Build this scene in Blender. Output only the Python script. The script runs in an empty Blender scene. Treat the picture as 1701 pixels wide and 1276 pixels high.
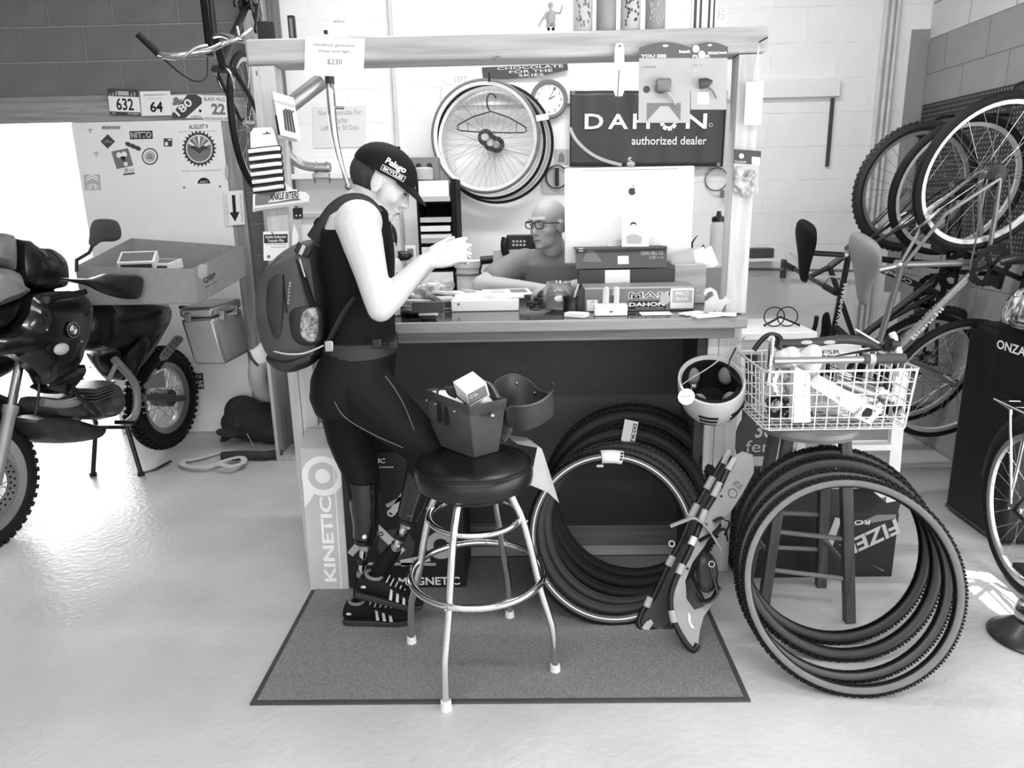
import bpy, bmesh, math, random
from math import sin, cos, pi, radians, atan2, sqrt
from mathutils import Vector as V, Matrix
random.seed(7)
SC = bpy.context.scene
COL = SC.collection
# ------------------------------------------------------------------ camera
FPX, PITCH, ROLL, YAW, CH = 1200.0, radians(14.4), radians(1.2), radians(1.2), 1.55
FWD = V((-sin(YAW)*cos(PITCH), cos(YAW)*cos(PITCH), -sin(PITCH)))
_r0 = V((cos(YAW), sin(YAW), 0)); _u0 = _r0.cross(FWD)
RT = _r0*cos(ROLL) - _u0*sin(ROLL); UP = _u0*cos(ROLL) + _r0*sin(ROLL)
CAM = V((0, 0, CH))
cd = bpy.data.cameras.new('camera'); cam = bpy.data.objects.new('camera', cd); COL.objects.link(cam)
cd.sensor_fit = 'HORIZONTAL'; cd.sensor_width = 36.0; cd.lens = 36.0*FPX/1701.0; cd.clip_start = .05
cam.matrix_world = Matrix(((RT.x, UP.x, -FWD.x, 0), (RT.y, UP.y, -FWD.y, 0), (RT.z, UP.z, -FWD.z, CH), (0, 0, 0, 1)))
SC.camera = cam
# ------------------------------------------------------------------ world, sun, daylight openings, exposure
W = bpy.data.worlds.new('world'); SC.world = W; W.use_nodes = True
W.node_tree.nodes['Background'].inputs[0].default_value = (1, 1, 1, 1)
W.node_tree.nodes['Background'].inputs[1].default_value = 1.0
def sun(name, d, strength, angle):
    l = bpy.data.lights.new(name, 'SUN'); l.energy = strength; l.angle = radians(angle)
    o = bpy.data.objects.new(name, l); COL.objects.link(o); o.rotation_euler = V(d).to_track_quat('-Z', 'Y').to_euler(); return o
def area(name, loc, d, sx, sy, e):
    l = bpy.data.lights.new(name, 'AREA'); l.shape = 'RECTANGLE'; l.size = sx; l.size_y = sy; l.energy = e
    o = bpy.data.objects.new(name, l); COL.objects.link(o); o.location = loc; o.rotation_euler = V(d).to_track_quat('-Z', 'Y').to_euler(); return o
sun('sun', (-.40, .10, -.9), 9.0, .6)
area('daylight_side_door', (2.9, .6, 1.35), (-1, 0.12, -.1), 4.2, 2.3, 120)
area('daylight_front_door', (0.2, -2.9, 1.7), (0, 1, -.08), 5.0, 2.6, 60)
area('daylight_back_door', (-3.45, 5.3, 1.1), (0.25, -1, -.1), 1.2, 2.0, 60)
vs = SC.view_settings
vs.view_transform = 'Standard'; vs.look = 'None'; vs.gamma = 1.0; vs.exposure = 0.0; vs.use_curve_mapping = False
# ------------------------------------------------------------------ helpers: picture point -> place in the room
def ray(x, y): return FWD + RT*((x-850.5)/FPX) - UP*((y-638.0)/FPX)
def PY(x, y, Y): d = ray(x, y); return CAM + d*(Y/d.y)
def PZ(x, y, Z): d = ray(x, y); return CAM + d*((Z-CH)/d.z)
def PX(x, y, X): d = ray(x, y); return CAM + d*(X/d.x)
def PP(x, y, o, n): d = ray(x, y); o = V(o); n = V(n); return CAM + d*((o-CAM).dot(n)/d.dot(n))
def lin(g):
    c = g/255.0
    return c/12.92 if c <= .04045 else ((c+.055)/1.055)**2.4
# ------------------------------------------------------------------ materials (all procedural, black-and-white)
MATS = {}
def M(key, g=128, rough=.5, metal=0.0, var=.06, scale=12.0, bump=0.0, bscale=60.0, spec=.5, coat=0.0, trans=0.0, kind='noise', g2=None, emit=0.0, ior=1.45):
    if key in MATS: return MATS[key]
    m = bpy.data.materials.new(key); m.use_nodes = True; nt = m.node_tree; N = nt.nodes; L = nt.links
    b = N['Principled BSDF']; a = lin(g)
    b.inputs['Roughness'].default_value = rough; b.inputs['Metallic'].default_value = metal
    b.inputs['Specular IOR Level'].default_value = spec; b.inputs['Coat Weight'].default_value = coat
    b.inputs['Coat Roughness'].default_value = .08
    b.inputs['Transmission Weight'].default_value = trans; b.inputs['IOR'].default_value = ior
    if emit:
        b.inputs['Emission Color'].default_value = (1, 1, 1, 1); b.inputs['Emission Strength'].default_value = emit
    tc = N.new('ShaderNodeTexCoord'); co = tc.outputs['Object']
    lo, hi = (a*(1-var*2), a*(1+var*2)) if g2 is None else (lin(g), lin(g2))
    rp = N.new('ShaderNodeValToRGB'); rp.color_ramp.elements[0].color = (lo, lo, lo, 1); rp.color_ramp.elements[1].color = (hi, hi, hi, 1)
    if kind == 'wood':
        mp = N.new('ShaderNodeMapping'); mp.inputs['Scale'].default_value = (1, 1, 1); L.new(co, mp.inputs[0])
        w = N.new('ShaderNodeTexNoise'); w.inputs['Scale'].default_value = scale; w.inputs['Detail'].default_value = 6; w.inputs['Distortion'].default_value = .6
        L.new(mp.outputs[0], w.inputs['Vector']); fac = w.outputs['Fac']; m['_map'] = 1
        rp.color_ramp.elements[0].position = .3; rp.color_ramp.elements[1].position = .7
        mp.name = 'grain'
    elif kind == 'speckle':
        w = N.new('ShaderNodeTexNoise'); w.inputs['Scale'].default_value = scale; w.inputs['Detail'].default_value = 3; w.inputs['Roughness'].default_value = .8
        L.new(co, w.inputs['Vector']); fac = w.outputs['Fac']
        rp.color_ramp.elements[0].position = .35; rp.color_ramp.elements[1].position = .68
    else:
        w = N.new('ShaderNodeTexNoise'); w.inputs['Scale'].default_value = scale; w.inputs['Detail'].default_value = 4
        L.new(co, w.inputs['Vector']); fac = w.outputs['Fac']
        rp.color_ramp.elements[0].position = .25; rp.color_ramp.elements[1].position = .75
    L.new(fac, rp.inputs[0]); L.new(rp.outputs[0], b.inputs['Base Color'])
    if bump:
        n2 = N.new('ShaderNodeTexNoise'); n2.inputs['Scale'].default_value = bscale; n2.inputs['Detail'].default_value = 3
        L.new(co, n2.inputs['Vector'])
        bm = N.new('ShaderNodeBump'); bm.inputs['Strength'].default_value = bump; bm.inputs['Distance'].default_value = .01
        L.new(n2.outputs['Fac'], bm.inputs['Height']); L.new(bm.outputs[0], b.inputs['Normal'])
    MATS[key] = m; return m
def wood(key, g, g2, axis='z', rough=.6):
    new = key not in MATS
    m = M(key, g, rough, kind='wood', g2=g2, scale=9.0, bump=.15, bscale=40)
    if new: m.node_tree.nodes['grain'].inputs['Scale'].default_value = {'x': (.25, 4, 4), 'y': (4, .25, 4), 'z': (4, 4, .25)}[axis]
    return m
# ------------------------------------------------------------------ geometry collector
def frame_of(d, up=None):
    d = V(d).normalized(); u = V(up) if up is not None else (V((0, 0, 1)) if abs(d.z) < .9 else V((1, 0, 0)))
    a = u.cross(d); a = a.normalized() if a.length > 1e-6 else d.orthogonal().normalized()
    return a, d.cross(a).normalized(), d
def smooth_path(pts, k, closed=False):
    pts = [V(p) for p in pts]; n = len(pts); out = []
    if k <= 1 or n < 3: return pts
    for i in range(n if closed else n-1):
        if closed: p0, p1, p2, p3 = pts[(i-1) % n], pts[i], pts[(i+1) % n], pts[(i+2) % n]
        else: p0, p1, p2, p3 = pts[max(i-1, 0)], pts[i], pts[i+1], pts[min(i+2, n-1)]
        for j in range(k):
            t = j/k
            out.append(.5*((2*p1)+(p2-p0)*t+(2*p0-5*p1+4*p2-p3)*t*t+(3*p1-p0-3*p2+p3)*t*t*t))
    if not closed: out.append(pts[-1])
    return out
def lerp_list(vals, k):
    out = []
    for i in range(len(vals)-1):
        for j in range(k): out.append(vals[i]+(vals[i+1]-vals[i])*j/k)
    return out+[vals[-1]]
class G:
    def __init__(s): s.v = []; s.f = []
    def add(s, vs, fs):
        o = len(s.v); s.v.extend(V(p) for p in vs); s.f.extend(tuple(i+o for i in q) for q in fs); return s
    def box(s, c, sz, R=None):
        c = V(c); h = V(sz)*.5
        ps = [V((x*h.x, y*h.y, z*h.z)) for x in (-1, 1) for y in (-1, 1) for z in (-1, 1)]
        if R is not None: ps = [R @ p for p in ps]
        return s.add([c+p for p in ps], [(0, 1, 3, 2), (4, 6, 7, 5), (0, 4, 5, 1), (2, 3, 7, 6), (0, 2, 6, 4), (1, 5, 7, 3)])
    def bb(s, x0, x1, y0, y1, z0, z1): return s.box(((x0+x1)/2, (y0+y1)/2, (z0+z1)/2), (abs(x1-x0), abs(y1-y0), abs(z1-z0)))
    def bar(s, p0, p1, w, h, up=None):
        p0 = V(p0); p1 = V(p1); a, b, d = frame_of(p1-p0, up); L = (p1-p0).length
        return s.box((p0+p1)/2, (w, h, L), Matrix((a, b, d)).transposed())
    def ring(s, c, a, b, ra, rb, n): return [V(c)+a*(ra*cos(2*pi*i/n))+b*(rb*sin(2*pi*i/n)) for i in range(n)]
    def loft(s, rings, closed=False, caps=True):
        n = len(rings[0]); vs = [p for r in rings for p in r]; fs = []; m = len(rings)
        for j in range(m if closed else m-1):
            k = (j+1) % m
            for i in range(n): fs.append((j*n+i, j*n+(i+1) % n, k*n+(i+1) % n, k*n+i))
        if caps and not closed: fs += [tuple(range(n))[::-1], tuple((m-1)*n+i for i in range(n))]
        return s.add(vs, fs)
    def tube(s, pts, r, n=8, closed=False, k=1, caps=True, flat=1.0, up=None):
        rs = list(r) if isinstance(r, (list, tuple)) else None
        np_ = len(pts); pts = smooth_path(pts, k, closed)
        if rs is not None and k > 1 and np_ > 2: rs = lerp_list(rs, k)
        m = len(pts); rings = []; a = None
        for i, p in enumerate(pts):
            if closed: d = pts[(i+1) % m]-pts[i-1]
            else: d = pts[min(i+1, m-1)]-pts[max(i-1, 0)]
            d = d.normalized() if d.length > 1e-9 else V((0, 0, 1))
            if a is None: a, b, _ = frame_of(d, up)
            else:
                a = (a-d*a.dot(d)); a = a.normalized() if a.length > 1e-6 else d.orthogonal().normalized(); b = d.cross(a)
            rr = rs[min(i, len(rs)-1)] if rs else r
            rings.append(s.ring(p, a, b, rr, rr*flat, n))
        return s.loft(rings, closed, caps)
    def cyl(s, p0, p1, r0, r1=None, n=16, caps=True):
        p0 = V(p0); p1 = V(p1); a, b, d = frame_of(p1-p0); r1 = r0 if r1 is None else r1
        return s.loft([s.ring(p0, a, b, r0, r0, n), s.ring(p1, a, b, r1, r1, n)], False, caps)
    def torus(s, c, ax, R, r, n=48, m=8, flat=1.0):
        a, b, d = frame_of(ax); c = V(c); rings = []
        for i in range(n):
            t = 2*pi*i/n; e = a*cos(t)+b*sin(t)
            rings.append([c+e*(R+r*cos(2*pi*j/m))+d*(r*flat*sin(2*pi*j/m)) for j in range(m)])
        return s.loft(rings, True)
    def lathe(s, c, ax, prof, n=24, caps=True):
        a, b, d = frame_of(ax); c = V(c)
        return s.loft([s.ring(c+d*h, a, b, max(r, 1e-4), max(r, 1e-4), n) for r, h in prof], False, caps)
    def ell(s, c, rad, R=None, nu=16, nv=10):
        c = V(c); rings = []
        for j in range(nv+1):
            t = -pi/2+pi*j/nv; t = max(min(t, pi/2-.02), -pi/2+.02); rg = []
            for i in range(nu):
                u = 2*pi*i/nu; p = V((rad[0]*cos(t)*cos(u), rad[1]*cos(t)*sin(u), rad[2]*sin(t)))
                rg.append(c+(R @ p if R is not None else p))
            rings.append(rg)
        return s.loft(rings)
    def prism(s, pts, dv):
        dv = V(dv); pts = [V(p) for p in pts]; n = len(pts)
        nrm = V((0, 0, 0))
        for i in range(n): nrm += (pts[i]-pts[0]).cross(pts[(i+1) % n]-pts[0])
        if nrm.dot(dv) < 0: pts.reverse()
        return s.add(pts+[p+dv for p in pts], [tuple(range(n))[::-1], tuple(range(n, 2*n))]+[(i, (i+1) % n, (i+1) % n+n, i+n) for i in range(n)])
    def pillow(s, pts, dv, k=3, inset=.82, inset2=.45):
        """outline swollen front and back: a rounded body of thickness dv"""
        dv = V(dv); pts = smooth_path(pts, k, True) if k > 1 else [V(p) for p in pts]; n = len(pts)
        c = sum(pts, V((0, 0, 0)))/n; rings = []
        for fr, h in ((inset2, -.5), (inset, -.42), (1, -.18), (1, .18), (inset, .42), (inset2, .5)):
            rings.append([c+(p-c)*fr+dv*h for p in pts])
        nrm = V((0, 0, 0))
        for i in range(n): nrm += (pts[i]-pts[0]).cross(pts[(i+1) % n]-pts[0])
        if nrm.dot(dv) < 0: rings = [r[::-1] for r in rings]
        return s.loft(rings)
    def grid(s, fn, nu, nv):
        vs = [fn(i/nu, j/nv) for j in range(nv+1) for i in range(nu+1)]
        return s.add(vs, [(j*(nu+1)+i, j*(nu+1)+i+1, (j+1)*(nu+1)+i+1, (j+1)*(nu+1)+i) for j in range(nv) for i in range(nu)])
    def xf(s, mtx): s.v = [mtx @ p for p in s.v]; return s
    def merge(s, o): return s.add(o.v, o.f)
    def build(s, name, mat, parent=None, local=False, bevel=0, sub=0, ang=38, solid=0, kind=None, label=None, remesh=0, smooth_it=0):
        me = bpy.data.meshes.new(name); vs = s.v
        if parent is not None and not local:
            inv = WM[parent.name].inverted(); vs = [inv @ p for p in vs]
        me.from_pydata([tuple(p) for p in vs], [], s.f); me.update()
        bm = bmesh.new(); bm.from_mesh(me); bmesh.ops.recalc_face_normals(bm, faces=bm.faces); bm.to_mesh(me); bm.free()
        me.materials.append(mat)
        me.polygons.foreach_set('use_smooth', [True]*len(me.polygons))
        try: me.set_sharp_from_angle(angle=radians(ang))
        except Exception: pass
        o = bpy.data.objects.new(name, me); COL.objects.link(o)
        if parent is not None: o.parent = parent
        WM[o.name] = WM[parent.name].copy() if parent is not None else Matrix()
        if solid:
            q = o.modifiers.new('s', 'SOLIDIFY'); q.thickness = solid; q.offset = 0
        if remesh:
            q = o.modifiers.new('r', 'REMESH'); q.mode = 'VOXEL'; q.voxel_size = remesh; q.use_smooth_shade = True
        if smooth_it:
            q = o.modifiers.new('sm', 'SMOOTH'); q.factor = .5; q.iterations = smooth_it
        if bevel:
            q = o.modifiers.new('b', 'BEVEL'); q.width = bevel; q.segments = 2; q.limit_method = 'ANGLE'; q.angle_limit = radians(40)
        if sub:
            q = o.modifiers.new('u', 'SUBSURF'); q.levels = sub; q.render_levels = sub
        if kind: o['kind'] = kind
        if label: o['label'] = label
        return o
WM = {}
def tag(o, label, cat, group=None, kind=None):
    o['label'] = label; o['category'] = cat
    if group: o['group'] = group
    if kind: o['kind'] = kind
    return o
def thing(name, label, cat, loc=(0, 0, 0), rot=None, group=None, kind=None):
    o = bpy.data.objects.new(name, None); COL.objects.link(o); o.empty_display_size = .1
    m = Matrix.Translation(V(loc))
    if rot is not None: m = m @ (rot.to_4x4() if isinstance(rot, Matrix) else Matrix.Rotation(rot, 4, 'Z'))
    o.matrix_world = m; WM[o.name] = m.copy()
    if kind == 'structure': o['kind'] = kind
    else: tag(o, label, cat, group)
    return o
def copy_tree(o, parent=None):
    c = o.copy(); COL.objects.link(c)
    WM[c.name] = WM[o.name].copy()
    if parent is not None: c.parent = parent
    for ch in [x for x in ORD if x.parent == o] if False else list(o.children): copy_tree(ch, c)
    return c
def dup(o, loc=None, rot=None, label=None, group=None):
    c = copy_tree(o); m = Matrix.Translation(V(loc)) if loc is not None else Matrix.Translation(o.matrix_world.translation)
    if rot is not None: m = m @ rot.to_4x4()
    c.matrix_world = m; WM[c.name] = m
    if label: c['label'] = label
    if group: c['group'] = group
    return c
def struct(o): o['kind'] = 'structure'; return o
# ------------------------------------------------------------------ flat print on real surfaces
class Card:
    """frame of a flat face: bl, br, tl corners (world); prints sit a hair proud of it"""
    def __init__(s, bl, br, tl):
        s.o = V(bl); s.ex = V(br)-s.o; s.ey = V(tl)-s.o; s.n = s.ex.cross(s.ey).normalized(); s.w = s.ex.length; s.h = s.ey.length
    def p(s, u, v, d=0): return s.o+s.ex*u+s.ey*v+s.n*d
    def slab(s, t=.001, g=None):
        g = g or G(); return g.prism([s.p(0, 0), s.p(1, 0), s.p(1, 1), s.p(0, 1)], -s.n*t)
    def rect(s, u0, v0, u1, v1, d=.0006, g=None):
        g = g or G(); return g.prism([s.p(u0, v0, 0), s.p(u1, v0, 0), s.p(u1, v1, 0), s.p(u0, v1, 0)], s.n*d)
    def poly(s, uv, d=.0006, g=None):
        g = g or G(); return g.prism([s.p(u, v, 0) for u, v in uv], s.n*d)
    def disc(s, u, v, r, d=.0006, n=24, g=None, ri=0):
        g = g or G(); c = s.p(u, v); a = s.ex.normalized(); b = s.ey.normalized()
        if not ri: return g.prism([c+a*(r*cos(2*pi*i/n))+b*(r*sin(2*pi*i/n)) for i in range(n)], s.n*d)
        o = [[c+a*(q*cos(2*pi*i/n))+b*(q*sin(2*pi*i/n)) for i in range(n)] for q in (r, ri)]
        vs = o[0]+o[1]+[p+s.n*d for p in o[0]]+[p+s.n*d for p in o[1]]; fs = []
        for i in range(n):
            j = (i+1) % n; fs += [(2*n+i, 2*n+j, 3*n+j, 3*n+i), (i, j, 2*n+j, 2*n+i), (n+j, n+i, 3*n+i, 3*n+j)]
        return g.add(vs, fs)
    def text(s, t, u0, v0, u1, v1, d=.0008, bold=0, g=None, ang=0, fit=True, shear=0):
        """lettering filling the rectangle (u0,v0)-(u1,v1); ang turns it in the plane by quarter turns"""
        g = g or G(); vs, fs = text_mesh(t, bold, shear)
        if not vs: return g
        xs = [p[0] for p in vs]; ys = [p[1] for p in vs]; x0, x1, y0, y1 = min(xs), max(xs), min(ys), max(ys)
        out = []
        for x, y in vs:
            a = (x-x0)/max(x1-x0, 1e-6); b = (y-y0)/max(y1-y0, 1e-6)
            if ang == 90: a, b = 1-b, a
            elif ang == -90: a, b = b, 1-a
            elif ang == 180: a, b = 1-a, 1-b
            out.append(s.p(u0+(u1-u0)*a, v0+(v1-v0)*b, d))
        return g.add(out, fs)
_TX = {}
def text_mesh(t, bold=0, shear=0):
    k = (t, bold, shear)
    if k not in _TX:
        c = bpy.data.curves.new('t', 'FONT'); c.body = t; c.offset = bold; c.shear = shear; c.resolution_u = 3; c.align_x = 'CENTER'
        o = bpy.data.objects.new('t', c); me = bpy.data.meshes.new_from_object(o)
        _TX[k] = ([(p.co.x, p.co.y) for p in me.vertices], [tuple(p.vertices) for p in me.polygons])
        bpy.data.objects.remove(o); bpy.data.meshes.remove(me); bpy.data.curves.remove(c)
    return _TX[k]
def txt(card, t, u0, v0, u1, v1, mat, parent, **k): return card.text(t, u0, v0, u1, v1, **k).build('lettering', mat, parent, ang=180)
# ================================================================== ROOM
m_floor = M('floor_paint', 190, .34, var=.07, scale=2.2, bump=.35, bscale=38, spec=.5)
m_mortar = M('mortar_grey', 150, .9); m_mortar_w = M('mortar_white', 232, .9)
m_blk = M('block_grey', 112, .85, var=.06, scale=5, bump=.25, bscale=90)
m_blkw = M('block_white', 236, .7, var=.015, scale=4, bump=.12, bscale=70)
m_white = M('white_paint', 232, .5, var=.01); m_paper = M('paper', 240, .7, var=.01); m_black = M('black_ink', 22, .5, var=.02)
m_card = M('cardboard', 150, .8, var=.04, scale=30); m_grey = M('grey_ink', 120, .6, var=.02); m_lgrey = M('light_ink', 185, .6, var=.02); m_dgrey = M('dark_ink', 66, .5, var=.02)
YB, XR = 4.85, 2.5
g = G(); g.add([(-6, -3.2, 0), (2.5, -3.2, 0), (2.5, 4.9, 0), (-6, 4.9, 0), (-6, -3.2, -.1), (2.5, -3.2, -.1), (2.5, 4.9, -.1), (-6, 4.9, -.1)], [(0, 1, 2, 3), (4, 7, 6, 5), (0, 4, 5, 1), (1, 5, 6, 2), (2, 6, 7, 3), (3, 7, 4, 0)])
floor = struct(g.build('floor', m_floor))
m_out = M('outside_concrete', 225, .8, var=.03)
struct(G().bb(-9, 9, 4.9, 16, -.14, -.03).build('floor_outside', m_out)); struct(G().bb(2.5, 9, -6, 4.9, -.14, -.03).build('floor_yard', m_out))
struct(G().bb(2.5, 4.2, -4, 1.5, 2.45, 2.52).build('unseen_sun_shade', m_grey))  # unseen awning outside the side door, added to cut down the sun patch
ceil = struct(G().bb(-6, 2.6, -3.2, 5.05, 3.6, 3.7).build('ceiling', M('ceiling_paint', 190, .8)))
struct(G().bb(-6.1, -6, -3.2, 5.05, 0, 3.6).build('wall_left', M('side_wall', 120, .8)))
# back wall: mortar core with an opening for the double door, every block its own piece
DX0, DX1, DZ = -3.86, -1.925, 2.075
wb = thing('wall_back', '', '', (0, YB, 0), kind='structure')
g = G(); g.bb(-6, DX0, YB+.007, YB+.2, 0, 3.6); g.bb(DX0, DX1, YB+.007, YB+.2, DZ, 3.6); g.bb(DX1, -1.55, YB+.007, YB+.2, 0, 3.6); g.build('mortar_core', m_mortar, wb)
G().bb(-1.55, XR+.2, YB+.0018, YB+.2, 0, 3.6).build('mortar_core', m_mortar_w, wb)
BL, BH = .4064, .2032
def block_mesh(L, mat, nm):
    j = .0035 if mat is m_blkw else .0055; o = G().bb(0, L-2*j, 0, .05, j, BH-j).build(nm, mat, bevel=.0015 if mat is m_blkw else .003); me = o.data; bpy.data.objects.remove(o); return me
_bm = {}
def place_block(par, L, mat, loc, rz=0):
    k = (round(L, 3), mat.name)
    if k not in _bm: _bm[k] = block_mesh(L, mat, 'block')
    o = bpy.data.objects.new('block', _bm[k]); COL.objects.link(o); o.parent = par; o.location = loc; o.rotation_euler = (0, 0, rz); return o
x_off = -2.72
for c in range(0, 17):
    z = c*BH; x = x_off-5*BL+(BL/2 if c % 2 else 0)
    while x < XR-.01:
        x0, x1 = x, min(x+BL, XR); x += BL
        if x1 < -3.9 or (x0 > -.9 and x1 < .85 and c < 4): continue
        mid_grey = x0 < -1.6
        if z < DZ+.13 and x1 > DX0-.0 and x0 < DX1+.1:
            if x0 >= DX1+.1-BL and x1 > DX1+.16: x0 = DX1+.1
            else: continue
        if mid_grey and x1 > -1.55:
            x1 = -1.55
            place_block(wb, x+0-(-1.55), m_blkw, (-1.55, 0, z))
        place_block(wb, x1-x0, m_blk if mid_grey else m_blkw, (x0, 0, z))
# right wall, two-tone paint, stops short of the open side door
wr = thing('wall_right', '', '', (XR, 0, 0), kind='structure')
G().bb(XR+.004, XR+.2, 2.6, YB+.2, 0, 3.6).build('mortar_core', m_mortar, wr)
m_blkm = M('block_mid', 150, .8, var=.03, scale=5, bump=.15, bscale=80); m_blkl = M('block_light', 205, .75, var=.02, scale=5, bump=.15, bscale=80)
for c in range(0, 17):
    z = c*BH; y = YB-(BL/2 if c % 2 else BL)
    while y > 2.6:
        place_block(wr, BL if y+BL < YB+.01 else YB-y, m_blkl if c > 11 else m_blkm, (0, min(y+BL, YB), z), -pi/2); y -= BL
struct(G().bb(XR, XR+.2, -3.2, 2.6, 2.12, 3.6).build('unseen_door_header', m_blkm))  # unseen wall over the side door, put in to shorten the sun patch
struct(G().bb(XR-.115, XR-.002, YB-.003, YB-.0005, .9, 2.5).build('trim_1', m_blkm))
# wooden header and jamb round the door, the closed leaf, the column between the two paints
w_trim = wood('trim_wood', 128, 168, 'x', .6); w_trimv = wood('trim_wood_upright', 120, 165, 'z', .6)
struct(G().bb(-4.1, -1.74, YB-.035, YB+.02, DZ, DZ+.125).build('trim_2', w_trim, bevel=.003))
struct(G().bb(-1.906, -1.81, YB-.038, YB+.02, 0, DZ-.002).build('trim_3', w_trimv, bevel=.003))
struct(G().bb(-4.0, DX0+.02, YB-.035, YB+.02, 0, DZ-.002).build('trim_4', w_trimv, bevel=.003))
m_col = wood('column_wood', 140, 172, 'z', .6)
struct(G().bb(-1.66, -1.53, YB-.16, YB-.005, 0, 3.6).build('trim_5', m_col, bevel=.004))
struct(G().bb(-1.53, -1.48, YB-.10, YB-.005, 0, 3.6).build('trim_6', wood('column_side_shaded', 92, 120, 'z'), bevel=.003))  # column's right face, its shade put into a darker wood tone
door = thing('door_1', '', '', (-2.38, YB-.05, 0), kind='structure')
DC = Card((-2.865, YB-.04, .002), (-1.908, YB-.04, .002), (-2.865, YB-.04, 2.073))
DC.slab(.045).build('door_leaf', M('door_white', 238, .45, var=.012, scale=6), door, bevel=.003)
G().cyl(PY(377, 276, YB-.05), PY(378, 295, YB-.05), .008).build('hinge', m_lgrey, door)
G().cyl((-2.80, YB-.10, 1.0), (-2.80, YB-.04, 1.0), .03, .022).build('door_knob', M('knob', 170, .3, .8), door)
# ceiling-high conduits, white board, dark strip for a gap, and bar on the back wall
for i, (xa, xb) in enumerate(((1477, 1443), (1487, 1453), (1495, 1463))):
    p0 = PY(xa, 5, YB-.02); p1 = PY(xb, 380, YB-.02)
    d = p1-p0; p0 = p0-d*.6; p1 = p1+d*.9; p1.z = max(p1.z, .02)
    o = G().cyl((p0.x*.5+p1.x*.5-.02, YB-.022, 3.59), (p0.x*.5+p1.x*.5-.02, YB-.022, .05), .012, n=10).build('wall_conduit', M('conduit', 205, .5))
    tag(o, 'thin painted conduit pipe running up the white block wall by the corner', 'pipe', 'conduits in the corner')
o = G().cyl((PY(655, 160, YB-.02).x, YB-.02, 1.0), (PY(655, 160, YB-.02).x, YB-.02, 3.59), .012, n=10).build('wall_conduit', M('conduit', 205, .5))
tag(o, 'single white conduit pipe on the block wall behind the cap', 'pipe')
a = PY(1262, 133, YB-.03); b = PY(1395, 160, YB-.03)
tag(G().bb(a.x-.05, b.x, YB-.03, YB-.001, b.z, a.z).build('wall_board', m_white, bevel=.003), 'white painted board fixed flat to the block wall beside the right post', 'board')
a = PY(1383, 163, YB-.012); b = PY(1390, 276, YB-.012)
tag(G().bb(a.x-.008, a.x+.012, YB-.018, YB-.001, b.z, a.z).build('dark_gap_strip', m_dgrey), 'narrow dark strip for the gap below the white wall board', 'rail')  # dark strip stands in for the gap beside the board
a = PY(1235, 447, YB-.05); b = PY(1420, 450, YB-.05)
rl = thing('towel_bar', 'thin dark horizontal bar on the wall left of the hanging bikes', 'bar', (a.x, YB, a.z))
G().cyl(a, b, .009, n=10).build('bar_tube', m_grey, rl); q = PY(1303, 447, YB-.05); G().bb(q.x-.01, q.x+.01, YB-.06, YB-.001, q.z-.06, q.z+.06).build('bracket', m_dgrey, rl)
# pegboard with peg holes
m_peg = M('pegboard', 52, .6, var=.05)
nt = m_peg.node_tree; bs = nt.nodes['Principled BSDF']; tc = nt.nodes.new('ShaderNodeTexCoord')
sep = nt.nodes.new('ShaderNodeSeparateXYZ'); nt.links.new(tc.outputs['Object'], sep.inputs[0])
def _fr(sock):
    mu = nt.nodes.new('ShaderNodeMath'); mu.operation = 'MULTIPLY'; mu.inputs[1].default_value = 1/.0254; nt.links.new(sock, mu.inputs[0])
    fr = nt.nodes.new('ShaderNodeMath'); fr.operation = 'FRACT'; nt.links.new(mu.outputs[0], fr.inputs[0])
    su = nt.nodes.new('ShaderNodeMath'); su.operation = 'SUBTRACT'; su.inputs[1].default_value = .5; nt.links.new(fr.outputs[0], su.inputs[0])
    sq = nt.nodes.new('ShaderNodeMath'); sq.operation = 'POWER'; sq.inputs[1].default_value = 2; nt.links.new(su.outputs[0], sq.inputs[0]); return sq.outputs[0]
ad = nt.nodes.new('ShaderNodeMath'); ad.operation = 'ADD'; nt.links.new(_fr(sep.outputs[1]), ad.inputs[0]); nt.links.new(_fr(sep.outputs[2]), ad.inputs[1])
lt = nt.nodes.new('ShaderNodeMath'); lt.operation = 'LESS_THAN'; lt.inputs[1].default_value = .035; nt.links.new(ad.outputs[0], lt.inputs[0])
mx = nt.nodes.new('ShaderNodeMix'); mx.data_type = 'RGBA'; nt.links.new(lt.outputs[0], mx.inputs[0]); mx.inputs[6].default_value = (.03, .03, .03, 1); mx.inputs[7].default_value = (.3, .3, .3, 1)
nt.links.new(mx.outputs[2], bs.inputs['Base Color'])
tag(G().bb(XR-.012, XR-.001, 3.05, YB-.03, 1.2, 2.06).build('pegboard', m_peg), 'dark perforated pegboard on the side wall behind the hanging bikes', 'pegboard')
# unseen strip lights added under the ceiling to brighten back wall and floor
for i, (x, y, ln, e, lab) in enumerate(((-.1, 3.3, 2.6, 64, 'unseen strip light added under the ceiling behind the counter'), (-.2, .2, 3.4, 84, 'unseen strip light added under the ceiling before the counter'))):
    cl_ = thing('added_ceiling_light', lab, 'light', (x, y, 3.6)); G().bb(x-ln/2, x+ln/2, y-.08, y+.08, 3.52, 3.599).build('housing', m_white, cl_, bevel=.004)
    for dy in (-.04, .04): G().cyl((x-ln/2+.03, y+dy, 3.505), (x+ln/2-.03, y+dy, 3.505), .014, n=10).build('tube', M('lamp_tube', 240, .5, emit=4.0), cl_)
    area('added_strip_lamp', (x, y, 3.48), (0, .0, -1), ln, .16, e)
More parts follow.
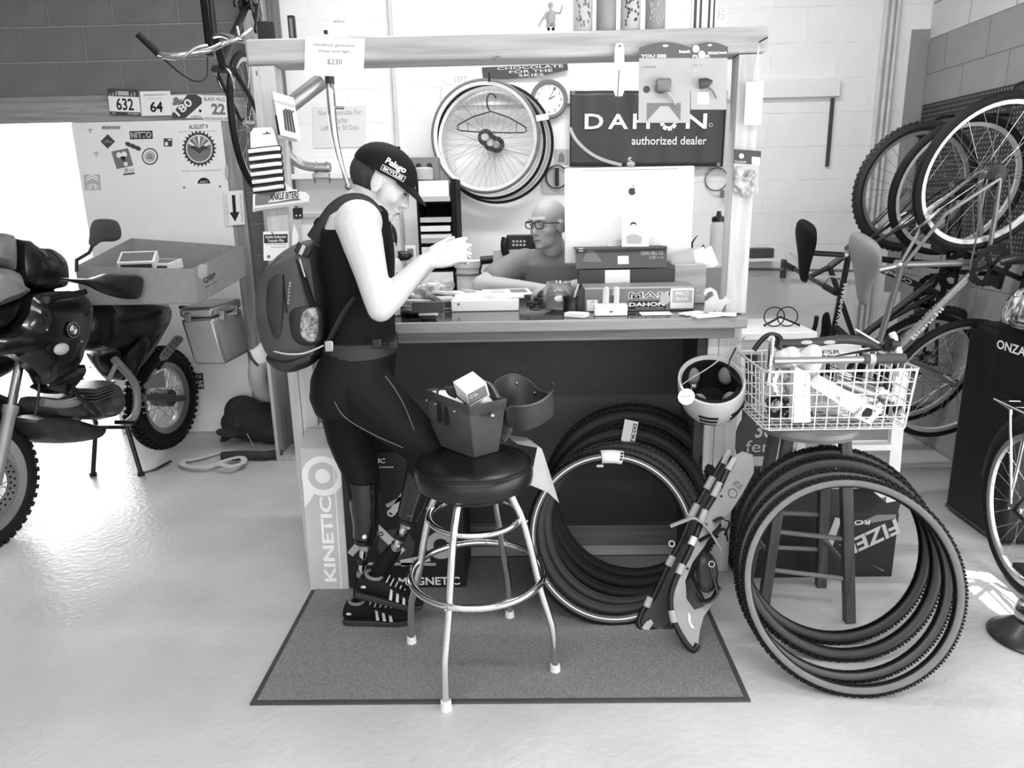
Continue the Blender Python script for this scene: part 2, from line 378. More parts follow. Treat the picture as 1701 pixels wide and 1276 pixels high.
# ================================================================== COUNTER
w_pine = wood('pine', 176, 206, 'z', .55); w_pinex = wood('pine_beam', 150, 190, 'x', .55); w_edge = wood('counter_edge', 128, 150, 'x', .35)
m_panel = M('dark_panel', 62, .75, var=.05, scale=5, bump=.05)
m_top = M('counter_top_finish', 44, .12, var=.06, scale=8, spec=.6)
ct = thing('service_counter', 'wooden service counter with dark front panel, pine posts and a heavy header beam', 'counter', (0, 2.9, 0))
CZ = 1.10
g = G(); g.bb(-.985, .835, 2.722, 3.36, CZ-.04, CZ); g.build('counter_top', m_top, ct, bevel=.004)
G().bb(-.985, .835, 2.70, 2.7215, CZ-.042, CZ+.001).build('edge_trim', w_edge, ct, bevel=.006)
G().bb(-.93, .80, 2.74, 2.78, CZ-.085, CZ-.042).build('apron', wood('apron_wood', 96, 130, 'x'), ct, bevel=.002)
G().bb(-.90, .70, 3.06, 3.10, .10, CZ-.04).build('front_panel', m_panel, ct)
G().bb(-.91, .675, 3.03, 3.06, 0, .10).build('kick_board', wood('kick', 88, 116, 'x'), ct, bevel=.002)
G().bb(-.972, -.889, 2.78, 2.87, CZ+.002, 2.030).build('post', w_pine, ct, bevel=.003)
for x0, x1 in ((-.954, -.913), (-.911, -.85)): G().bb(x0, x1, 2.785, 2.875, 0, CZ-.043).build('post', w_pine, ct, bevel=.003)
G().bb(.772, .851, 2.785, 2.875, CZ+.002, 2.030).build('post', w_pine, ct, bevel=.003)
for x0, x1 in ((.712, .752), (.7535, .841)): G().bb(x0, x1, 2.785, 2.875, 0, CZ-.043).build('post', w_pine, ct, bevel=.003)
G().bb(.675, .71, 2.80, 3.06, 0, CZ-.04).build('side_panel', m_panel, ct)
G().bb(-.985, .868, 2.77, 2.915, 2.032, 2.118).build('header_beam', w_pinex, ct, bevel=.012)
for x, y in ((828, 98),):
    p = PY(x, y, 2.768); G().cyl(p, p+V((0, -.006, 0)), .009, n=12).build('bolt', M('bolt', 110, .3, .8), ct)
for x, y in ((427, 125), (1261, 70)):
    p = PY(x, y, 2.765); G().cyl(p, p+V((.014, -.045, .006)), .0025, n=6).build('nail', M('nail', 70, .3, .9), ct)
# mat
m_mat = M('mat_pile', 92, .95, kind='speckle', g2=158, scale=260, bump=.5, bscale=400)
mt = thing('floor_mat', 'grey speckled entrance mat with dark rubber border before the counter', 'mat', (-.1, 2.4, 0))
G().bb(-.900, .690, 1.962, 2.93, .0, .007).build('border', M('mat_rubber', 66, .7), mt, bevel=.003)
G().bb(-.880, .670, 1.980, 2.91, .0071, .010).build('pile', m_mat, mt)
# ================================================================== CHROME STOOL
m_chrome = M('chrome', 225, .12, 1.0, var=.01); m_steel = M('steel', 170, .3, 1.0, var=.03); m_alu = M('aluminium', 190, .38, .9, var=.04)
m_rub = M('rubber', 20, .6, var=.05, spec=.3); m_rub2 = M('rubber_grey', 42, .55, var=.05); m_vinyl = M('black_vinyl', 22, .32, var=.04, bump=.06, bscale=200)
m_whiteplastic = M('white_plastic', 228, .4, var=.01); m_blackp = M('black_plastic', 20, .35, var=.03); m_blackm = M('black_matte', 16, .7, var=.04, spec=.25)
SC0 = V((-.176, 2.193, 0))
st = thing('bar_stool', 'chrome bar stool with round black vinyl seat, two foot rings and white feet', 'stool', SC0)
g = G(); g.lathe(SC0, (0, 0, 1), [(.10, .655), (.178, .658), (.190, .668), (.194, .690), (.193, .712), (.186, .726), (.165, .738), (.10, .744), (.02, .745)], 40); g.build('seat', m_vinyl, st)
G().torus(SC0+V((0, 0, .727)), (0, 0, 1), .186, .0035, 40, 6).build('piping', m_blackp, st)
G().torus(SC0+V((0, 0, .335)), (0, 0, 1), .222, .0125, 56, 10).build('foot_ring', m_chrome, st)
G().torus(SC0+V((0, 0, .543)), (0, 0, 1), .150, .0115, 48, 10).build('upper_ring', m_chrome, st)
G().lathe(SC0, (0, 0, 1), [(.06, .625), (.135, .63), (.14, .656)], 24).build('swivel_plate', m_blackp, st)
for fx, fy in ((-.271, 1.936), (-.438, 2.286), (.086, 2.115), (-.082, 2.434)):
    d = (V((fx, fy, 0))-SC0).normalized()
    pts = [SC0+d*r+V((0, 0, z)) for r, z in ((.06, .646), (.115, .640), (.138, .60), (.163, .545), (.188, .45), (.212, .34), (.224, .29), (.245, .22), (.262, .15), (.268, .03))]
    lg = G().tube(pts, .0125, 10, k=3).build('leg', m_chrome, st)
    q = SC0+d*.268; G().cyl(q+V((0, 0, .0)), q+V((0, 0, .032)), .019, .0165, 14).build('foot_cap', m_whiteplastic, lg)
    for r, z in ((.165, .543), (.232, .335)):
        p = SC0+d*(r+.011)+V((0, 0, z)); G().ell(p, (.006, .006, .006), nu=8, nv=5).build('rivet', m_steel, lg)
# ================================================================== TYRES
def tire_proto(name, label, R, r, style, stripe=False, group=None, mat=None, wall=0):
    t = thing(name, label, 'tire', (0, 0, 0), group=group); Rc = R-r; mat = mat or m_rub
    rings = []; n = 72
    for i in range(n):
        a = 2*pi*i/n; e = V((cos(a), sin(a), 0)); prof = []
        for ang in (-150, -125, -95, -60, -30, 0, 30, 60, 95, 125, 150):
            q = radians(ang); prof.append(e*(Rc+r*cos(q))+V((0, 0, r*sin(q))))
        for ang in (150, 120, 90, 50, 0, -50, -90, -120, -150):
            q = radians(ang); prof.append(e*(Rc+.86*r*cos(q))+V((0, 0, .86*r*sin(q))))
        rings.append(prof)
    G().loft(rings, True).build('carcass', mat, t, local=True)
    if wall:
        for s in (-1, 1):
            rg = []
            for i in range(72):
                a = 2*pi*i/72; e = V((cos(a), sin(a), 0)); rg.append([e*(Rc+(r+.0006)*cos(radians(q)))+V((0, 0, s*(r+.0006)*sin(radians(q)))) for q in (68, 84, 100, 116, 132, 146, 145.9, 116.1, 84.1, 68.1)])
            G().loft(rg, True).build('sidewall', M('sidewall_%d' % wall, wall, .5, var=.06, scale=30), t, local=True)
    g = G()
    rows, cnt, sz, kh = {'knob': ((-42, -16, 16, 42), 78, .0085, .0042), 'fine': ((-46, -16, 16, 46), 92, .0072, .0040), 'slick': ((-20, 20), 120, .004, .001)}[style]
    for ri, ang in enumerate(rows):
        for i in range(cnt):
            a = 2*pi*(i+(ri % 2)*.5)/cnt; e = V((cos(a), sin(a), 0)); tg = V((-sin(a), cos(a), 0)); q = radians(ang)
            nrm = e*cos(q)+V((0, 0, sin(q))); c = e*Rc+nrm*(r+kh*.4)
            side = nrm.cross(tg); g.box(c, (sz, sz*1.1, kh*1.6), Matrix((tg, side, nrm)).transposed())
    g.build('tread', mat, t, local=True, kind='stuff')
    for s in (-1, 1):
        G().torus((0, 0, s*r*.55), (0, 0, 1), Rc-r*.80, .0035, 64, 6).build('bead', mat, t, local=True)
    if stripe:
        for s in (-1, 1):
            rg = []
            for i in range(72):
                a = 2*pi*i/72; e = V((cos(a), sin(a), 0)); rg.append([e*(Rc+(r+.0012)*cos(radians(q)))+V((0, 0, s*(r+.0012)*sin(radians(q)))) for q in (96, 108, 107.9, 96.1)])
            G().loft(rg, True).build('reflective_stripe', M('stripe', 235, .4), t, local=True)
    return t
def lean_mat(B, e1, e2, R):
    e1 = V(e1).normalized(); e2 = V(e2); e2 = (e2-e1*e2.dot(e1)).normalized(); n = e1.cross(e2)
    m = Matrix((e1, e2, n)).transposed(); c = V(B)+e2*R
    return m, c
def put(o, B, e1, e2, R, spin=0.0):
    m, c = lean_mat(B, e1, e2, R); m = (m @ Matrix.Rotation(spin, 3, 'Z')).to_4x4(); o.matrix_world = Matrix.Translation(c) @ m; WM[o.name] = o.matrix_world.copy(); return o
tA = tire_proto('spare_tire', 'road tire with a bright reflective stripe and a paper band, leaning before the counter', .327, .020, 'slick', True, wall=78)
put(tA, (.325, 2.385, .002), (1, .06, 0), (-.03, .30, .57), .327)
tB = tire_proto('spare_tire', 'wide knobby tire with a hanging cardboard tag, leaning against the dark panel', .347, .027, 'fine')
put(tB, (.395, 2.552, .002), (1, .0, 0), (.04, .29, .62), .347)
tC = tire_proto('spare_tire', 'fattest knobby tire at the back of the stack against the dark panel', .372, .031, 'knob')
put(tC, (.44, 2.69, .002), (1, 0, 0), (0, .26, .69), .372)
tD = tire_proto('spare_tire', 'plain dark studded tire sandwiched between the striped tire and the tagged one', .325, .024, 'fine', group='dark tires in the stack', mat=m_rub2)
put(tD, (.345, 2.44, .002), (1, .05, 0), (-.02, .29, .57), .325)
dup(tD); put(bpy.data.objects['spare_tire.004'], (.37, 2.495, .002), (1, .03, 0), (.0, .28, .58), .325, .7)
dup(tC); o = bpy.data.objects['spare_tire.005']; put(o, (.425, 2.62, .002), (1, 0, 0), (0.02, .27, .66), .372, 1.1); o['label'] = 'big knobby tire just in front of the fattest one by the dark panel'
tE = tire_proto('spare_tire', 'cyclocross tire with tan sidewall at the front of the stack by the wooden stool', .345, .0175, 'fine', wall=112)
put(tE, (1.02, 1.985, .002), (1, -.12, 0), (-.10, .26, .62), .345)
tF = tire_proto('spare_tire', 'cyclocross tire second from the front of the stack by the wooden stool', .345, .0175, 'fine', wall=84)
put(tF, (1.02, 2.055, .002), (1, -.10, 0), (-.08, .23, .63), .345, .5)
tG = tire_proto('spare_tire', 'dark knobby tire third from the front, leaning against the wooden stool', .347, .021, 'knob', wall=54)
put(tG, (1.06, 2.165, .002), (1, -.06, 0), (-.03, .25, .66), .347)
dup(tG); o = bpy.data.objects['spare_tire.009']; put(o, (1.07, 2.265, .002), (1, -.05, 0), (-.02, .21, .67), .347, .9); o['label'] = 'dark knobby tire touching the legs of the wooden stool'
# paper band + tag on tyres
m, c = lean_mat((.325, 2.385, .002), (1, .06, 0), (-.03, .30, .57), .327)
def on_tire(m, c, R, a, out=0.0): return c+m @ V((R*cos(a), R*sin(a), out))
g = G(); rings = []
for k in range(5):
    a = radians(90+4-k*4.0); e = m @ V((cos(a), sin(a), 0)); n = m @ V((0, 0, 1)); ctr = c+e*.306
    rings.append([ctr+e*(.026*cos(q))+n*(.026*sin(q)) for q in [2*pi*i/16 for i in range(16)]])
g.loft(rings, caps=False); bd = tag(g.build('paper_band', m_paper, solid=.0008), 'white printed paper band wrapped round the striped tire', 'band')
g = G()
for k in range(3): g.box(on_tire(m, c, .306+.012-.012*k, radians(79.5), .0275), (.011, .008, .0012), m)
g.build('print', m_black, bd)
p = on_tire(m, c, .27, radians(96), .01); tag(G().box(p, (.028, .010, .006), m).build('plastic_clip', m_lgrey, bevel=.002), 'small pale clip stuck under the paper band of the striped tire', 'clip')
m, c = lean_mat((.395, 2.552, .002), (1, .0, 0), (.04, .29, .62), .347)
n = m @ V((0, 0, 1)); n = n if n.y < 0 else -n
cc = c+m @ V((.02, .318, 0))+n*.034
R2 = m @ Matrix.Rotation(-.22, 3, 'Z'); ex = R2 @ V((1, 0, 0)); ey = R2 @ V((0, 1, 0))
tc_ = Card(cc-ex*.028-ey*.05, cc+ex*.028-ey*.05, cc-ex*.028+ey*.05)
o = thing('cardboard_tag', 'pale cardboard hang tag with dark logo on the wide knobby tire', 'tag', cc); tc_.slab(.0015).build('card', m_lgrey, o)
tc_.rect(.66, .12, .95, .9).build('logo_panel', m_black, o); txt(tc_, 'CEO', .7, .2, .92, .85, m_white, o, ang=90, d=.0012)
# ================================================================== KINETIC CARTONS
m_kin = M('carton_grey', 190, .55, var=.03); m_kin2 = M('carton_pale', 236, .55, var=.02); m_kdark = M('carton_dark', 28, .5, var=.04); m_tape = M('clear_tape', 190, .15, var=.05)
kb = thing('trainer_carton', 'narrow grey carton standing upright with a white ring and sideways white lettering', 'box', (-.82, 2.71, 0))
kc = Card((-.905, 2.655, .0), (-.742, 2.655, .0), (-.895, 2.675, .612)); kc.ex = V((.161, 0, 0)); kc.ey = V((.008, .02, .612))
g = G(); bl = kc.p(0, 0); br = kc.p(1, 0); tl = kc.p(0, 1); tr = kc.p(1, 1); bk = V((0, .1, 0))
g.add([bl, br, tr, tl, bl+bk, br+bk, tr+bk+V((0, 0, .055)), tl+bk+V((0, 0, .055))], [(0, 1, 2, 3), (5, 4, 7, 6), (1, 5, 6, 2), (4, 0, 3, 7), (3, 2, 6, 7), (4, 5, 1, 0)]); g.build('body', m_kin, kb, bevel=.003)
g = kc.disc(.52, .815, .083, .0008, 40, ri=.058); g.build('ring_print', m_kin2, kb); kc.disc(.52, .815, .03, .0008, 30).build('dot_print', m_kin2, kb)
kc.poly([(.02, .86), (.02, .60), (.2, .66), (.3, .70), (.15, .74), (.1, .80)], .0006).build('swoosh_print', m_kin2, kb)
txt(kc, 'KINETIC', .40, .07, .70, .675, m_paper, kb, ang=90, bold=.03, d=.0012)
kc.rect(.80, .0, .825, .98, .0004).build('seam', m_kin2, kb)
f0 = tl+bk+V((0, 0, .055)); f1 = tr+bk+V((0, 0, .055))
G().prism([f0*.7+f1*.3, f1, f1+V((.0, -.03, .03)), f0*.6+f1*.4+V((0, -.02, .026))], (0, .003, 0)).build('flap', m_tape, kb)
G().prism([tl+(tr-tl)*.55+V((0, .02, .014)), tr+V((-.01, .02, .014)), tr+V((-.01, .095, .055)), tl+(tr-tl)*.6+V((0, .095, .055))], (0, 0, .0015)).build('tape', m_tape, kb)
kd = thing('trainer_carton', 'dark carton printed with a cycling trainer frame beside the narrow grey carton', 'box', (-.5, 2.75, 0))
dc = Card((-.738, 2.66, 0), (-.262, 2.66, 0), (-.738, 2.66, .60)); dc.slab(.30).build('body', m_kdark, kd, bevel=.003)
txt(dc, 'KINETIC', .13, .925, .38, .957, m_paper, kd, bold=.02, shear=.2); txt(dc, 'road performance', .16, .885, .44, .907, m_paper, kd)
txt(dc, 'MAGNETIC', .42, .035, .95, .095, m_paper, kd, bold=.02)
def dbar(u0, v0, u1, v1, w, mat, nm='print', lay=.0006):
    a = dc.p(u0, v0); b = dc.p(u1, v1); d = (b-a).normalized(); s = d.cross(dc.n)*w*.5
    return G().prism([a+s, b+s, b-s, a-s], dc.n*lay).build(nm, mat, kd)
m_pf = M('print_frame', 170, .5); m_pf2 = M('print_frame_pale', 205, .5)
dbar(.02, .27, .12, .36, .028, m_pf, 'frame_print'); dbar(.20, .52, .47, .28, .035, m_pf2, 'frame_print'); dbar(.40, .57, .52, .70, .03, m_pf2, 'frame_print')
dbar(.36, .62, .50, .68, .016, m_pf, 'frame_print'); dbar(.15, .20, .75, .19, .012, m_pf, 'frame_print'); dbar(.45, .20, .70, .24, .03, m_pf2, 'frame_print')
dc.disc(.42, .33, .075, .0005, 30).build('flywheel_print', m_dgrey, kd); dc.disc(.80, .33, .06, .0005, 30, ri=.03).build('roller_print', m_pf, kd)
dc.disc(.395, .57, .016, .0009, 16, ri=.008).build('knob_print', m_pf2, kd); dc.disc(.26, .45, .011, .0012, 14, ri=.006).build('ring_print', m_kdark, kd); dc.disc(.295, .42, .011, .0012, 14, ri=.006).build('ring_print', m_kdark, kd)
# ================================================================== WOODEN STOOL + WIRE BASKET
w_dark = wood('stool_dark_wood', 58, 84, 'z', .5)
ws = thing('wooden_stool', 'worn dark painted wooden stool with rungs carrying the wire basket', 'stool', (1.035, 2.555, 0))
WC = V((1.035, 2.555, 0)); feet = [V((.893, 2.485, 0)), V((1.185, 2.40, 0)), V((1.18, 2.655, 0)), V((.893, 2.69, 0))]
G().lathe(WC, (0, 0, 1), [(.15, .70), (.170, .704), (.174, .718), (.168, .732), (.12, .738), (.02, .736)], 36).build('seat', M('stool_seat', 110, .35, var=.08, scale=14), ws)
tops = [WC+(f-WC)*.62+V((0, 0, .702)) for f in feet]
for f, t in zip(feet, tops): G().bar(f, t, .034, .038, (1, 0, 0)).build('leg', w_dark, ws, bevel=.003)
for i, h in ((0, .24), (1, .31), (2, .24), (3, .31), (0, .46), (2, .46)):
    a = feet[i].lerp(tops[i], h); b = feet[(i+1) % 4].lerp(tops[(i+1) % 4], h); G().cyl(a, b, .009, n=10).build('rung', m_grey, ws)
m_wire = M('basket_wire', 225, .35, .2, var=.01)
bk = thing('wire_basket', 'white wire basket heaped with bike parts on the wooden stool', 'basket', (1.08, 2.6, .74))
bz0, bz1 = .742, .955
def bpt(u, v, w):  # u across, v depth, w height; flares upward
    fl = 1+.06*w; return V((1.085+(u-.5)*.50*fl, 2.60+(v-.5)*.33*fl, bz0+(bz1-bz0)*w))
def rect_loop(w): return [bpt(u, v, w) for u, v in ((.03, 0), (.97, 0), (1, .06), (1, .94), (.97, 1), (.03, 1), (0, .94), (0, .06))]
G().tube(rect_loop(1), .0045, 8, closed=True).build('rim', m_wire, bk)
for w in (0, .2, .4, .6, .8): G().tube(rect_loop(w), .0024, 6, closed=True).build('hoop_wire', m_wire, bk)
for i in range(13):
    u = .03+.94*i/12; G().tube([bpt(u, 0, 1), bpt(u, 0, 0), bpt(u, 1, 0), bpt(u, 1, 1)], .0022, 6).build('cross_wire', m_wire, bk)
for i in range(8):
    v = .06+.88*i/7; G().tube([bpt(0, v, 1), bpt(0, v, 0), bpt(1, v, 0), bpt(1, v, 1)], .0022, 6).build('cross_wire', m_wire, bk)
# ================================================================== BICYCLE BUILDER
def wheel_part(name, par, hub, ax, R, r, tire_m, rim_m, knob=False, nsp=28, cass=False, sr=.0012):
    hub = V(hub); ax = V(ax).normalized(); a, b, d = frame_of(ax)
    t = G().torus(hub, ax, R-r, r, 56, 8).build(name, tire_m, par)
    if knob:
        g = G()
        for i in range(64):
            for s in (-1, 1):
                q = 2*pi*(i+.25*s)/64; e = a*cos(q)+b*sin(q); tg = d.cross(e)
                n = (e+d*s*.45).normalized(); g.box(hub+e*(R-r)+n*r, (.010, .014, .006), Matrix((tg, n.cross(tg), n)).transposed())
        g.build('tread', tire_m, t, kind='stuff')
    rr = R-2*r
    rg = []
    for i in range(56):
        q = 2*pi*i/56; e = a*cos(q)+b*sin(q); rg.append([hub+e*u+d*w for u, w in ((rr+.006, .011), (rr-.014, .008), (rr-.016, 0), (rr-.014, -.008), (rr+.006, -.011))])
    G().loft(rg, True).build('rim', rim_m, t)
    g = G()
    for i in range(nsp):
        q = 2*pi*i/nsp; s = 1 if i % 2 else -1; k = 1 if (i//2) % 2 else -1
        q2 = q+k*1.25; g.tube([hub+(a*cos(q2)+b*sin(q2))*.02+d*.028*s, hub+(a*cos(q)+b*sin(q))*(rr-.012)], sr, 4, caps=False)
    g.build('spokes', m_steel, t, kind='stuff')
    g = G(); g.cyl(hub-d*.045, hub+d*.045, .013, n=12); g.cyl(hub-d*.032, hub-d*.027, .022, n=16); g.cyl(hub+d*.027, hub+d*.032, .022, n=16); g.build('hub', m_alu, t)
    if cass:
        g = G()
        for k in range(6): g.cyl(hub+d*(.034+k*.004), hub+d*(.036+k*.004), .05-k*.0055, n=24)
        g.build('cassette', M('cassette_steel', 70, .35, .8), t)
    return t
class Bike:
    """frame built in its own plane: f forward, u upward, s sideways (drive side)"""
    def __init__(s, label, O, ef, eu, dims=None, fm=None, group=None, R=.335, r=.018, rim=None, tm=None, knob=False, base=None):
        s.O = V(O); s.f = V(ef).normalized(); s.u = V(eu); s.u = (s.u-s.f*s.u.dot(s.f)).normalized(); s.s = s.f.cross(s.u)*-1
        s.d = dict(bb=(.41, -.065), sc=(.275, .40), ht=(.775, .42), hb=(.81, .32), fh=(.985, 0), sad=(.20, .58), bar=(.77, .52))
        s.d.update(dims or {}); s.R = R; s.r = r; s.fm = fm or m_blackp
        s.t = thing('bicycle', label, 'bicycle', base or s.O, group=group); s.rim = rim or m_alu; s.tm = tm or m_rub; s.knob = knob
    def p(s, k, w=0.0):
        f, u = s.d[k] if isinstance(k, str) else k; return s.O+s.f*f+s.u*u+s.s*w
    def frame(s):
        g = G(); P = s.p
        g.tube([P('bb'), P('sc')], .0155, 10); g.tube([P('sc'), P('ht')], .0145, 10); g.tube([P('bb'), P('hb')], .018, 10)
        g.tube([P('hb'), P('ht')], .0185, 10)
        for w in (-1, 1):
            g.tube([P('bb', .02*w), P((.16, -.02), .05*w), P((0, 0), .062*w)], [.011, .010, .008], 8); g.tube([P('sc', .012*w), P((.12, .2), .045*w), P((0, 0), .062*w)], [.008, .008, .007], 8)
        g.cyl(P('bb', -.036), P('bb', .036), .021, n=14)
        fr = g.build('frame', s.fm, s.t)
        h = V(s.d['hb']+(0,)) if False else None
        hb, ht, fh = s.d['hb'], s.d['ht'], s.d['fh']
        dx, dy = hb[0]-ht[0], hb[1]-ht[1]; L = sqrt(dx*dx+dy*dy); cr = (hb[0]+dx/L*.03, hb[1]+dy/L*.03)
        g = G(); g.cyl(P(hb), P(cr), .017, n=12); g.bar(P(cr, -.045), P(cr, .045), .028, .03)
        mid = (cr[0]*.45+fh[0]*.55-.012, cr[1]*.45+fh[1]*.55)
        for w in (-1, 1): g.tube([P(cr, .045*w), P(mid, .05*w), P(fh, .05*w)], [.014, .012, .008], 8)
        g.build('fork', s.fm, s.t); return fr
    def wheels(s, rear=True, front=True, cass=True):
        if rear: wheel_part('rear_wheel', s.t, s.O, s.s, s.R, s.r, s.tm, s.rim, s.knob, cass=cass)
        if front: wheel_part('front_wheel', s.t, s.p('fh'), s.s, s.R, s.r, s.tm, s.rim, s.knob)
    def saddle(s, mat, big=1.0, post=None, silver=True, wm=1.0):
        P = s.p; sd = s.d['sad']; rg = []
        for t, w, h, up in ((-.125, .05, .02, .012), (-.10, .072, .03, .016), (-.05, .074, .034, .012), (0, .05, .032, .004), (.06, .028, .028, 0), (.11, .022, .024, -.002), (.14, .015, .018, -.008), (.148, .006, .01, -.012)):
            c = P((sd[0]+t*big, sd[1]+up)); rg.append([c+s.s*(w*wm*big*cos(q))+s.u*(h*big*(sin(q) if sin(q) > 0 else .6*sin(q))) for q in [2*pi*i/14 for i in range(14)]])
        G().loft(rg).build('saddle', mat, s.t, sub=1, ang=180)
        G().tube([P('sc'), P((sd[0]+.02, sd[1]-.03))], .0135, 10).build('seat_post', m_alu if silver else m_blackp, s.t)
        sc = s.d['sc']; G().cyl(P((sc[0]-.004, sc[1]+.012), 0), P((sc[0]-.009, sc[1]+.03), 0), .02, n=12).build('seat_clamp', m_alu, s.t)
    def crank(s, mat=None, ang=200, big=.095):
        P = s.p; bb = s.d['bb']; a = radians(ang); mat = mat or m_blackp
        g = G(); n = 80; o = P('bb', .045)
        ring = []
        for i in range(n):
            q = 2*pi*i/n; rr = big+(.005 if (i//2) % 2 else 0); ring.append(o+s.f*(rr*cos(q))+s.u*(rr*sin(q)))
        inn = [o+s.f*(big*.72*cos(2*pi*i/n))+s.u*(big*.72*sin(2*pi*i/n)) for i in range(n)]
        vs = ring+inn+[p+s.s*.004 for p in ring]+[p+s.s*.004 for p in inn]; fs = []
        for i in range(n):
            j = (i+1) % n; fs += [(i, j, n+j, n+i), (2*n+i, 3*n+i, 3*n+j, 2*n+j), (i, 2*n+i, 2*n+j, j), (n+i, n+j, 3*n+j, 3*n+i)]
        g.add(vs, fs)
        for k in range(5):
            q = a+2*pi*k/5; g.bar(o+s.s*.004, o+s.f*(big*.8*cos(q))+s.u*(big*.8*sin(q))+s.s*.004, .018, .006, s.s)
        ck = g.build('chainring', mat, s.t)
        for w, k in ((.058, 0), (-.058, pi)):
            tip = (bb[0]+.17*cos(a+k), bb[1]+.17*sin(a+k)); G().bar(P('bb', w), P(tip, w), .022, .012, s.s).build('crank_arm', m_alu if mat is m_alu else m_blackp, s.t)
            pc = P(tip, w+(.055 if w > 0 else -.055)); G().box(pc, (.09, .022, .085), Matrix((s.f, s.u, s.s)).transposed()).build('pedal', m_blackp, s.t, bevel=.004)
        g = G()
        for sg in (1, -1): g.tube([P((bb[0], bb[1]+sg*big), .047), P((0, sg*.045), .047)], .004, 6)
        g.build('chain', m_steel, s.t)
    def bars(s, kind='flat', mat=None, half=.29):
        P = s.p; b = s.d['bar']; ht = s.d['ht']; mat = mat or m_alu
        G().tube([P(ht), P((ht[0]-.01, (ht[1]+b[1])/2)), P(b)], .014, 10).build('stem', m_alu if mat is m_alu else m_blackp, s.t)
        if kind == 'drop':
            for w in (-1, 1):
                pass
            pts = []
            for w in (-1, 1):
                q = [P(b, 0), P(b, .19*w), P((b[0]+.05, b[1]), .21*w), P((b[0]+.09, b[1]-.02), .21*w), P((b[0]+.095, b[1]-.08), .21*w), P((b[0]+.05, b[1]-.125), .21*w), P((b[0]-.03, b[1]-.13), .21*w)]
                pts.append(q)
            g = G()
            for q in pts: g.tube(q, .0125, 8, k=3)
            g.build('handlebar', m_blackp, s.t)
            for w in (-1, 1): G().tube([P((b[0]+.075, b[1]+.01), .21*w), P((b[0]+.12, b[1]+.035), .21*w), P((b[0]+.125, b[1]-.03), .21*w), P((b[0]+.10, b[1]-.10), .21*w)], [.014, .012, .006, .005], 8, k=3).build('brake_lever', m_blackp, s.t)
        elif kind == 'flat':
            G().tube([P(b, -half), P(b, half)], .0115, 8).build('handlebar', mat, s.t)
            for w in (-1, 1):
                G().cyl(P(b, half*w), P(b, (half-.12)*w), .016, n=12).build('grip', m_rub, s.t)
                G().tube([P((b[0]+.01, b[1]-.01), (half-.14)*w), P((b[0]+.05, b[1]-.03), (half-.10)*w), P((b[0]+.06, b[1]-.035), (half-.02)*w)], .006, 6, k=3).build('brake_lever', m_alu, s.t)
    def brakes(s):
        P = s.p
        for (f, u) in ((.19, .275), ):
            g = G()
            for w in (-1, 1): g.tube([P((f-.01, u+.01), .0), P((f-.05, u-.01), .03*w), P((f-.085, u-.06), .022*w)], [.007, .008, .006], 6, k=3)
            g.build('brake_caliper', m_alu, s.t)
def bike_text(b, t, k0, k1, a0, a1, h, w, mat, off=.0195):
    """lettering lying along a frame tube"""
    p0 = b.p(k0); p1 = b.p(k1); d = (p1-p0); A = p0+d*a0; Bv = p0+d*a1; n = b.s*w; up = n.cross(d).normalized()
    c = Card(A-up*h*.5+n*off, Bv-up*h*.5+n*off, A+up*h*.5+n*off); txt(c, t, 0, 0, 1, 1, mat, b.t, bold=.02, d=0)
# ================================================================== MOTORCYCLE
h8 = radians(8); MH = V((-sin(h8), -cos(h8), 0)); MN = V((cos(h8), -sin(h8), 0)); MO = V((-2.343, 4.45, 0))
m_moto = M('moto_black', 20, .22, var=.06, scale=6, spec=.6, coat=.3); m_motog = M('moto_grey', 128, .25, var=.04, spec=.6, coat=.3); m_eng = M('engine_metal', 96, .45, .6, var=.12, scale=18)
m_frame = M('moto_frame_silver', 150, .45, .5, var=.06); m_glass = M('dark_glass', 26, .05, spec=.8); m_wind = M('tinted_screen', 140, .12, var=.02, trans=.35)
rot3 = lambda a, b: Matrix((V(a), V(b), V((0, 0, 1)))).transposed()
mo = thing('motorcycle', 'black touring motorcycle propped on its centre stand by the white door', 'motorcycle', MO)
def mc(x, y, l): return PP(x, y, MO+MN*l, MN)
def ml(f, l, z): return MO+MH*f+MN*l+V((0, 0, z))
def mpoly(px, l, c, th, name, mat, k=3, **kw):
    pts = [mc(x, y, l)+MN*(c-l) for x, y in px]; return G().pillow(pts, MN*th, k=k, **kw).build(name, mat, mo)
RAX = ml(0, 0, .352); FAX = ml(1.40, 0, .325)
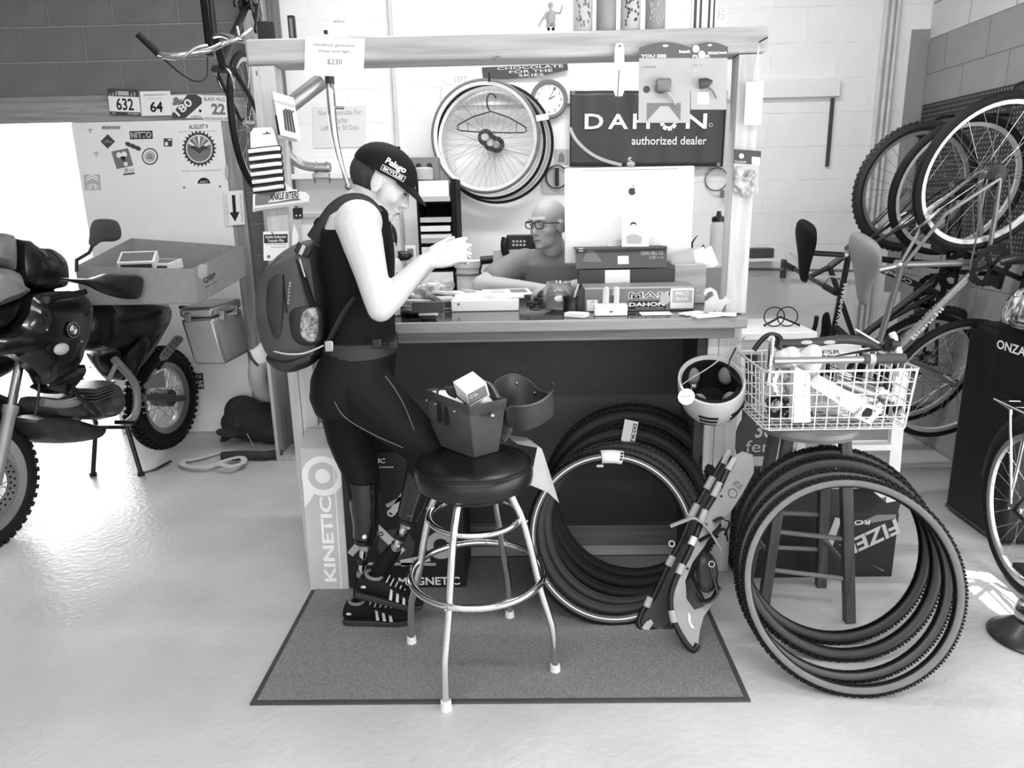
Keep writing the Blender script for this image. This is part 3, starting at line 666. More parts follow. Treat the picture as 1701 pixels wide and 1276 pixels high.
# wheels
def mwheel(name, ax, R, r, spoke_m, disc):
    t = G().torus(ax, MN, R-r, r, 56, 10, flat=1.0).build(name, m_rub, mo)
    g = G(); a, b, d = frame_of(MN)
    for i in range(46):
        for s, off in ((-1, 0), (0, .5), (1, 0)):
            q = 2*pi*(i+off)/46; e = a*cos(q)+b*sin(q); tg = d.cross(e); n = (e+d*s*.6).normalized()
            g.box(ax+e*(R-r)+n*(r+.004), (.022, .026, .014), Matrix((tg, n.cross(tg), n)).transposed())
    g.build('tread', m_rub, t, kind='stuff')
    rg = []
    for i in range(56):
        q = 2*pi*i/56; e = a*cos(q)+b*sin(q); rg.append([ax+e*u+d*w for u, w in ((R-2*r+.014, .035), (R-2*r-.022, .022), (R-2*r-.026, 0), (R-2*r-.022, -.022), (R-2*r+.014, -.035))])
    G().loft(rg, True).build('rim', m_alu, t)
    g = G()
    for i in range(32):
        q = 2*pi*i/32; q2 = q+(.9 if i % 4 < 2 else -.9); s = 1 if i % 2 else -1
        g.tube([ax+(a*cos(q2)+b*sin(q2))*.05+d*.04*s, ax+(a*cos(q)+b*sin(q))*(R-2*r-.02)], .002, 4, caps=False)
    g.build('spokes', m_steel, t, kind='stuff')
    G().cyl(ax-d*.06, ax+d*.06, .055, n=20).build('hub', m_eng, t)
    if disc:
        g = G(); n = 40; o = ax+d*.075
        for ro, ri in ((.145, .09),):
            r1 = [o+(a*cos(2*pi*i/n)+b*sin(2*pi*i/n))*ro for i in range(n)]; r2 = [o+(a*cos(2*pi*i/n)+b*sin(2*pi*i/n))*ri for i in range(n)]
            g.loft([r1, [p+d*.005 for p in r1], [p+d*.005 for p in r2], r2], True)
        g.build('brake_disc', m_steel, t)
        g = G()
        for i in range(24):
            for rr in (.105, .128): q = 2*pi*(i+(.5 if rr > .11 else 0))/24; c = o+(a*cos(q)+b*sin(q))*rr; g.cyl(c+d*.0052, c+d*.0062, .006, n=8)
        g.build('disc_holes', m_blackm, t, kind='stuff')
mwheel('rear_wheel', RAX, .325, .055, None, False); mwheel('front_wheel', FAX, .325, .045, None, True)
# body panels
mpoly([(165, 500), (190, 488), (255, 494), (300, 503), (303, 525), (292, 548), (268, 590), (243, 622), (224, 632), (205, 603), (197, 588), (158, 570)], .14, 0, .26, 'seat_tail', m_moto)
mpoly([(222, 632), (206, 602), (225, 575), (243, 560), (250, 567), (248, 582), (236, 610)], .16, .145, .03, 'tail_side_panel', m_moto)
for sgn in (1, -1):
    q = [(70, 490), (125, 483), (150, 490), (163, 506), (165, 522), (160, 560), (152, 580), (145, 602), (125, 622), (86, 640), (78, 626), (58, 606), (38, 592), (5, 590), (0, 566), (40, 548), (60, 520)]
    pts = [mc(x, y, .23)+MN*(sgn*.17-.23) for x, y in q]; G().pillow(pts, MN*.14, k=3).build('side_fairing', m_moto, mo)
mpoly([(100, 484), (150, 486), (165, 500), (160, 560), (110, 580), (70, 560)], .2, 0, .36, 'fuel_tank', m_moto)
mpoly([(86, 640), (150, 606), (157, 618), (130, 650), (105, 655), (88, 648)], .2, .12, .12, 'lower_fairing', m_moto)
# nose: fairing, headlight, screen, cowl (built round the steering head, swelling forward)
ns = ml(1.0, 0, .95)
mpoly([(-40, 440), (0, 440), (30, 443), (48, 454), (56, 474), (66, 484), (45, 500), (0, 516), (-40, 530)], .2, .0, .42, 'nose_fairing', m_motog)
mpoly([(-40, 532), (0, 518), (45, 501), (64, 488), (57, 515), (40, 540), (12, 560), (-30, 565)], .2, .0, .34, 'headlight', m_glass)
mpoly([(-40, 436), (0, 436), (3, 411), (15, 394), (30, 388), (47, 391), (48, 452), (30, 444)], .2, .0, .36, 'windscreen', m_wind)
mpoly([(48, 391), (78, 404), (100, 407), (125, 425), (133, 450), (131, 478), (110, 486), (80, 484), (60, 476), (48, 458)], .2, .0, .38, 'instrument_cowl', m_moto)
# bars, hand guards, mirrors
for sgn in (1, -1):
    nm = lambda q, l: [(mc(x, y, .40)-MN*.40)+MN*(l*sgn) for x, y in q]
    G().pillow(nm([(95, 462), (150, 463), (176, 455), (205, 455), (231, 460), (233, 475), (228, 494), (214, 497), (186, 491), (165, 482), (148, 474), (110, 466)], .40), MN*.10, k=2).build('hand_guard', m_blackp, mo)
    mr = G().pillow(nm([(162, 377), (170, 365), (195, 364), (208, 370), (213, 385), (211, 396), (200, 401), (180, 402), (168, 410), (160, 405), (161, 390)], .36), (MH*.5+MN*.5)*.05, k=3).build('mirror', M('mirror_shell', 60, .5), mo)
    st_ = nm([(166, 408), (160, 420), (140, 432), (140, 452)], .36); G().tube(st_, .008, 8).build('mirror_stem', m_blackp, mr)
G().tube([ml(.98, -.38, 1.16), ml(1.02, -.15, 1.12), ml(1.04, 0, 1.1), ml(1.02, .15, 1.12), ml(.98, .38, 1.16)], .014, 8, k=3).build('handlebar', m_blackp, mo)
# forks, guard
for sgn in (1, -1):
    top = ml(1.13, .1*sgn, .86); axl = ml(1.40, .1*sgn, .33); mid = top.lerp(axl, .38)
    G().cyl(top, mid, .021, n=14).build('fork_tube', m_chrome, mo); G().tube([mid, mid.lerp(axl, .08), mid.lerp(axl, .12), axl], [.034, .034, .028, .026], 14).build('fork_leg', m_frame, mo)
G().tube([ml(1.40+.37*cos(a), 0, .33+.37*sin(a)) for a in [radians(q) for q in (40, 70, 100, 130, 155)]], .06, 10, k=3, flat=.25, up=tuple(MN)).build('front_fender', m_blackp, mo)
# engine, frame, swingarm, belly
mpoly([(165, 640), (200, 632), (216, 650), (216, 680), (202, 696), (172, 698), (150, 690), (140, 672), (150, 650)], .16, 0, .34, 'engine', m_eng)
mpoly([(100, 660), (140, 650), (160, 660), (165, 690), (130, 697), (100, 690)], .14, 0, .26, 'crankcase', m_eng)
mpoly([(58, 694), (120, 690), (172, 704), (196, 710), (190, 726), (165, 735), (120, 738), (90, 731), (70, 715)], .16, 0, .30, 'bash_plate', M('bash_dark', 60, .4, .4, var=.15, scale=20))
G().tube([mc(70, 668, .15), mc(100, 672, .17), mc(125, 668, .17), mc(142, 655, .14)], .022, 10, k=3).build('exhaust_pipe', m_frame, mo)
for sgn in (1, -1):
    e = (lambda x, y: mc(x, y, .17)+MN*(sgn*.17-.17))
    G().tube([e(190, 597), e(222, 634), e(228, 664), e(224, 690), e(212, 703)], .022, 8, k=3).build('frame_rail', m_frame, mo)
    G().tube([e(195, 600), e(177, 640)], .013, 8).build('frame_strut', m_frame, mo)
    G().bar(e(233, 660), ml(0, .13*sgn, .352), .07, .04, (0, 0, 1)).build('swingarm', M('swing', 90, .4, .5), mo, bevel=.006)
    G().tube([e(301, 562), e(262, 612)], .014, 8).build('rack_strut', m_blackp, mo)
G().prism([mc(x, y, .17) for x, y in ((237, 641), (250, 626), (268, 616), (271, 643), (240, 646))], MN*.02).build('chain_guard', m_frame, mo, bevel=.003)
pl = G().prism([mc(x, y, .20) for x, y in ((264, 594), (268, 584), (291, 557), (300, 558), (303, 566), (277, 596), (268, 600))], MN*.006).build('heel_plate', m_frame, mo, bevel=.002)
g = G()
for i in range(5):
    for j in range(2): c = mc(273+i*5.2+j*4, 588-i*6.2+j*3, .206); g.cyl(c+MN*.0002, c+MN*.001, .006, n=8)
g.build('plate_holes', m_blackm, pl, kind='stuff')
g = mc(102, 580, .26); G().ell(g, (.02, .045, .028), Matrix((MN, MH, V((0, 0, 1)))).transposed()).build('turn_signal', m_lgrey, mo)
c = mc(121, 548, .25); rc = Card(c-MH*-.035-V((0, 0, .035))+MN*.0, c+MH*-.035-V((0, 0, .035)), c-MH*-.035+V((0, 0, .035)))
rd = thing('roundel', '', '', c) if False else None
G().cyl(c-MN*.006, c+MN*.004, .040, n=32).build('badge', m_blackp, mo)
bd = rc.disc(.5, .5, .040, .0050, 32, ri=.036).build('badge_rim', m_alu, mo); 
for k, q in enumerate((0, 90, 180, 270)):
    uv = [(.5, .5)]+[(.5+.34*cos(radians(q+t)), .5+.34*sin(radians(q+t))) for t in (0, 15, 30, 45, 60, 75, 90)]; rc.poly(uv, .0056).build('badge_quarter', m_white if k % 2 else m_grey, mo)
for tx, uu in (('B', .22), ('M', .46), ('W', .70)): txt(rc, tx, uu, .86, uu+.1, .97, m_white, mo, d=.0058)
# engine covers, fins, spring, peg, hoses
e0 = mc(192, 668, .20); G().cyl(e0-MN*.05, e0+MN*.012, .072, .062, 28).build('clutch_cover', m_eng, mo); G().cyl(e0+MN*.013, e0+MN*.02, .022, n=16).build('oil_cap', m_steel, mo)
for k in range(5): a_ = mc(148, 640+5*k, .15); G().box(a_, (.20, .15, .007), rot3(MN, MH)).build('cooling_fin', m_eng, mo)
a_, b_ = mc(222, 632, .03), mc(238, 690, .03); G().cyl(a_, b_, .022, n=12).build('shock_absorber', m_blackp, mo)
G().tube([mc(222, 632, .03).lerp(mc(238, 690, .03), t/40)+(MH*cos(t*.9)+MN*sin(t*.9))*.034 for t in range(41)], .006, 6).build('shock_spring', m_frame, mo)
for sg in (1, -1): p_ = mc(208, 702, .2)+MN*(.2*sg-.2); G().cyl(p_-MN*.06, p_+MN*.06, .012, n=10).build('foot_peg', m_blackp, mo)
G().tube([mc(120, 640, .19), mc(132, 660, .2), mc(150, 672, .2), mc(165, 690, .19)], .010, 8, k=3).build('hose', m_blackp, mo)
G().tube([mc(65, 620, .16), mc(64, 655, .17), mc(58, 690, .17)], .006, 6, k=3).build('brake_hose', m_blackp, mo)
G().cyl(mc(118, 598, .1), mc(118, 598, .17), .03, n=16).build('horn', m_grey, mo)
for x_, y_ in ((78, 548), (136, 567), (152, 590), (80, 640), (150, 610)): p_ = mc(x_, y_, .245); G().ell(p_, (.006, .006, .006), nu=8, nv=6).build('fastener', m_alu, mo)
# centre stand with pedal
fa, fb = V((-2.593, 3.999, .012)), V((-2.298, 3.988, .012)); ta, tb = fa+V((.05, .03, .30)), fb+V((-.06, .03, .30))
g = G(); g.tube([ta, fa], .013, 8); g.tube([tb, fb], .013, 8); g.tube([ta+V((0, 0, -.02)), tb+V((0, 0, -.02))], .012, 8); g.cyl(fa-V((0, 0, .012)), fa+V((0, 0, .01)), .02, n=12); g.cyl(fb-V((0, 0, .012)), fb+V((0, 0, .01)), .02, n=12)
g.tube([ta, ml(.5, -.1, .38)], .014, 8); g.tube([tb, ml(.5, .1, .38)], .014, 8)
cs = g.build('center_stand', m_blackp, mo); G().tube([fb, fb+V((.06, .05, .005)), V((-2.20, 4.16, .025))], .011, 8, flat=.6).build('stand_pedal', m_blackp, cs)
# aluminium pannier
g = G(); tp = [(-2.045, 4.2), (-1.845, 4.2), (-1.83, 4.62), (-2.045, 4.62)]; bt = [(-2.005, 4.22), (-1.81, 4.22), (-1.80, 4.60), (-2.005, 4.60)]
g.loft([[V((x, y, .615)) for x, y in bt], [V((x, y, .90)) for x, y in tp]]); pn = g.build('pannier', m_alu, mo, bevel=.02)
g = G(); g.loft([[V((x, y, .905)) for x, y in tp], [V((x, y, .965)) for x, y in tp]]); g.build('pannier_lid', m_alu, pn, bevel=.018)
for x, y in ((-1.99, 4.2), (-1.83, 4.3), (-1.83, 4.5)): G().box((x, y, .905), (.035, .03, .06)).build('latch', m_steel, pn, bevel=.004)
G().tube([ml(-.05, .17, .93), ml(-.05, .30, .93)], .012, 8).build('pannier_bracket', m_blackp, mo)
# ------------------------------------------------ open carton on the seat, two boxes inside
qb = thing('open_carton', 'open cardboard carton with rising back wall resting on the motorcycle seat', 'box', (-2.08, 4.15, 1.03))
c1, c2 = V((-1.743, 3.80, 1.047)), V((-1.742, 4.50, 1.12)); c4 = V((-2.36, 3.80, 1.05)); c3 = V((-2.42, 4.50, 1.13))
t1, t2, t3, t4 = c1+V((0, 0, .18)), c2+V((0, 0, .178)), c3+V((0, 0, .23)), c4+V((0, 0, .20))
th = .006
def wall4(a, b, c, d, nm, mat=m_card):
    n = (b-a).cross(d-a).normalized()*th; return G().prism([a, b, c, d], n).build(nm, mat, qb)
wall4(c4, c1, t1, t4, 'front_wall'); wall4(c1, c2, t2, t1, 'side_wall'); wall4(c2, c3, t3, t2, 'back_wall'); wall4(c3, c4, t4, t3, 'side_wall'); wall4(c4, c3, c2, c1, 'bottom', m_card)
qc = Card(c1+V((.0065, 0, 0)), c2+V((.0065, 0, 0)), t1+V((.0065, 0, 0))); txt(qc, 'QBP', .13, .42, .36, .62, m_black, qb, bold=.02); txt(qc, 'qbp.com', .13, .28, .38, .36, m_black, qb)
for i, (x, y, rz, tl) in enumerate(((230, 433, .25, 24), (268, 441, -.15, 8))):
    c = PY(x, y, 4.05+.1*i); R = Matrix.Rotation(rz, 3, 'Z') @ Matrix.Rotation(radians(tl), 3, 'X')
    o = thing('parts_box', ('small printed carton tilted up inside the open cardboard box', 'small printed carton lying flatter beside the tilted one in the cardboard box')[i], 'box', c)
    G().box(c, (.19, .13, .05), R).build('body', m_paper, o, bevel=.002); G().box(c+R @ V((0, -.002, .0256)), (.165, .10, .0012), R).build('printed_top', m_grey, o); G().box(c+R @ V((0, -.0655, 0)), (.16, .0012, .025), R).build('printed_side', m_dgrey, o)
    R3 = R; G().box(c+R @ V((0, 0, -.05)), (.12, .09, .05), R).build('base_tray', m_paper, o)
G().pillow([t1+V((-.0, .02, .0)), t1+V((.004, .16, .012)), t1+V((.004, .14, -.06)), t1+V((0, .02, -.06))], V((.012, 0, 0)), k=2).build('torn_tape', m_tape, qb)
# ------------------------------------------------ number plates, door stickers, poster, arrow sign
def pcard(TL, TR, BL, Y): return Card(PY(BL[0], BL[1], Y), PY(BL[0]+TR[0]-TL[0], BL[1]+TR[1]-TL[1], Y), PY(TL[0], TL[1], Y))
def plate(TL, TR, BL, label, nm='race_number_plate', cat='number plate', mat=None, Y=YB-.045, t=.003):
    c = pcard(TL, TR, BL, Y); o = thing(nm, label, cat, c.p(.5, .5)); c.slab(t).build('board', mat or m_paper, o); return c, o
c, o = plate((178, 147), (229, 149), (183, 191), 'race number plate reading 632 with dark skyline band on the door header')
c.rect(.0, .72, 1, 1).build('band', m_dgrey, o); c.rect(.0, 0, 1, .14).build('band', m_dgrey, o); txt(c, '632', .24, .2, .80, .66, m_black, o, bold=.02); c.rect(.33, .76, .68, .92, .0012).build('badge', m_lgrey, o)
for k in range(9): c.rect(.05+k*.1, .74, .09+k*.1, .80+.1*(k % 3)/2, .0010).build('skyline', m_lgrey if k < 3 or k > 6 else m_grey, o)
txt(c, 'SLC', .08, .04, .2, .11, m_paper, o, d=.0014); txt(c, 'THE GRIND', .58, .04, .95, .11, m_paper, o, d=.0014)
c, o = plate((232, 152), (282, 151), (235.5, 192.6), 'white race number plate reading 64 between plates 632 and 180')
txt(c, '64', .30, .14, .72, .58, m_black, o, bold=.03); txt(c, 'whoplespeed # 6 4', .12, .80, .88, .9, m_black, o); txt(c, 'the Human Miles', .25, .67, .72, .74, m_lgrey, o)
c, o = plate((283, 158), (334, 157), (286.7, 196.7), 'race number plate reading 180 on a slanted dark swoosh')
c.poly([(.0, .0), (.42, .0), (1, .62), (1, .85), (.85, 1), (.55, 1), (.0, .2)]).build('swoosh', m_dgrey, o)
c2_ = Card(c.p(.22, .06), c.p(.72, .62), c.p(.05, .32)); txt(c2_, '180', 0, 0, 1, 1, m_paper, o, bold=.02, d=.0016)
c.disc(.17, .78, .018, .0012).build('cartoon_print', m_grey, o); c.poly([(.05, .55), (.3, .6), (.38, .85), (.3, .8), (.05, .68)], .0011).build('cartoon_print', m_grey, o); c.disc(.92, .3, .009, .0012).build('dot', m_black, o); txt(c, 'NEW', .62, .02, .95, .1, m_black, o)
c, o = plate((334.3, 158), (384, 159), (338, 200), 'race number plate reading 22 half hidden by the hanging wheel')
txt(c, '22', .30, .24, .76, .68, m_grey, o, bold=.04); txt(c, 'BLACK HILLS 200', .08, .78, .98, .93, m_dgrey, o, bold=.01); txt(c, 'GOLD RUSH GRAVEL GRINDER', .04, .03, .98, .13, m_dgrey, o, bold=.01)
DY = YB-.0405
def sticker(TL, TR, BL, mat, nm='sticker', t=.0008):
    c = pcard(TL, TR, BL, DY); return c, c.slab(-t).build(nm, mat, door)
def swarn(c, t, *a, **k): return txt(c, t, *a, door, **k)
c, s_ = sticker((215, 218), (253, 217), (216, 231.5), m_black); c.rect(.03, .08, .97, .92, .0012).build('sticker_print', m_dgrey, s_.parent); txt(c, 'NITTO', .05, .12, .95, .88, m_lgrey, door, d=.0016, bold=.03)
c = pcard((167, 223), (191, 223), (167, 247), DY); c.poly([(.5, 0), (1, .5), (.5, 1), (0, .5)], .0008).build('sticker', m_dgrey, door); txt(c, 'Hers\nSomething', .22, .4, .78, .62, m_paper, door, d=.0012)
c, s_ = sticker((185, 252), (212.6, 246), (194, 281), m_grey); c.disc(.38, .72, .018, .0012).build('sticker_print', m_paper, door); c.disc(.68, .70, .018, .0012).build('sticker_print', m_paper, door); c.poly([(.35, .62), (.72, .60), (.58, .3)], .0012).build('sticker_print', m_black, door); c.disc(.6, .17, .013, .0012).build('sticker_print', m_paper, door)
c = pcard((236, 247), (262, 247), (236, 273), DY); c.disc(.5, .5, .052, .0008, 32).build('sticker', m_dgrey, door); c.disc(.5, .5, .044, .0012, 32, ri=.034).build('sticker_print', m_paper, door); c.disc(.5, .5, .033, .0013, 32).build('sticker_print', m_lgrey, door); txt(c, 'DIRT\nGAMES', .3, .36, .7, .64, m_black, door, d=.0018, bold=.02)
c = pcard((208, 234), (234, 240), (208, 246), DY); g = G()
for k in range(3): g.ell(c.p(.2+.3*k, .62-.12*k, .0), (.021, .0015, .014), Matrix.Rotation(.4, 3, 'Y'))
g.build('sticker', m_dgrey, door)
c, s_ = sticker((272, 230), (286, 230), (272, 243.5), m_dgrey); c.rect(.15, .12, .5, .55, .0012).build('sticker_print', m_paper, door); c.rect(.5, .75, .9, .9, .0012).build('sticker_print', m_paper, door)
c, s_ = sticker((169, 209), (200, 209), (169, 215), m_lgrey); txt(c, 'BIPLANE TOURS', .05, .2, .95, .8, m_dgrey, door, d=.0012, bold=.02)
c, s_ = sticker((139, 290), (166, 290), (141, 316), m_lgrey)
for k in range(2): c.poly([(.15, .58+.16*k), (.5, .78+.16*k), (.88, .58+.16*k), (.88, .66+.16*k), (.5, .88+.16*k), (.15, .66+.16*k)], .0012).build('sticker_print', m_paper, door)
for u in (.3, .72): c.disc(u, .2, .014, .0012, 20, ri=.009).build('sticker_print', m_paper, door)
c.poly([(.3, .18), (.42, .42), (.62, .42), (.72, .2), (.66, .2), (.58, .36), (.46, .36), (.36, .18)], .0013).build('sticker_print', m_paper, door)
c = pcard((203, 278), (222, 276), (205, 292), DY); c.rect(0, .05, 1, .25, .0008).build('sticker', m_dgrey, door); c.disc(.3, .6, .012, .0008, 14, ri=.006).build('sticker_print', m_grey, door); txt(c, 'TOURS', .5, .35, 1, .7, m_grey, door)
for x, y in ((150, 218), (160, 257)):
    c = pcard((x-6, y-5), (x+6, y-5), (x-6, y+5), DY); c.poly([(0, .8), (.6, 1), (1, .6), (.7, .7), (.5, .0), (.3, .6)], .0008).build('sticker', m_lgrey, door)
c = pcard((308, 621), (337, 620), (310, 647), DY); c.slab(-.0008).build('sticker', m_black, door); txt(c, 'THE RUG', .02, .1, .95, .55, m_paper, door, bold=.03, d=.0012); txt(c, 'DOOS', .2, .68, .9, .9, m_paper, door, d=.0012)
# poster
c = pcard((294, 204), (365, 202), (302, 316), DY); po = thing('event_poster', 'white event poster with a toothed dark gear emblem on the door', 'poster', c.p(.5, .5)); c.slab(-.0008).build('sheet', m_paper, po)
txt(c, 'AUGUST 9', .26, .9, .70, .965, m_black, po, bold=.02, d=.0012); txt(c, 'BIKE MATTERS, ROADS AND A BAT RIDE', .04, .855, .90, .875, m_grey, po, d=.0012)
cx, cy, r0 = .47, .61, .098
c.disc(cx, cy, r0, .0012, 40, ri=r0*.87).build('gear_ring', m_dgrey, po)
g = G()
for k in range(26):
    a = 2*pi*k/26; P0 = c.p(cx, cy); e = c.ex.normalized()*cos(a)+c.ey.normalized()*sin(a); tg = c.ey.normalized()*cos(a)-c.ex.normalized()*sin(a)
    g.prism([P0+e*r0*.98+tg*.009, P0+e*r0*.98-tg*.009, P0+e*r0*1.16], c.n*.0012)
g.build('gear_teeth', m_dgrey, po, kind='stuff')
c.disc(cx, cy, r0*.80, .0013, 40).build('gear_disc', m_grey, po)
for k in range(5):
    a0 = radians(20+30*k); a1 = a0+radians(14); rr = r0*.78; e = lambda a, q: (cx+q*cos(a)/c.w, cy+q*sin(a)/c.h)
    c.poly([(cx, cy), e(a0, rr), e(a1, rr)], .0018).build('ray', m_paper if k % 2 == 0 else m_lgrey, po)
c.poly([(cx-.24, cy+.03), (cx-.1, cy+.05), (cx, cy+.01), (cx+.1, cy+.05), (cx+.24, cy), (cx+.1, cy-.02), (cx, cy-.07), (cx-.1, cy-.02)], .0022).build('bat_print', m_dgrey, po)
txt(c, 'REGISTER ONLINE AT GRINDERPATH.COM', .04, .275, .94, .295, m_grey, po, d=.0012)
c.poly([(.38, .09)]+[(.53+.15*cos(radians(180-t)), .09+.09*sin(radians(180-t))) for t in range(0, 181, 20)], .0012).build('dome_print', m_black, po); txt(c, 'ART', .43, .1, .63, .13, m_paper, po, d=.0016)
for u in (.06, .9): c.disc(u, .04, .008, .0012).build('emblem', m_grey, po)
c = pcard((372, 318), (403, 316), (376, 375), YB-.05); ar = thing('arrow_sign', 'white paper sign with a bold black downward arrow on the door jamb', 'sign', c.p(.5, .5)); c.slab(-.001).build('sheet', m_paper, ar)
c.poly([(.40, .88), (.58, .88), (.58, .38), (.76, .38), (.49, .10), (.22, .38), (.40, .38)], .0014).build('arrow', m_black, ar)
txt(c, 'DELIVERIES: RING TODAY', .82, .08, .92, .92, m_grey, ar, ang=90, d=.0014); txt(c, 'EXTRA BIKES HERE PLEASE', .06, .08, .15, .92, m_grey, ar, ang=90, d=.0014)
# ------------------------------------------------ straps and dark bags on the floor by the door
m_bag = M('dark_fabric', 46, .8, var=.12, scale=20, bump=.3, bscale=30); m_strap = M('webbing', 200, .7, var=.05, scale=40)
b0 = PZ(425, 735, 0); bg = thing('duffel_bag', 'slumped dark duffel bag on the floor behind the counter post', 'bag', b0)
g = G(); g.ell(b0+V((.02, .05, .13)), (.26, .15, .13), None, 20, 12); g.ell(b0+V((-.10, .12, .17)), (.14, .12, .12), Matrix.Rotation(.5, 3, 'Y'), 16, 10); g.ell(b0+V((.14, .0, .09)), (.16, .13, .09), None, 16, 10)
for k in range(9): g.ell(b0+V((random.uniform(-.2, .22), random.uniform(-.1, .06), random.uniform(.05, .2))), (random.uniform(.04, .1), .05, random.uniform(.025, .05)), Matrix.Rotation(random.uniform(-.8, .8), 3, 'Y'), 12, 8)
g.build('body', m_bag, bg, remesh=.010, smooth_it=3); p = PY(410, 720, b0.y-.12); q = PY(422, 743, b0.y-.13); G().tube([p, q], .003, 6).build('cord', m_lgrey, bg)
def ribbon(pts, w, nm, mat, par, t=.004):
    g = G(); pts = smooth_path(pts, 5); rg = []
    for i, p in enumerate(pts):
        d = (pts[min(i+1, len(pts)-1)]-pts[max(i-1, 0)]); s = V((-d.y, d.x, 0)); s = s.normalized() if s.length > 1e-6 else V((1, 0, 0)); rg.append([p-s*w/2, p+s*w/2, p+s*w/2+V((0, 0, t)), p-s*w/2+V((0, 0, t))])
    return g.loft(rg).build(nm, mat, par)
sp = PZ(350, 765, 0); ss = thing('tie_down_strap', 'loose pale webbing strap looped on the floor beside the duffel bag', 'strap', sp)
ribbon([PZ(x, y, .006+.004*i) for i, (x, y) in enumerate(((470, 752), (430, 757), (380, 750), (330, 762), (305, 766), (308, 774), (345, 776), (375, 765), (400, 760), (405, 768), (385, 775), (360, 770)))], .035, 'webbing', m_strap, ss)
rp = PZ(420, 760, .0); tag(G().tube([PZ(368, 758, .03), PZ(395, 756, .032), PZ(440, 757, .032), PZ(470, 754, .03)], .028, 10).build('strap_roll', m_bag), 'rolled black pad lying in front of the duffel bag', 'pad')
fr = thing('wooden_crate', 'upright pale wooden frame standing behind the counter post', 'crate', (-1.5, 4.25, 0))
w_fr = wood('crate_wood', 150, 190, 'z'); a = PZ(468, 763, 0)
G().bb(a.x-.02, a.x+.0, 4.2, 4.45, 0, .72).build('side_board', w_fr, fr, bevel=.002); G().bb(a.x+.001, a.x+.13, 4.2, 4.45, 0, .03).build('bottom_board', w_fr, fr); G().bb(a.x+.001, a.x+.13, 4.44, 4.45, .031, .72).build('back_board', wood('crate_back_shaded', 84, 110, 'z'), fr); G().bb(a.x+.131, a.x+.15, 4.2, 4.45, 0, .72).build('side_board', w_fr, fr)  # back board toned darker for the shadow inside the frame
rw = PY(447, 620, 4.5); tw = thing('tape_roll', 'large pale roll standing on its edge by the wooden frame', 'roll', rw)
G().torus(rw, (1, -.25, .0), .13, .055, 40, 12, flat=1.0).build('roll_body', M('roll_pale', 170, .7), tw)
# ================================================================== HANGING BICYCLES (right wall)
m_bian = M('frame_celeste', 132, .28, .45, var=.02); m_gsad = M('saddle_grey', 128, .5, var=.03); m_rimw = M('rim_bright', 220, .25, .5)
def hang(label, rh, fh, Y0, Y1, yaw, **kw):
    O = PY(rh[0], rh[1], Y0); Fh = PY(fh[0], fh[1], Y1); ef = (Fh-O).normalized()
    eu = V((-cos(yaw), -sin(yaw), 0)); return Bike(label, O, ef, eu, **kw)
A = hang('grey bicycle with a big grey saddle hung by its rear wheel', (1645, 290), (1573, 660), 3.2, 3.52, .12, fm=m_bian, rim=m_rimw, R=.335, r=.019,
         dims=dict(bb=(.405, -.05), sc=(.345, .335), ht=(.77, .40), hb=(.82, .33), fh=(1.02, .0), sad=(.33, .50), bar=(.76, .47)))
A.frame(); A.wheels(); A.saddle(m_gsad, 1.22, wm=1.5); A.crank(ang=-60); A.bars('flat', half=.26); A.brakes(); bike_text(A, 'Bianchi', 'hb', 'bb', .22, .55, .026, 1, m_white); bike_text(A, 'Bianchi', 'hb', 'bb', .22, .55, .026, -1, m_white)
B = hang('dark bicycle with a narrow black saddle hung by its rear wheel', (1590, 312), (1512, 650), 3.6, 3.9, .10, fm=m_blackp, rim=m_rimw, R=.335, r=.019,
         dims=dict(sc=(.285, .485), ht=(.76, .50), hb=(.80, .40), sad=(.235, .70), bar=(.74, .62), fh=(.99, 0)))
B.frame(); B.wheels(); B.saddle(m_blackm, 1.15, silver=False, wm=1.25); B.crank(ang=-80); B.bars('drop'); B.brakes(); bike_text(B, 'SAVANNAH', 'ht', 'sc', .2, .7, .02, 1, m_white); bike_text(B, 'SAVANNAH', 'ht', 'sc', .2, .7, .02, -1, m_white)
m_navy = M('frame_dark', 44, .3, var=.02, coat=.3)
C3 = hang('dark mountain bicycle with knobby tires hung by its front wheel', (1545, 600), (1518, 292), 4.15, 3.95, .10, fm=m_navy, rim=m_alu, R=.335, r=.026, knob=True, tm=m_rub2,
          dims=dict(sc=(.30, .42), ht=(.77, .50), hb=(.81, .40), sad=(.35, .56), bar=(.75, .62), fh=(1.04, 0)))
C3.frame(); C3.wheels(); C3.saddle(m_blackm, 1.1, wm=1.4); C3.crank(ang=170, big=.1); C3.bars('flat', m_blackp, half=.30); C3.brakes(); bike_text(C3, 'Crossfire', 'bb', 'hb', .3, .7, .024, 1, m_white); bike_text(C3, 'Crossfire', 'bb', 'hb', .3, .7, .024, -1, m_white)
for b, lab, top in ((A, 'steel storage hook holding up the grey bicycle', A.O), (B, 'steel storage hook holding up the bicycle with the narrow black saddle', B.O), (C3, 'steel storage hook holding up the mountain bicycle', C3.p('fh'))):
    c = top+V((0, 0, b.R-2*b.r-.03)); hk = thing('bike_hook', lab, 'hook', (XR, c.y, c.z))
    G().tube([V((XR-.015, c.y, c.z+.10)), V((c.x+.1, c.y, c.z+.10)), V((c.x+.03, c.y, c.z+.03)), V((c.x+.0, c.y, c.z+.0)), V((c.x-.04, c.y, c.z+.03))], .008, 8, k=3).build('hook_rod', m_blackp, hk)
    G().bb(XR-.014, XR-.003, c.y-.03, c.y+.03, c.z+.05, c.z+.16).build('wall_plate', m_blackp, hk)
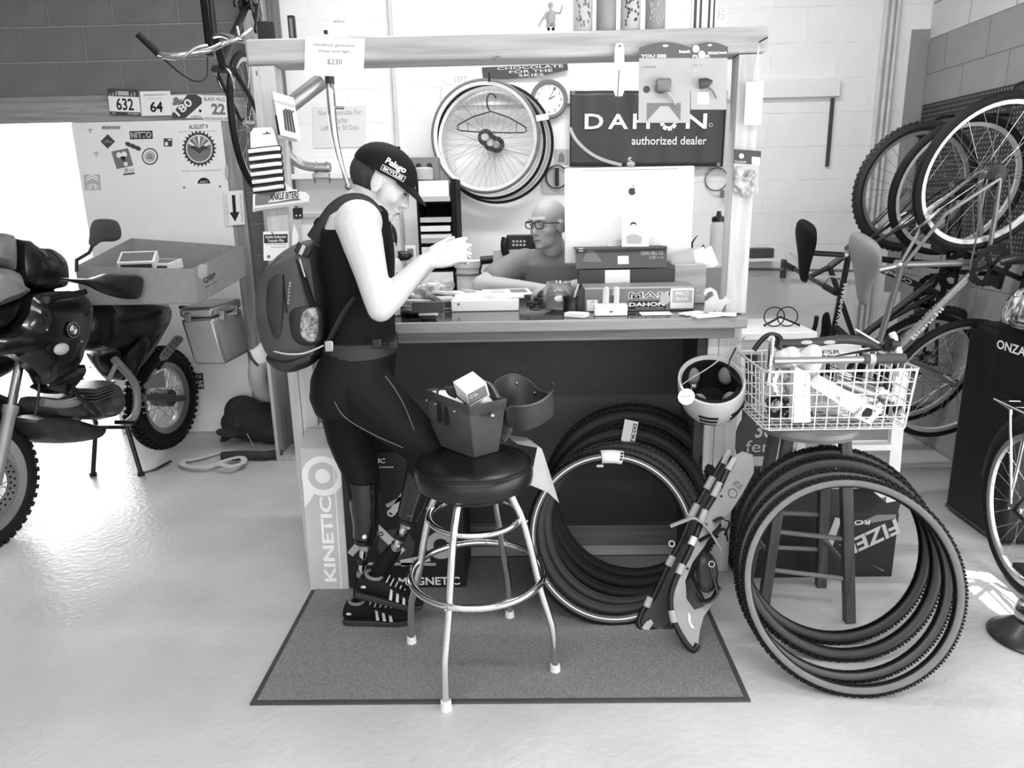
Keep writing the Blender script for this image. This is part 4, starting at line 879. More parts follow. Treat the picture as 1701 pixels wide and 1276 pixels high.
# city bicycle hung by its rear wheel from the ceiling behind the left post
hO = V((-1.374, 3.93, 2.93)); hF = V((-1.372, 3.86, 1.955))
Hb = Bike('chrome-barred city bicycle hanging nose down behind the left post', hO, hF-hO, (.06, -1, 0), fm=m_blackp, R=.335, r=.017, rim=m_alu, dims=dict(ht=(.70, .45), hb=(.79, .385), bar=(.70, .60), sc=(.27, .46), sad=(.2, .62)))
Hb.frame(); Hb.wheels(); Hb.saddle(m_blackm); Hb.crank(ang=30)
P = Hb.p; c0 = PY(394, 66, 3.30); G().tube([P((.70, .45)), P((.70, .45)).lerp(c0, .5)+V((0, -.02, .01)), c0], .014, 10, k=2).build('stem', m_chrome, Hb.t)
L_ = [PY(x, y, Y) for x, y, Y in ((262, 88, 3.22), (280, 92, 3.20), (305, 90, 3.20), (345, 84, 3.24), (372, 72, 3.30))]
Rr = [c0+V(q_) for q_ in ((.03, .08, .0), (.05, .16, .01), (.06, .26, .0))]
bar = G().tube(L_+[c0]+Rr, .0115, 10, k=3).build('handlebar', m_chrome, Hb.t)
G().cyl(PY(228, 56, 3.18), L_[0]+V((.004, 0, -.004)), .015, .0165, 12).build('grip', m_rub, Hb.t); e = Rr[-1]; G().cyl(e, e+V((.03, .11, -.01)), .015, n=12).build('grip', m_rub, Hb.t)
G().tube([PY(270, 95, 3.17), PY(300, 97, 3.10), PY(325, 80, 3.10), PY(345, 76, 3.12)], .006, 8, k=3).build('brake_lever', m_alu, Hb.t)
G().tube([PY(272, 98, 3.19), PY(300, 122, 3.18), PY(325, 135, 3.2), PY(343, 128, 3.25), PY(345, 95, 3.28)], .0035, 6, k=4).build('brake_cable', m_blackp, Hb.t)
G().tube([PY(418, 48, 3.2), PY(405, 58, 3.15), PY(398, 62, 3.15), PY(394, 45, 3.2)], .006, 8, k=3).build('brake_lever', m_alu, Hb.t)
g = G(); cr = P((.83, .34)); 
for w in (-1, 1): g.tube([cr+V((.0, -.03, .03)), cr+V((.035*w, -.035, .0)), cr+V((.03*w, -.0, -.06))], .006, 8, k=3)
g.build('brake_caliper', m_chrome, Hb.t)
hk = thing('ceiling_hook', 'steel hook holding the city bicycle up under the ceiling', 'hook', (-1.374, 3.93, 3.6)); G().tube([V((-1.374, 3.93, 3.598)), V((-1.374, 3.93, 3.28)), V((-1.374, 3.93, 3.22)), V((-1.34, 3.93, 3.20)), V((-1.31, 3.93, 3.24))], .008, 8, k=3).build('hook_rod', m_blackp, hk)
a = PY(338, 0, 4.2); b = PY(346, 75, 4.2); tag(G().tube([V((a.x, 4.2, 3.59)), V((a.x, 4.2, b.z-.05))], .018, 10).build('hanging_pole', m_blackm), 'black pole hanging from the ceiling behind the city bicycle handlebar', 'pole')
# ================================================================== city bicycle at the right edge, case, stand base
O = PY(1718, 815, 2.62); O.z = .335
Dk = Bike('dark touring bicycle with chrome rack parked beside the black case', O, (-.10, -.995, 0), (0, 0, 1), fm=m_blackp, R=.335, r=.02, rim=m_alu, dims=dict(sc=(.27, .48), ht=(.78, .56), hb=(.82, .43), sad=(.20, .78), bar=(.78, .72), fh=(1.04, 0)), base=V((O.x, O.y, 0)))
Dk.frame(); Dk.wheels(cass=True); Dk.saddle(m_blackm); Dk.crank(ang=20); Dk.bars('flat')
P = Dk.p
for w in (-1, 1):
    G().tube([P((0, .03), .075*w), P((-.10, .38), .075*w), P((-.22, .39), .075*w), P((.16, .39), .06*w)], .0055, 8).build('rack_strut', m_chrome, Dk.t)
    G().tube([P((-.02, .0), .07*w), P((.02, .38), .075*w)], .005, 8).build('rack_strut', m_chrome, Dk.t)
for f in (-.2, -.1, 0, .1): G().tube([P((f, .39), -.075), P((f, .39), .075)], .005, 8).build('rack_bar', m_chrome, Dk.t)
G().tube([P((-.02, -.02), .08), P((.03, -.06), .085), P((.06, -.16), .085)], [.012, .012, .007], 8, k=3).build('derailleur', m_alu, Dk.t)
g = G().tube([P((-.35*cos(a), .35*sin(a))) for a in [radians(q) for q in (0, 25, 50, 75, 100, 125)]], .026, 8, k=3, flat=.25, up=tuple(Dk.s)).build('mudguard', m_blackp, Dk.t)
q = P((-.17, .56))+V((.02, 0, 0)); bgp = thing('rack_bag', 'black rack bag with white lettering strapped on the touring bicycle', 'bag', q-V((0, 0, .13)))
G().box(q, (.17, .26, .30)).build('body', m_blackm, bgp, bevel=.025)
cbg = Card(q+V((-.085, -.131, -.13)), q+V((.085, -.131, -.13)), q+V((-.085, -.131, .13))); 
cl = Card(q+V((-.0855, .13, -.13)), q+V((-.0855, -.13, -.13)), q+V((-.0855, .13, .13))); txt(cl, 'ONZA', .12, .62, .78, .76, m_white, bgp, bold=.02)
ch = P((-.15, .79))+V((.0, 0, 0)); hl = thing('chrome_helmet', 'shiny chrome helmet resting on the black rack bag', 'helmet', ch-V((0, 0, .07)))
G().lathe(ch-V((0, 0, .078)), (0, 0, 1), [(.118, 0), (.122, .03), (.112, .08), (.085, .12), (.045, .142), (.01, .148)], 28).build('shell', m_chrome, hl)
G().tube([ch+V((-.12, -.02, -.06)), ch+V((-.13, -.07, -.075)), ch+V((-.09, -.13, -.08)), ch+V((0, -.15, -.08)), ch+V((.08, -.13, -.08))], [.006, .014, .018, .014, .006], 8, k=3, flat=.4).build('visor', m_blackp, hl)
vs_ = ch+V((-.02, .02, .12)); sdl = thing('spare_saddle', 'black saddle lying on top of the chrome helmet', 'saddle', vs_)
G().tube([vs_+V((-.11, .05, .03)), vs_+V((-.05, .02, .045)), vs_+V((.03, -.02, .04)), vs_+V((.12, -.06, .03))], [.028, .045, .05, .03], 12, k=3, flat=.5).build('pad', m_vinyl, sdl)
cs = thing('hard_case', 'tall black hard case with rounded corners standing against the side wall', 'case', (2.26, 3.2, 0))
G().bb(2.085, 2.44, 2.97, 3.40, .004, .95).build('shell', M('case_black', 17, .45, var=.05), cs, bevel=.03)
G().bb(2.081, 2.0845, 2.99, 3.38, .02, .035).build('edge_strip', m_dgrey, cs); G().box((2.2, 3.15, .957), (.05, .16, .014)).build('carry_handle', m_blackp, cs, bevel=.004)
bs = thing('repair_stand_base', 'dark round stand base with a bright chrome collar on the sunlit floor', 'stand', (1.77, 2.29, 0)); bc = V((1.77, 2.29, 0))
G().lathe(bc, (0, 0, 1), [(.125, .0), (.13, .008), (.125, .016), (.09, .035), (.05, .07), (.03, .08)], 40).build('base_plate', M('base_dark', 58, .3, .3), bs)
G().lathe(bc+V((0, 0, .08)), (0, 0, 1), [(.055, 0), (.06, .02), (.05, .05), (.035, .06)], 24).build('collar', m_chrome, bs); G().cyl(bc+V((0, 0, .14)), bc+V((0.10, -.12, .75)), .018, n=12).build('pole', m_chrome, bs)
# ================================================================== white table, shelf box, parts behind the stool
tb = thing('white_table', 'small white table standing behind the right counter post', 'table', (1.25, 3.6, 0))
G().bb(1.02, 1.40, 3.44, 3.85, .865, .90).build('table_top', m_white, tb, bevel=.004); G().bb(1.03, 1.39, 3.46, 3.48, .79, .864).build('apron', m_lgrey, tb)
for x in (1.045, 1.37):
    for y in (3.47, 3.82): G().bb(x-.02, x+.02, y-.02, y+.02, 0, .789).build('leg', m_white, tb)
G().bb(1.03, 1.38, 3.47, 3.82, .30, .33).build('lower_shelf', m_white, tb)
sb = PY(1262, 420, 4.68); tag(G().box(sb, (.15, .10, .06)).build('tool_box', m_dgrey, bevel=.005), 'small dark box on the wall ledge right of the counter post', 'box')
tag(G().bb(sb.x-.25, sb.x+.12, YB-.22, YB-.002, sb.z-.05, sb.z-.031).build('wall_ledge', m_white), 'short white ledge on the wall right of the counter post', 'shelf')
p = PY(1297, 514, 3.6); ob = thing('wire_rack_part', 'small dark bent wire ring standing on the white table', 'part', V((p.x, 3.6, .9)))
for dx in (-.03, .035): G().torus(V((p.x+dx, 3.6, .951)), (0.3, 1, 0), .048, .003, 28, 6).build('ring', m_blackp, ob)
G().tube([V((p.x-.08, 3.6, .906)), V((p.x, 3.6, .95)), V((p.x+.1, 3.6, .906))], .006, 6).build('stem', m_blackp, ob)
# dark carton with diagonal letters behind the stool, round sign board
ib = thing('printed_carton', 'dark carton with big pale slanted letters behind the wooden stool', 'box', (1.2, 2.8, 0))
icd = Card((.86, 2.725, 0), (1.50, 2.725, 0), (.86, 2.725, .285)); icd.slab(.26).build('body', m_kdark, ib, bevel=.003)
i2 = Card(icd.p(.66, .40), icd.p(1.0, .86), icd.p(.60, .60)); i2 = Card(icd.p(.98, .92), icd.p(.64, .52), icd.p(1.02, .70)); txt(i2, 'FIZER', 0, 0, 1, 1, m_lgrey, ib, bold=.03)
txt(icd, 'ROB', .68, .83, .82, .90, m_white, ib, ang=180); icd.poly([(.70, .80), (.86, .98), (.98, .98), (.98, .92)], .0007).build('flash_print', m_grey, ib)
icd.poly([(.56, .62), (.60, .95), (.64, .92), (.60, .5)], .0007).build('stripe_print', m_lgrey, ib); icd.poly([(.86, .2), (.95, .1), (.94, .09)], .0007).build('scratch', m_grey, ib)
G().prism([icd.p(.80, 1.0), icd.p(.99, 1.0), icd.p(1.0, 1.18), icd.p(.86, 1.12)], (0, .01, 0)).build('flap', m_kdark, ib)
rs = PY(1258, 733, 2.93); sg = thing('round_sign', 'round dark board with a pale script number leaning behind the wooden stool', 'sign', V((rs.x, 2.93, 0)))
G().prism([V((rs.x+.09*cos(t), 2.94, rs.z+.13*sin(t))) for t in [2*pi*i/28 for i in range(28)]], (0, .012, 0)).build('board', m_dgrey, sg)
G().bb(rs.x-.03, rs.x+.03, 2.953, 2.97, 0, rs.z-.05).build('back_leg', m_kdark, sg)
rsc = Card(V((rs.x-.09, 2.939, rs.z-.12)), V((rs.x+.09, 2.939, rs.z-.12)), V((rs.x-.09, 2.939, rs.z+.12))); txt(rsc, '3e', .45, .55, .85, .85, m_lgrey, sg, bold=.02); txt(rsc, 'fen', .25, .28, .85, .5, m_lgrey, sg); G().prism([rsc.p(u, v) for u, v in ((.3, .02), (.8, .02), (.75, .2), (.35, .2))], (0, -.001, 0)).build('label', m_lgrey, sg)
# ================================================================== SNOWSHOES
m_clear = M('clear_plastic', 176, .3, var=.05, trans=.0); m_deck = M('shoe_deck', 158, .4, var=.05, scale=10); m_deckd = M('shoe_deck_dark', 48, .5, var=.06)
def shoe(label, bot, top, deck, tubes, clips, dm, th=.008):
    b = V(bot); t = V(top); L = (t-b).normalized(); wv = (V((1, 0, 0))-L*L.x).normalized(); n = L.cross(wv).normalized()
    n = n if n.y < 0 else -n
    o = thing('snowshoe', label, 'snowshoe', b); q = lambda x, y, d=0: PP(x, y, b, n)+n*d
    G().prism([q(*p) for p in deck], n*th).build('deck', dm, o, bevel=.002)
    for tb_ in tubes: G().tube([q(x, y, .010) for x, y in tb_], .0105, 10, k=2).build('frame_tube', m_blackp, o)
    for (x0, y0), (x1, y1), mt_ in clips: G().cyl(q(x0, y0, .010), q(x1, y1, .010), .0135, n=12).build('clip_sleeve', mt_, o)
    return o, q, n
o, q, n = shoe('dark snowshoe with bare black tubes leaning between the two tire stacks', (.435, 2.37, 0.012), (.80, 2.66, .60),
    [(1200, 770), (1215, 775), (1165, 880), (1135, 940), (1118, 985), (1112, 1043), (1079, 1046), (1062, 1042), (1059, 1030), (1070, 1009), (1085, 991), (1111, 934), (1132, 896), (1153, 845), (1183, 794)],
    [[(1207, 753), (1183, 794), (1153, 845), (1132, 896), (1111, 934), (1085, 991), (1070, 1009), (1060, 1030), (1064, 1043), (1085, 1047), (1112, 1043), (1124, 1000)]],
    [((1210, 749), (1199, 771), m_clear), ((1183, 793), (1172, 813), m_clear), ((1157, 838), (1145, 862), m_clear), ((1117, 924), (1109, 940), m_clear), ((1080, 992), (1073, 1008), m_clear)], m_deckd)
G().prism([q(x, y, .016) for x, y in ((1065, 1042), (1072, 1032), (1080, 1028), (1084, 1034), (1074, 1049))], n*.004).build('toe_tab', m_clear, o)
o, q, n = shoe('pale-decked snowshoe with black tubes and clear sleeves leaning by the front tires', (.562, 2.215, .014), (.86, 2.56, .60),
    [(1216, 760), (1232, 750), (1250, 756), (1252, 785), (1232, 822), (1213, 851), (1186, 881), (1168, 910), (1150, 935), (1138, 965), (1140, 995), (1153, 1013), (1168, 1007), (1180, 985), (1192, 973), (1185, 1000), (1168, 1025), (1162, 1048), (1159, 1074), (1152, 1083), (1138, 1071), (1120, 1036), (1113, 1006), (1114, 982), (1129, 946), (1141, 925), (1159, 881), (1171, 848), (1195, 809)],
    [[(1216, 760), (1195, 809), (1171, 848), (1159, 881), (1141, 925), (1129, 946), (1115, 980), (1113, 1006), (1120, 1036), (1138, 1068), (1151, 1080), (1158, 1070)]],
    [((1218, 762), (1208, 782), m_clear), ((1195, 803), (1184, 826), m_clear), ((1171, 848), (1162, 870), m_clear), ((1153, 893), (1147, 906), m_white), ((1133, 938), (1126, 954), m_clear), ((1115, 1014), (1119, 1034), m_clear)], m_deck)
for x, y, r in ((1216, 820, .016),): c = q(x, y, .0085); G().torus(c, n, r, .0015, 20, 5).build('logo_ring', m_dgrey, o)
for x, y in ((1210, 782), (1197, 825), (1172, 872), (1141, 945)): c = q(x, y, .0085); G().cyl(c, c+n*.003, .005, n=8).build('rivet', m_blackp, o)
cq = Card(q(1215, 806, .009), q(1228, 815, .009), q(1221, 798, .009)); txt(cq, 'ATLAS', 0, 0, 1, 1, m_dgrey, o, d=.0005)
cq = Card(q(1135, 1030, .009), q(1152, 1048, .009), q(1143, 1015, .009)); G().prism([cq.p(u, v, .001) for u, v in ((0, .9), (.25, .3), (.7, .0), (1, .2), (.5, .35), (.3, .8))], n*.001).build('brush_print', m_white, o)
G().pillow([q(x, y, .02) for x, y in ((1160, 925), (1178, 920), (1190, 945), (1186, 975), (1168, 985), (1155, 960))], n*.03, k=3).build('binding_plate', m_blackp, o)
for pts in ([(1158, 900), (1180, 888), (1200, 880), (1205, 900)], [(1166, 918), (1176, 935), (1185, 965), (1190, 985)], [(1150, 985), (1160, 1000), (1180, 995), (1192, 975)], [(1182, 868), (1195, 862), (1208, 870), (1200, 890)]): G().tube([q(x, y, .03) for x, y in pts], .012, 8, k=3, flat=.3).build('binding_strap', m_blackp, o)
for x, y in ((1178, 938), (1200, 868)): G().torus(q(x, y, .036), n, .010, .003, 16, 6).build('buckle', m_alu, o)
tk = q(1140, 862, .03); G().tube([q(1112, 875, .02), q(1135, 866, .032), q(1150, 862, .035), q(1168, 875, .032), q(1180, 890, .03), q(1195, 915, .03)], .014, 8, k=3, flat=.25).build('lash_strap', m_clear, o)
G().torus(q(1114, 904, .02), n, .010, .003, 16, 6).build('buckle', m_alu, o)
# ================================================================== HELMET on the counter end
m_hel = M('helmet_white', 205, .35, var=.01); hc = V((.70, 2.665, .845))
he = thing('skate_helmet', 'white skate helmet hanging upside down by its strap from the counter end', 'helmet', hc-V((0, 0, .14)))
ax = V((-.12, -.46, .88)).normalized(); a_, b_, d_ = frame_of(ax, (0, 1, 0))
def hring(h, r, inner=0): return [hc+d_*h+a_*(r*1.0*cos(t))+b_*(r*1.16*sin(t)) for t in [2*pi*i/36 for i in range(36)]]
prof = [(-.145, .012), (-.138, .05), (-.115, .085), (-.08, .108), (-.03, .121), (.02, .124), (.035, .122), (.036, .114), (.02, .108), (-.03, .10), (-.08, .085), (-.11, .06), (-.12, .01)]
G().loft([hring(h, r) for h, r in prof]).build('shell', m_hel, he)
G().loft([hring(h, r) for h, r in ((.026, .1075), (.028, .092), (-.03, .088), (-.08, .07), (-.105, .01))], caps=False).build('liner', m_blackm, he)
for t0 in (.6, 2.2, 3.9, 5.3):
    G().ell(hc+d_*(-.01)+a_*(.088*cos(t0))+b_*(.10*sin(t0)), (.030, .024, .036)).build('pad', M('helmet_pad', 120, .8), he)
for k in range(3):
    for t0 in (4.35, 5.35):
        h = -.035-.028*k; rr = (.118, .108, .094)[k]
        pts = [hc+d_*h+(a_*cos(t)+b_*1.16*sin(t))*(rr+.004) for t in (t0-.28, t0-.14, t0, t0+.14, t0+.28)]; G().tube(pts, .0075, 6, k=2, flat=.6).build('vent_slot', m_blackm, he)
sp = hc+d_*.03
G().tube([sp+a_*-.11, sp+a_*-.07+d_*.03, sp+a_*.0+d_*.075, V((.80, 2.69, 1.0)), V((.83, 2.72, 1.02))], .009, 8, k=3, flat=.25).build('strap', m_strap, he); G().tube([sp+a_*.10-b_*.05, sp+a_*.06+d_*.05, V((.79, 2.68, .99))], .009, 8, k=3, flat=.25).build('strap', m_blackp, he)
tg = PY(1140, 659, 2.50); G().cyl(tg, tg+V((0, -.002, 0)), .030, n=28).build('round_tag', m_paper, he); cq = Card(tg+V((-.03, -.0022, -.03)), tg+V((.03, -.0022, -.03)), tg+V((-.03, -.0022, .03))); txt(cq, 'ADULT CPSC 7', .15, .45, .88, .58, m_dgrey, he); G().tube([tg+V((.02, 0, .02)), hc+a_*-.08+d_*.02], .001, 4).build('tag_string', m_lgrey, he)
bdg = PY(1152, 640, 2.515); G().cyl(bdg, bdg+V((0, -.004, 0)), .013, n=20).build('badge', m_black, he); cq = Card(bdg+V((-.013, -.0042, -.013)), bdg+V((.013, -.0042, -.013)), bdg+V((-.013, -.0042, .013))); txt(cq, 'N', .3, .3, .7, .7, m_white, he); 
# ================================================================== THINGS IN THE BASKET
def bq(x, y, Y): return PY(x, y, Y)
h1 = bq(1300, 600, 2.49); h2 = bq(1434, 597, 2.49); h3 = bq(1503, 595, 2.49)
o = thing('hand_pump', 'silver frame pump with dark grip lying across the basket rim', 'pump', h1); G().cyl(bq(1285, 600, 2.49), h2, .0125, n=14).build('barrel', m_alu, o); G().cyl(h2, h3, .0175, n=14).build('grip', M('grip_dark', 70, .6), o); G().cyl(bq(1443, 596.5, 2.49), bq(1452, 596.5, 2.49), .0182, n=14).build('collar', m_lgrey, o)
pts = [bq(x, y, Y) for x, y, Y in ((1252, 582, 2.62), (1268, 562, 2.62), (1282, 556, 2.62), (1296, 562, 2.60), (1294, 580, 2.58))]
o = thing('bar_end', 'dark curved handlebar with printed grip lying across the top of the basket', 'handlebar', bq(1300, 580, 2.62)); G().tube([bq(x, y, 2.63) for x, y in ((1285, 569, ), (1310, 571), (1360, 568), (1400, 564), (1440, 568), (1460, 578))], .017, 12, k=3).build('bar_tube', M('bar_dark', 62, .35), o)
for x in (1340, 1378): G().ell(bq(x, 569, 2.612), (.022, .004, .008)).build('logo_patch', m_lgrey, o)
o = thing('brake_hood', 'black bent brake lever hood standing at the basket corner', 'lever', pts[0]); G().tube(pts, .010, 8, k=3).build('hood', m_blackp, o); 
o = thing('crank_arm', 'bright polished crank arm standing upright in the basket corner', 'crank', bq(1275, 640, 2.47)); G().tube([bq(1282, 563, 2.5), bq(1280, 590, 2.48), bq(1276, 620, 2.47), bq(1273, 638, 2.47)], [.016, .014, .013, .015], 10, k=2, flat=.6).build('arm', m_chrome, o); G().cyl(bq(1282, 563, 2.49), bq(1282, 563, 2.53), .012, n=12).build('pedal_eye', m_steel, o)
tall = [bq(1321, 609, 2.50), bq(1346, 622, 2.50), bq(1347, 702, 2.46), bq(1318, 703, 2.46)]
o = thing('white_carton', 'tall narrow white carton standing inside the basket', 'box', bq(1333, 703, 2.46)); G().prism(tall, V((0, .05, 0))).build('body', m_paper, o, bevel=.002)
for y in (640, 658, 695): c = bq(1337, y, 2.474); G().cyl(c, c+V((0, -.002, 0)), .005, n=10).build('print_dot', m_lgrey, o)
o = thing('long_carton', 'long white carton tilted down inside the basket', 'box', bq(1440, 700, 2.47)); G().prism([bq(x, y, 2.50) for x, y in ((1366, 626), (1440, 668), (1418, 688), (1350, 644))], V((0, .05, 0))).build('body', m_paper, o, bevel=.002)
lc = Card(bq(1376, 656, 2.4985), bq(1408, 676, 2.4985), bq(1381, 649, 2.4985)); txt(lc, 'YAK', .3, .2, .6, .8, m_dgrey, o)
o = thing('window_box', 'open-windowed white box at the low end of the basket', 'box', bq(1450, 700, 2.475)); G().prism([bq(x, y, 2.49) for x, y in ((1438, 672), (1468, 680), (1446, 705), (1420, 694))], V((0, .06, 0))).build('body', m_paper, o); G().prism([bq(x, y, 2.4898) for x, y in ((1440, 677), (1455, 682), (1440, 697), (1428, 690))], V((0, -.001, 0))).build('window', m_black, o)
o = thing('fork_leg_tube', 'silver tapered tube sloping down inside the basket', 'tube', bq(1400, 645, 2.6)); G().tube([bq(1388, 632, 2.6), bq(1430, 648, 2.58), bq(1478, 663, 2.56)], [.020, .018, .010], 12).build('tube', m_alu, o); G().cyl(bq(1462, 657, 2.565), bq(1470, 660, 2.56), .022, n=12).build('collar', m_steel, o)
for i in range(4): tag(G().tube([bq(1376+3*i, 607+2*i, 2.55+.02*i), bq(1400, 616+4*i, 2.55+.02*i), bq(1440, 628+4*i, 2.56+.02*i), bq(1478, 638+4*i, 2.56+.02*i)], .0022, 6, k=4).build('brake_cable', m_lgrey if i % 2 else m_blackp), 'thin brake cable curling through the right half of the basket', 'cable', 'cables in the basket')
for i, (x, y, r, lb) in enumerate(((1302, 636, .05, 'toothed chainring standing on edge inside the basket'), (1290, 675, .042, 'smaller cog leaning low in the basket corner'))):
    c = bq(x, y, 2.53+.04*i); o = thing('sprocket', lb, 'sprocket', c); g = G(); nn = 60; dd = V((.35, -1, .2)).normalized(); aa, b2, _ = frame_of(dd)
    ro = [c+(aa*cos(2*pi*k/nn)+b2*sin(2*pi*k/nn))*(r+(.005 if (k//2) % 2 else 0)) for k in range(nn)]; ri = [c+(aa*cos(2*pi*k/nn)+b2*sin(2*pi*k/nn))*r*.68 for k in range(nn)]
    g.loft([ro, [p+dd*.004 for p in ro], [p+dd*.004 for p in ri], ri], True); g.build('ring', m_blackp if i else m_steel, o)
    g = G()
    for k in range(4): e = aa*cos(k*pi/2+.4)+b2*sin(k*pi/2+.4); g.bar(c, c+e*r*.75, .010, .005, dd)
    g.build('spider', m_steel, o)
o = thing('plastic_bag', 'crumpled clear plastic bag bulging from the middle of the basket', 'bag', bq(1330, 600, 2.6)); g = G()
for k in range(7): g.ell(bq(1302+random.uniform(0, 55), 592+random.uniform(-6, 14), 2.58+.06*random.random()), (.05, .04, .035), Matrix.Rotation(random.random()*3, 3, 'Y'), 12, 8)
g.build('film', M('bag_film', 225, .2, var=.05, scale=30, bump=.6, bscale=35), o, remesh=.008, smooth_it=3)
o = thing('paper_pack', 'white flat packet with print lying under the dark handlebar', 'packet', bq(1390, 582, 2.66)); G().prism([bq(x, y, 2.66) for x, y in ((1345, 578), (1432, 575), (1420, 592), (1360, 590))], V((0, .05, .0))).build('sheet', m_paper, o)
lc = Card(bq(1366, 589, 2.6585), bq(1396, 588, 2.6585), bq(1366, 582, 2.6585)); txt(lc, 'FSR', 0, 0, 1, 1, m_dgrey, o)
tag(G().tube([bq(1385, 592, 2.56), bq(1420, 586, 2.56), bq(1450, 581, 2.56), bq(1470, 582, 2.56)], [.004, .010, .014, .008], 10, k=3, flat=.4).build('tire_lever', m_blackp), 'black blade-shaped lever lying above the silver pump', 'lever')
o = thing('pedal_reflector', 'round dark pedal with a bright rim at the right end of the basket', 'pedal', bq(1478, 570, 2.6)); c = bq(1476, 570, 2.6); G().cyl(c, c+V((.03, 0, 0)), .03, n=20).build('body', m_blackp, o); G().tube([bq(1481, 553, 2.59), bq(1487, 565, 2.585), bq(1493, 585, 2.58), bq(1494, 600, 2.575)], .012, 8, k=3).build('rim_arc', m_whiteplastic, o)
tag(G().cyl(bq(1421, 547, 2.6), bq(1460, 570, 2.6), .0035, n=8).build('spoke_stick', m_whiteplastic), 'thin white stick poking up from the right half of the basket', 'stick')
for i in range(6):
    x = 1455+random.uniform(0, 45); y = 612+random.uniform(0, 80); c = bq(x, y, 2.5+.1*random.random())
    tag(G().box(c, (.03, .025, .03), Matrix.Rotation(random.random()*3, 3, 'Y') @ Matrix.Rotation(random.random()*3, 3, 'X')).build('brake_part', (m_alu, m_whiteplastic, m_blackp)[i % 3], bevel=.006), 'small metal or plastic brake piece jumbled at the right end of the basket', 'part', 'small pieces in the basket')
for i in range(5):
    x = 1270+random.uniform(0, 40); y = 665+random.uniform(0, 35); c = bq(x, y, 2.5+.1*random.random())
    tag(G().tube([c, c+V((.03, .01, .02)), c+V((.07, 0, -.005)), c+V((.10, .02, .01))], .006, 8, k=3).build('chain_piece', m_steel if i % 2 else m_blackp), 'short length of chain lying at the bottom of the basket', 'chain', 'chain lengths in the basket')
# white step ladder and pale post behind the stool
ld = thing('step_ladder', 'white step ladder standing behind the wooden stool', 'ladder', (1.45, 3.0, 0))
for x in (1.36, 1.60): G().bar(V((x+.0, 2.98, 0)), V((x+.0, 3.03, .80)), .03, .05, (1, 0, 0)).build('rail', m_white, ld)
for z in (.24, .46, .68): G().bb(1.375, 1.585, 2.985, 3.05, z, z+.025).build('step', m_white, ld)
# ================================================================== BAG ON THE STOOL, SECOND BAG, PAPER
m_leath = M('dark_leather', 62, .45, var=.12, scale=10, bump=.15, bscale=60); m_leath2 = M('waxed_canvas', 78, .42, var=.14, scale=9, bump=.12, bscale=50)
SZ = .7455
def hexa(bot, top, name, mat, par, **k): g = G(); g.loft([bot, top]); return g.build(name, mat, par, **k)
b4 = [PZ(x, y, SZ) for x, y in ((722, 738), (787, 761), (828, 750), (775, 722))]
t4 = [PZ(x, y, .945) for x, y in ((708, 648), (779, 676), (840, 664), (770, 640))]
ba = thing('bar_bag', 'boxy waxed canvas bag standing open on the stool seat', 'bag', sum(b4, V())/4)
cen = sum(t4, V())/4
g = G(); inn = [p+(cen-p)*.06 for p in t4]; innb = [p+(sum(b4, V())/4-p)*.1+V((0, 0, .02)) for p in b4]
mid = [b4[i].lerp(t4[i], .5)+(b4[i].lerp(t4[i], .5)-(cen+sum(b4, V())/4)/2)*.02 for i in range(4)]
g.loft([b4, mid, t4, inn, innb]); g.build('body', m_leath2, ba, bevel=.008)
up_ = V((0, 0, .0)); g = G(); ob_ = [p+(p-cen)*.03 for p in t4]; o2 = [t4[i].lerp(b4[i], .17)+(t4[i]-cen)*.03 for i in range(4)]
g.loft([o2, ob_, [p+V((0, 0, .003)) for p in ob_], [p+V((0, 0, .003)) for p in t4], [t4[i].lerp(b4[i], .17) for i in range(4)]], caps=False); g.build('top_band', m_leath, ba)
fc = t4[1].lerp(t4[2], .62).lerp(b4[1].lerp(b4[2], .62), .23); nrm = V((.25, -1, .1)).normalized(); G().ell(fc+nrm*.012, (.009, .009, .009), nu=12, nv=8).build('stud', m_steel, ba); G().tube([fc+nrm*.012, t4[1].lerp(t4[2], .3).lerp(b4[1].lerp(b4[2], .3), .2)+nrm*.01], .004, 6, flat=.5).build('tab', m_leath, ba)
for t_ in (.08, .3, .75): c = t4[0].lerp(t4[1], t_).lerp(b4[0].lerp(b4[1], t_), .15); G().ell(c+V((-.012, -.009, 0)), (.005, .005, .005), nu=8, nv=6).build('rivet', m_steel, ba)
for t_ in (.33, .5): c = t4[0].lerp(t4[1], t_).lerp(b4[0].lerp(b4[1], t_), .32); G().bar(c+V((-.008, -.009, .03)), c+V((-.008, -.009, -.03)), .006, .014).build('slot', m_blackm, ba)
e = t4[3].lerp(t4[2], .5); G().tube([t4[3].lerp(cen, .15)+V((0, 0, .0)), e+V((-.02, -.01, .035)), e+V((.02, -.02, .035)), t4[2].lerp(cen, .15)], .010, 8, k=3, flat=.4).build('inner_flap', m_leath2, ba)
bx = PY(783, 646, 2.19); R = Matrix.Rotation(.5, 3, 'Z') @ Matrix.Rotation(-.35, 3, 'Y') @ Matrix.Rotation(.25, 3, 'X')
o = thing('light_box', 'small white carton with grey panel tucked into the canvas bag', 'box', bx); G().box(bx, (.075, .085, .055), R).build('body', m_paper, o, bevel=.002); G().box(bx+R @ V((-.002, -.0428, .0)), (.066, .001, .040), R).build('panel', m_grey, o)
cb = Card(bx+R @ V((-.033, -.0436, -.018)), bx+R @ V((.03, -.0436, -.018)), bx+R @ V((-.033, -.0436, .018))); txt(cb, 'Q lite', .06, .45, .5, .85, m_white, o); txt(cb, 'bike light set', .06, .15, .6, .3, m_white, o)
cc = PY(806, 666, 2.20); g = G()
for k in range(5): g.ell(cc+V((random.uniform(-.02, .02), random.uniform(-.012, .02), random.uniform(-.01, .008))), (.024, .02, .02), None, 12, 8)
